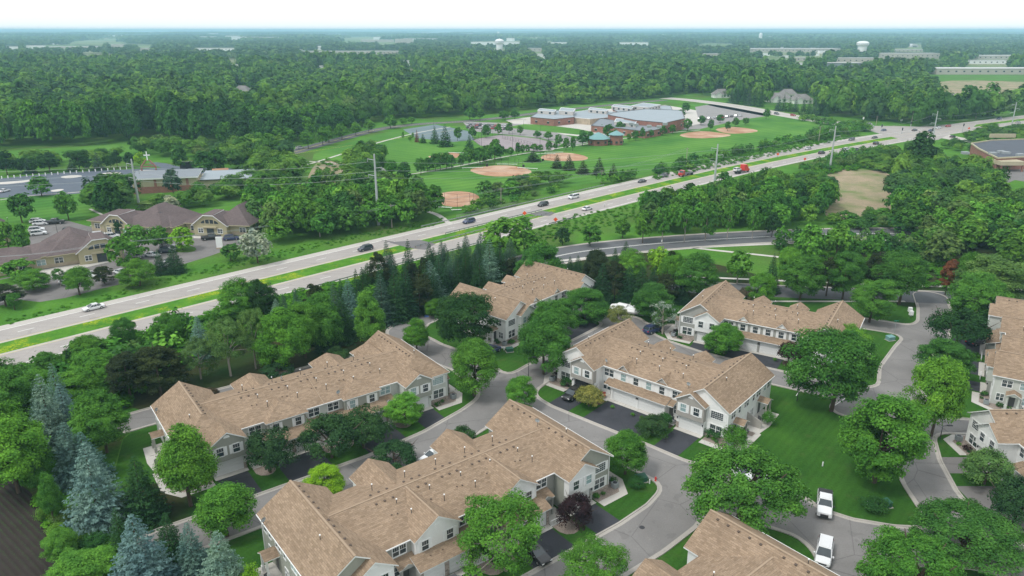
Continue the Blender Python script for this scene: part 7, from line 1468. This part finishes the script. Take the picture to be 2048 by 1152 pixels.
for a in ((1057, 762, 715, 'black street lamp at the corner below the white row'), (116, 470, 436, 'lamp post in the office parking at left'), (218, 500, 452, 'lamp post beside the nearest office'), (321, 470, 425, 'lamp post before the far office'), (1025, 307, 262, 'tall lamp beside the pink sports court'), (1080, 296, 250, 'tall lamp at the right side of the pink sports court'), (963, 292, 255, 'tall lamp at the left side of the pink sports court'), (1880, 878, 852, 'dark post under the bright maple beside the right street'), (1594, 802, 778, 'dark post by the parking stalls'), (1936, 312, 282, 'pale lamp post behind the brick store'), (868, 268, 240, 'lamp post beside the tennis court'), (960, 262, 238, 'lamp post in the school parking, left'), (1047, 262, 240, 'lamp post in the school parking, right')): lamp(*a)
def diamond(x, yb, lab, s_=.62, rot=0):
    p = G(x, yb); T = thing('warning_sign', lab, 'sign', p, rot, 'orange road work signs'); mb = MB(); z = 1.75; mb.extr([(-s_, -.03, z), (0, -.03, z + s_), (s_, -.03, z), (0, -.03, z - s_)], (0, .04, 0)); part('sign_face', mb, 'orange_sign', T); mb = MB(); mb.box(-.04, .04, .02, .08, .2, 1.3); mb.bar((-.6, -.5, .05), (0, .04, .9), .05, .05); mb.bar((.6, -.5, .05), (0, .04, .9), .05, .05); mb.bar((-.6, .5, .05), (0, .04, .9), .05, .05); mb.bar((.6, .5, .05), (0, .04, .9), .05, .05); part('stand', mb, 'steel', T)
for x, y, lab in ((1049, 436, 'orange diamond sign in the bridge median'), (1111, 449, 'orange diamond sign on the lower shoulder below the bridge'), (1555, 315, 'orange diamond sign on the median left of the pole'), (1609, 325, 'orange diamond sign on the lower shoulder'), (1937, 262, 'orange diamond sign right of the crossroads')): diamond(x, y, lab, .78)
def post_sign(x, yb, h_, w_, hh, mat, lab, txt=None):
    p = G(x, yb); T = thing('street_sign', lab, 'sign', p, .15); mb = MB(); mb.tube([(0, 0, 0), (0, 0, h_)], [.04, .04], 6); part('post', mb, 'steel', T); mb = MB(); mb.box(-w_ / 2, w_ / 2, -.05, -.02, h_ - hh, h_); part('sign_face', mb, mat, T)
post_sign(1788, 668, 3.2, 1.1, .24, 'sign_green', 'green street name sign at the lane corner'); post_sign(1209, 415, 1.5, .25, .6, 'bright_white', 'small white marker post on the lower carriageway shoulder'); post_sign(1323, 489, 1.5, .3, .7, 'bright_white', 'small white marker post beside the county road'); post_sign(1260, 618, 1.6, .3, .35, 'bright_white', 'small white disc sign on the lawn above the boat'); post_sign(1726, 244, 3.5, 1.2, 1.6, 'bright_white', 'white sign panel at the corner of the wide street'); post_sign(1802, 247, 3.0, 1.6, 1.4, 'bright_white', 'white sign panel on the grass above the crossroads')
for x, y, h_, lab in ((1761, 268, 6, 'traffic signal at the left corner of the crossroads'), (1862, 276, 6, 'traffic signal at the near corner of the crossroads'), (1924, 266, 6, 'traffic signal right of the crossroads'), (1803, 268, 4, 'traffic signal in the middle island of the crossroads'), (1820, 258, 5, 'traffic signal at the far corner of the crossroads')):
    T = thing('traffic_signal', lab, 'traffic light', G(x, y)); mb = MB(); mb.tube([(0, 0, 0), (0, 0, h_)], [.14, .12], 8); part('post', mb, 'weathered_pole', T); mb = MB(); mb.box(-.3, .3, -.5, -.15, h_ - 1.7, h_); part('signal_head', mb, 'dark_metal', T)
# guardrails
def rail(px, label, h_=.75, mat='steel', step=1.9, dbl=True):
    P = px if isinstance(px[0][0], float) and False else csm(px, 1); T = thing('guardrail', label, 'guardrail', (0, 0, 0)); mb = MB()
    for a, b_ in zip(P, P[1:]): mb.bar((*a, h_ - .12), (*b_, h_ - .12), .08, .3)
    part('rail', mb, mat, T); mb = MB(); acc = 0; mp = None
    for a, b_ in zip(P, P[1:]):
        L = math.dist(a, b_); n = max(1, int(L / step))
        for k in range(n): x = a[0] + (b_[0] - a[0]) * k / n; y = a[1] + (b_[1] - a[1]) * k / n; mb.box(x - .07, x + .07, y - .07, y + .07, 0, h_)
    o = part('posts', mb, 'wood_pole', T); o['kind'] = 'stuff'
def hoff(d, i0, i1): return offs(HC, d)[i0:i1]
def hrange(d, xa, xb): return [p for p in offs(HC, d) if xa < p[0] < xb]
def seg(d, a, b_):      # stretch of an offset line between x = a and x = b_
    P = offs(HC, d); out = []
    for p, q in zip(P, P[1:]):
        for t in (0, .25, .5, .75): x = p[0] + (q[0] - p[0]) * t; y = p[1] + (q[1] - p[1]) * t; out.append((x, y)) if a <= x <= b_ else None
    return out
rail(seg(14.9, -36, 46), 'steel guardrail on the far side of the bridge'); rail(seg(-13.1, -60, -8), 'steel guardrail on the near side before the bridge'); rail(seg(-13.1, 12, 24), 'short steel guardrail on the near side past the bridge'); rail(seg(2.6, -32, 18), 'guardrail in the median, far side of the bridge gap'); rail(seg(-2.4, -34, 18), 'guardrail in the median, near side of the bridge gap')
T = thing('bridge_parapet', 'pale blue grey bridge railing above the underpass path', 'railing', (0, 0, 0)); mb = MB(); Q = seg(15.6, -28, 2)
for a, b_ in zip(Q, Q[1:]): mb.bar((*a, 1.4), (*b_, 1.4), .06, .06); mb.bar((*a, 1.0), (*b_, 1.0), .05, .05); mb.bar((*a, .5), (*a, 1.4), .06, .06); mb.bar((*a, .3), (*b_, .3), .25, .5)
part('railing', mb, 'steel', T)
# ball diamond fences, benches
def fence(pix, h_, lab, step=3, mat='dark_metal'):
    P = GS(pix); T = thing('wire_fence', lab, 'fence', (0, 0, 0)); mb = MB()
    for a, b_ in zip(P, P[1:]):
        L = math.dist(a, b_); n = max(1, int(L / step))
        for z in (.1, h_ / 2, h_): mb.bar((*a, z), (*b_, z), .05, .05)
        for k in range(n + 1): x = a[0] + (b_[0] - a[0]) * k / n; y = a[1] + (b_[1] - a[1]) * k / n; mb.tube([(x, y, 0), (x, y, h_)], [.05, .05], 5)
    part('fence_frame', mb, mat, T)
fence([(882, 413), (890, 418), (915, 421), (940, 419), (948, 414)], 6, 'tall wire backstop of the nearest ball diamond', 3.2); fence([(955, 335), (975, 331), (1003, 329), (1030, 332), (1045, 337)], 4, 'wire backstop of the middle ball diamond'); fence([(960, 291), (945, 280), (975, 273), (1005, 270)], 3, 'dark fence on the far side of the pink sports court'); fence([(1005, 277), (1060, 291), (1090, 300)], 2, 'dark fence dividing the pink sports court'); fence([(1080, 313), (1100, 318), (1120, 323)], 3, 'wire fence of the diamond behind the pines')
for x, y, r, lab in ((945, 337, 8, 'pair of pale benches left of the middle diamond'), (1055, 338, -18, 'pair of pale benches right of the middle diamond'), (1014, 330, -5, 'pale bleacher behind the middle diamond'), (1092, 309, 5, 'pale bench left of the diamond behind the pines'), (1108, 306, 5, 'pale bench at the top of the diamond behind the pines'), (914, 307, -12, 'pale bench at the small half hidden infield'), (878, 416, -12, 'pale bench left of the nearest diamond'), (930, 421, 8, 'pale bench right of the nearest diamond')):
    T = thing('bench', lab, 'bench', G(x, y), R(r)); mb = MB(); mb.box(-5, 5, -.25, .25, .4, .5); part('seat', mb, 'bright_white', T); mb = MB()
    for xx in (-4.5, 0, 4.5): mb.box(xx - .06, xx + .06, -.2, .2, 0, .4)
    part('leg_frame', mb, 'bench_metal', T)
for x, y, lab in ((974, 333, 'dark bin behind the left benches of the middle diamond'), (1047, 334, 'dark bin beside the right benches of the middle diamond'), (1086, 322, 'dark bin at the fence of the diamond behind the pines')): T = thing('bin', lab, 'bin', G(x, y)); mb = MB(); mb.lathe([(.45, 0), (.55, 1.0), (.5, 1.15), (0, 1.25)], 10); part('barrel', mb, 'dark_metal', T)
# posts along the church parking
for i in range(22): t = i / 21; T = thing('bollard', 'short white post in the line at the back of the church parking', 'bollard', G(4 + 262 * t, 357.5 - 20 * t), 0, 'white posts of the church parking'); mb = MB(); mb.box(-.25, .25, -.25, .25, 0, 1.3); 
for o in [o for o in bpy.data.objects if o.name.startswith('bollard')]: link('post', cached('bol', lambda: (lambda m: (m.box(-.16, .16, -.16, .16, 0, 1.2), m.mesh('post', ['bright_white']))[1])(MB())), o)
T = thing('dark_trailer', 'black box trailer beside the church entrance', 'trailer', G(375, 337), .1); mb = MB(); mb.box(-3, 3, -1.2, 1.2, .5, 3.2); part('box', mb, 'car_black', T); mb = MB(); mb.tube([(0, -1.25, .4), (0, 1.25, .4)], [.4, .4], 10); part('wheels', mb, 'tyre', T)
mb = MB(); p_ = G(440, 497); T = thing('entrance_sign', 'tall white sign panel in the office parking', 'sign', p_, .1); mb.box(-.9, .9, -.2, .2, .3, 3.6); part('panel', mb, 'bright_white', T); mb = MB(); mb.box(-1, 1, -.3, .3, 0, .35); part('base', mb, 'tan_brick', T)
# utility boxes, hydrant, mailboxes, air conditioners
def ubox(x, y, lab, s_=1., mat='box_green', rot=.3):
    T = thing('utility_box', lab, 'utility box', G(x, y), rot); mb = MB(); mb.box(-.75 * s_, .75 * s_, -.55 * s_, .55 * s_, .08, .8 * s_); mb.extr([(-.8 * s_, -.6 * s_, .8 * s_), (-.8 * s_, .6 * s_, .8 * s_), (-.8 * s_, .6 * s_, .95 * s_), (-.8 * s_, -.6 * s_, .85 * s_)], (1.6 * s_, 0, 0)); part('cabinet', mb, mat, T); mb = MB(); mb.box(-.9 * s_, .9 * s_, -.7 * s_, .7 * s_, 0, .08); part('base', mb, 'kerb_concrete', T)
for a in ((1282, 962, 'green utility box on the corner lawn beside the foreground row'), (1769, 1013, 'green utility box in the plant bed below the big lawn maple'), (1780, 680, 'pale green utility box on the corner lawn of the grey row', 1., 'teal_metal'), (1019, 703, 'green utility box beside the white row', .9)): ubox(*a)
for x, y, lab in ((1299, 967, 'white pedestal post beside the corner utility box'), (1735, 1010, 'white pedestal post left of the lower green utility box'), (1645, 932, 'white pedestal post at the edge of the open lawn'), (1008, 700, 'white pedestal post beside the white row utility box')):
    T = thing('pedestal_post', lab, 'utility post', G(x, y)); mb = MB(); mb.lathe([(.10, 0), (.10, .62), (.08, .72), (0, .75)], 10); part('post', mb, 'bright_white', T)
T = thing('fire_hydrant', 'small red hydrant on the corner lawn', 'hydrant', G(1311, 962)); mb = MB(); mb.lathe([(.16, 0), (.16, .1), (.11, .12), (.11, .55), (.15, .58), (.1, .7), (0, .76)], 10); mb.tube([(-.2, 0, .42), (.2, 0, .42)], [.06, .06], 6); part('barrel', mb, 'red_paint', T)
mb = MB()
mb.disc(G(1284, 1055), .38, 16, 0, .028); o = part('manhole_cover', mb, 'dark_metal'); tag(o, 'round dark manhole cover in the lower street', 'manhole')
for i, (x, y) in enumerate(((1866, 625), (1868, 632))): T = thing('mailbox_unit', ['white cluster mailbox by the entry corner, upper', 'white cluster mailbox by the entry corner, lower'][i], 'mailbox', G(x - 50 + 3, y + 2)); mb = MB(); mb.box(-.4, .4, -.3, .3, .5, 1.5); part('cabinet', mb, 'bright_white', T); mb = MB(); mb.box(-.1, .1, -.1, .1, 0, .5); part('stand', mb, 'steel', T)
# small shrubs, air conditioners and patio things in the end beds
def acunit(p, rot, lab):
    T = thing('air_conditioner', lab, 'air conditioner', (p[0], p[1], .04), rot); mb = MB(); mb.box(-.4, .4, -.4, .4, .08, .85); part('casing', mb, 'grey_box', T); mb = MB()
    for k in range(5): mb.box(-.415, .415, -.415, .415, .16 + k * .13, .20 + k * .13)
    part('louvre', mb, 'steel', T); mb = MB(); mb.disc((0, 0), .33, 14, 0, .87); part('fan_guard', mb, 'dark_metal', T)
PL = {'B1': 'foreground row', 'B0': 'sage row', 'B5': 'white row with sage bays', 'B7': 'grey row', 'B3': 'all white row', 'B8': 'upper right edge row', 'B9': 'white gabled right edge row', 'B10': 'bottom edge row'}
for key, (Tt, wp, L) in TH.items():
    th = Tt.rotation_euler[2]
    for o_, c_, side in ((-1, 0, 'left'), (1, L, 'right')):
        acunit(wp(c_ + o_ * 5.2, -9.0), th, 'grey air conditioner at the %s end of the %s' % (side, PL[key])); acunit(wp(c_ + o_ * 5.3, -7.2), th, 'second grey air conditioner at the %s end of the %s' % (side, PL[key])) if key in ('B1', 'B9') else None
        for k in range(7):
            x = c_ + o_ * (rt.uniform(4.7, 6.2) if k > 2 else rt.uniform(1.2, 4.0)); y = rt.uniform(-8.4, -3.0) if k > 2 else rt.uniform(-9.8, -9.0); s_ = rt.uniform(.35, .9); p = wp(x, y)
            tree('shrub', 0, 0, None, (s_ * 1.5, s_), rt.choice(['deep', 'lawn', 'spruce', 'purple', 'mid']), 'small planted shrub in the end bed of the %s' % PL[key], 'shrubs in the end beds of the %s' % PL[key], 1, xy=p)
    for k in range(3):
        x = rt.uniform(6, L - 6); p = wp(x, -9.9 - rt.uniform(0, 1)); tree('shrub', 0, 0, None, (.9, .7), 'lawn', 'small front shrub between the garages of the %s' % PL[key], 'front shrubs of the %s' % PL[key], 1, xy=p)
for a in ((1305, 865, 828, 72, 'crab', 'wide dark shrub between two driveways of the white row with sage bays'), (1330, 850, 826, 34, 'deep', 'rounded shrub at the patio of the white row with sage bays'), (1432, 872, 852, 50, 'deep', 'clipped hedge below the big window of the white row'), (1468, 890, 852, 58, 'lawn', 'round bush tree at the corner of the white row with sage bays'), (1178, 812, 768, 64, 'khaki', 'brownish green bush before the open garage'), (1140, 768, 750, 40, 'deep', 'low hedge at the left end of the white row with sage bays'), (1536, 850, 822, 30, 'lawn', 'round bush on the side bed of the white row'), (1372, 672, 656, 22, 'deep', 'dark bush at the left end of the grey row'), (1740, 700, 684, 18, 'deep', 'dark round bush at the right end of the grey row'), (1750, 1020, 996, 60, 'deep', 'low shrubs around the lower green utility box'), (1272, 975, 955, 40, 'deep', 'low shrubs around the corner utility box'), (553, 758, 720, 70, 'crab', 'dark shrubby tree behind the sage row roof, left'), (675, 730, 692, 62, 'crab', 'dark shrubby tree behind the sage row roof, right'), (425, 800, 776, 38, (.06, .05, .035), 'brownish shrub behind the left end of the sage row'), (507, 1190, 1128, 40, 'lime', 'yellow green shrub by the foreground patio')):
    x, yb, yt, w_, c_, lab = a; tree('crab' if w_ > 60 else 'shrub', x, yb, yt, w_, c_, lab, None, 0)
def chair(p, rot, lab, mat='cushion'):
    T = thing('patio_chair', lab, 'chair', (p[0], p[1], .1), rot); mb = MB(); mb.box(-.28, .28, -.28, .28, .38, .48); part('seat', mb, mat, T); mb = MB(); mb.box(-.28, .28, .22, .30, .48, 1.0); part('backrest', mb, mat, T)
    for sx in (-.24, .24):
        for sy in (-.24, .24): mb = MB(); mb.box(sx - .025, sx + .025, sy - .025, sy + .025, 0, .38); part('leg', mb, 'dark_metal', T)
chair(TH['B5'][1](4.4 + 1.6, -8.4), 0, 'red patio chair beside the open garage', 'patio_red'); chair(TH['B5'][1](19.8, -8.3), .5, 'dark patio chair behind the small white fence'); chair(TH['B1'][1](-6.0, 3.0), 1, 'dark patio chair at the left end of the foreground row'); chair(TH['B5'][1](30.5, -3.6), 1, 'dark patio chair by the side entry of the white row'); chair(TH['B5'][1](30.6, 1.6), 2, 'dark patio chair behind the privacy wall of the white row')
# ------------------------------------------------------------------ haze
mb = MB(); mb.box(-23500, 23500, -150, 23500, -40, 76); hz = bpy.data.objects.new('haze', mb.mesh('haze', [])); COL.objects.link(hz); hz['kind'] = 'stuff'; hz['label'] = 'pale blue haze over the distant woods'
hm = bpy.data.materials.new('haze'); hm.use_nodes = True; hm.node_tree.nodes.clear(); ho = hm.node_tree.nodes.new('ShaderNodeOutputMaterial'); pv = hm.node_tree.nodes.new('ShaderNodeVolumePrincipled'); pv.inputs['Color'].default_value = (.48, .80, 1.0, 1); pv.inputs['Density'].default_value = HAZE; pv.inputs['Anisotropy'].default_value = 0
hm.node_tree.links.new(pv.outputs[0], ho.inputs['Volume']); hz.data.materials.append(hm)
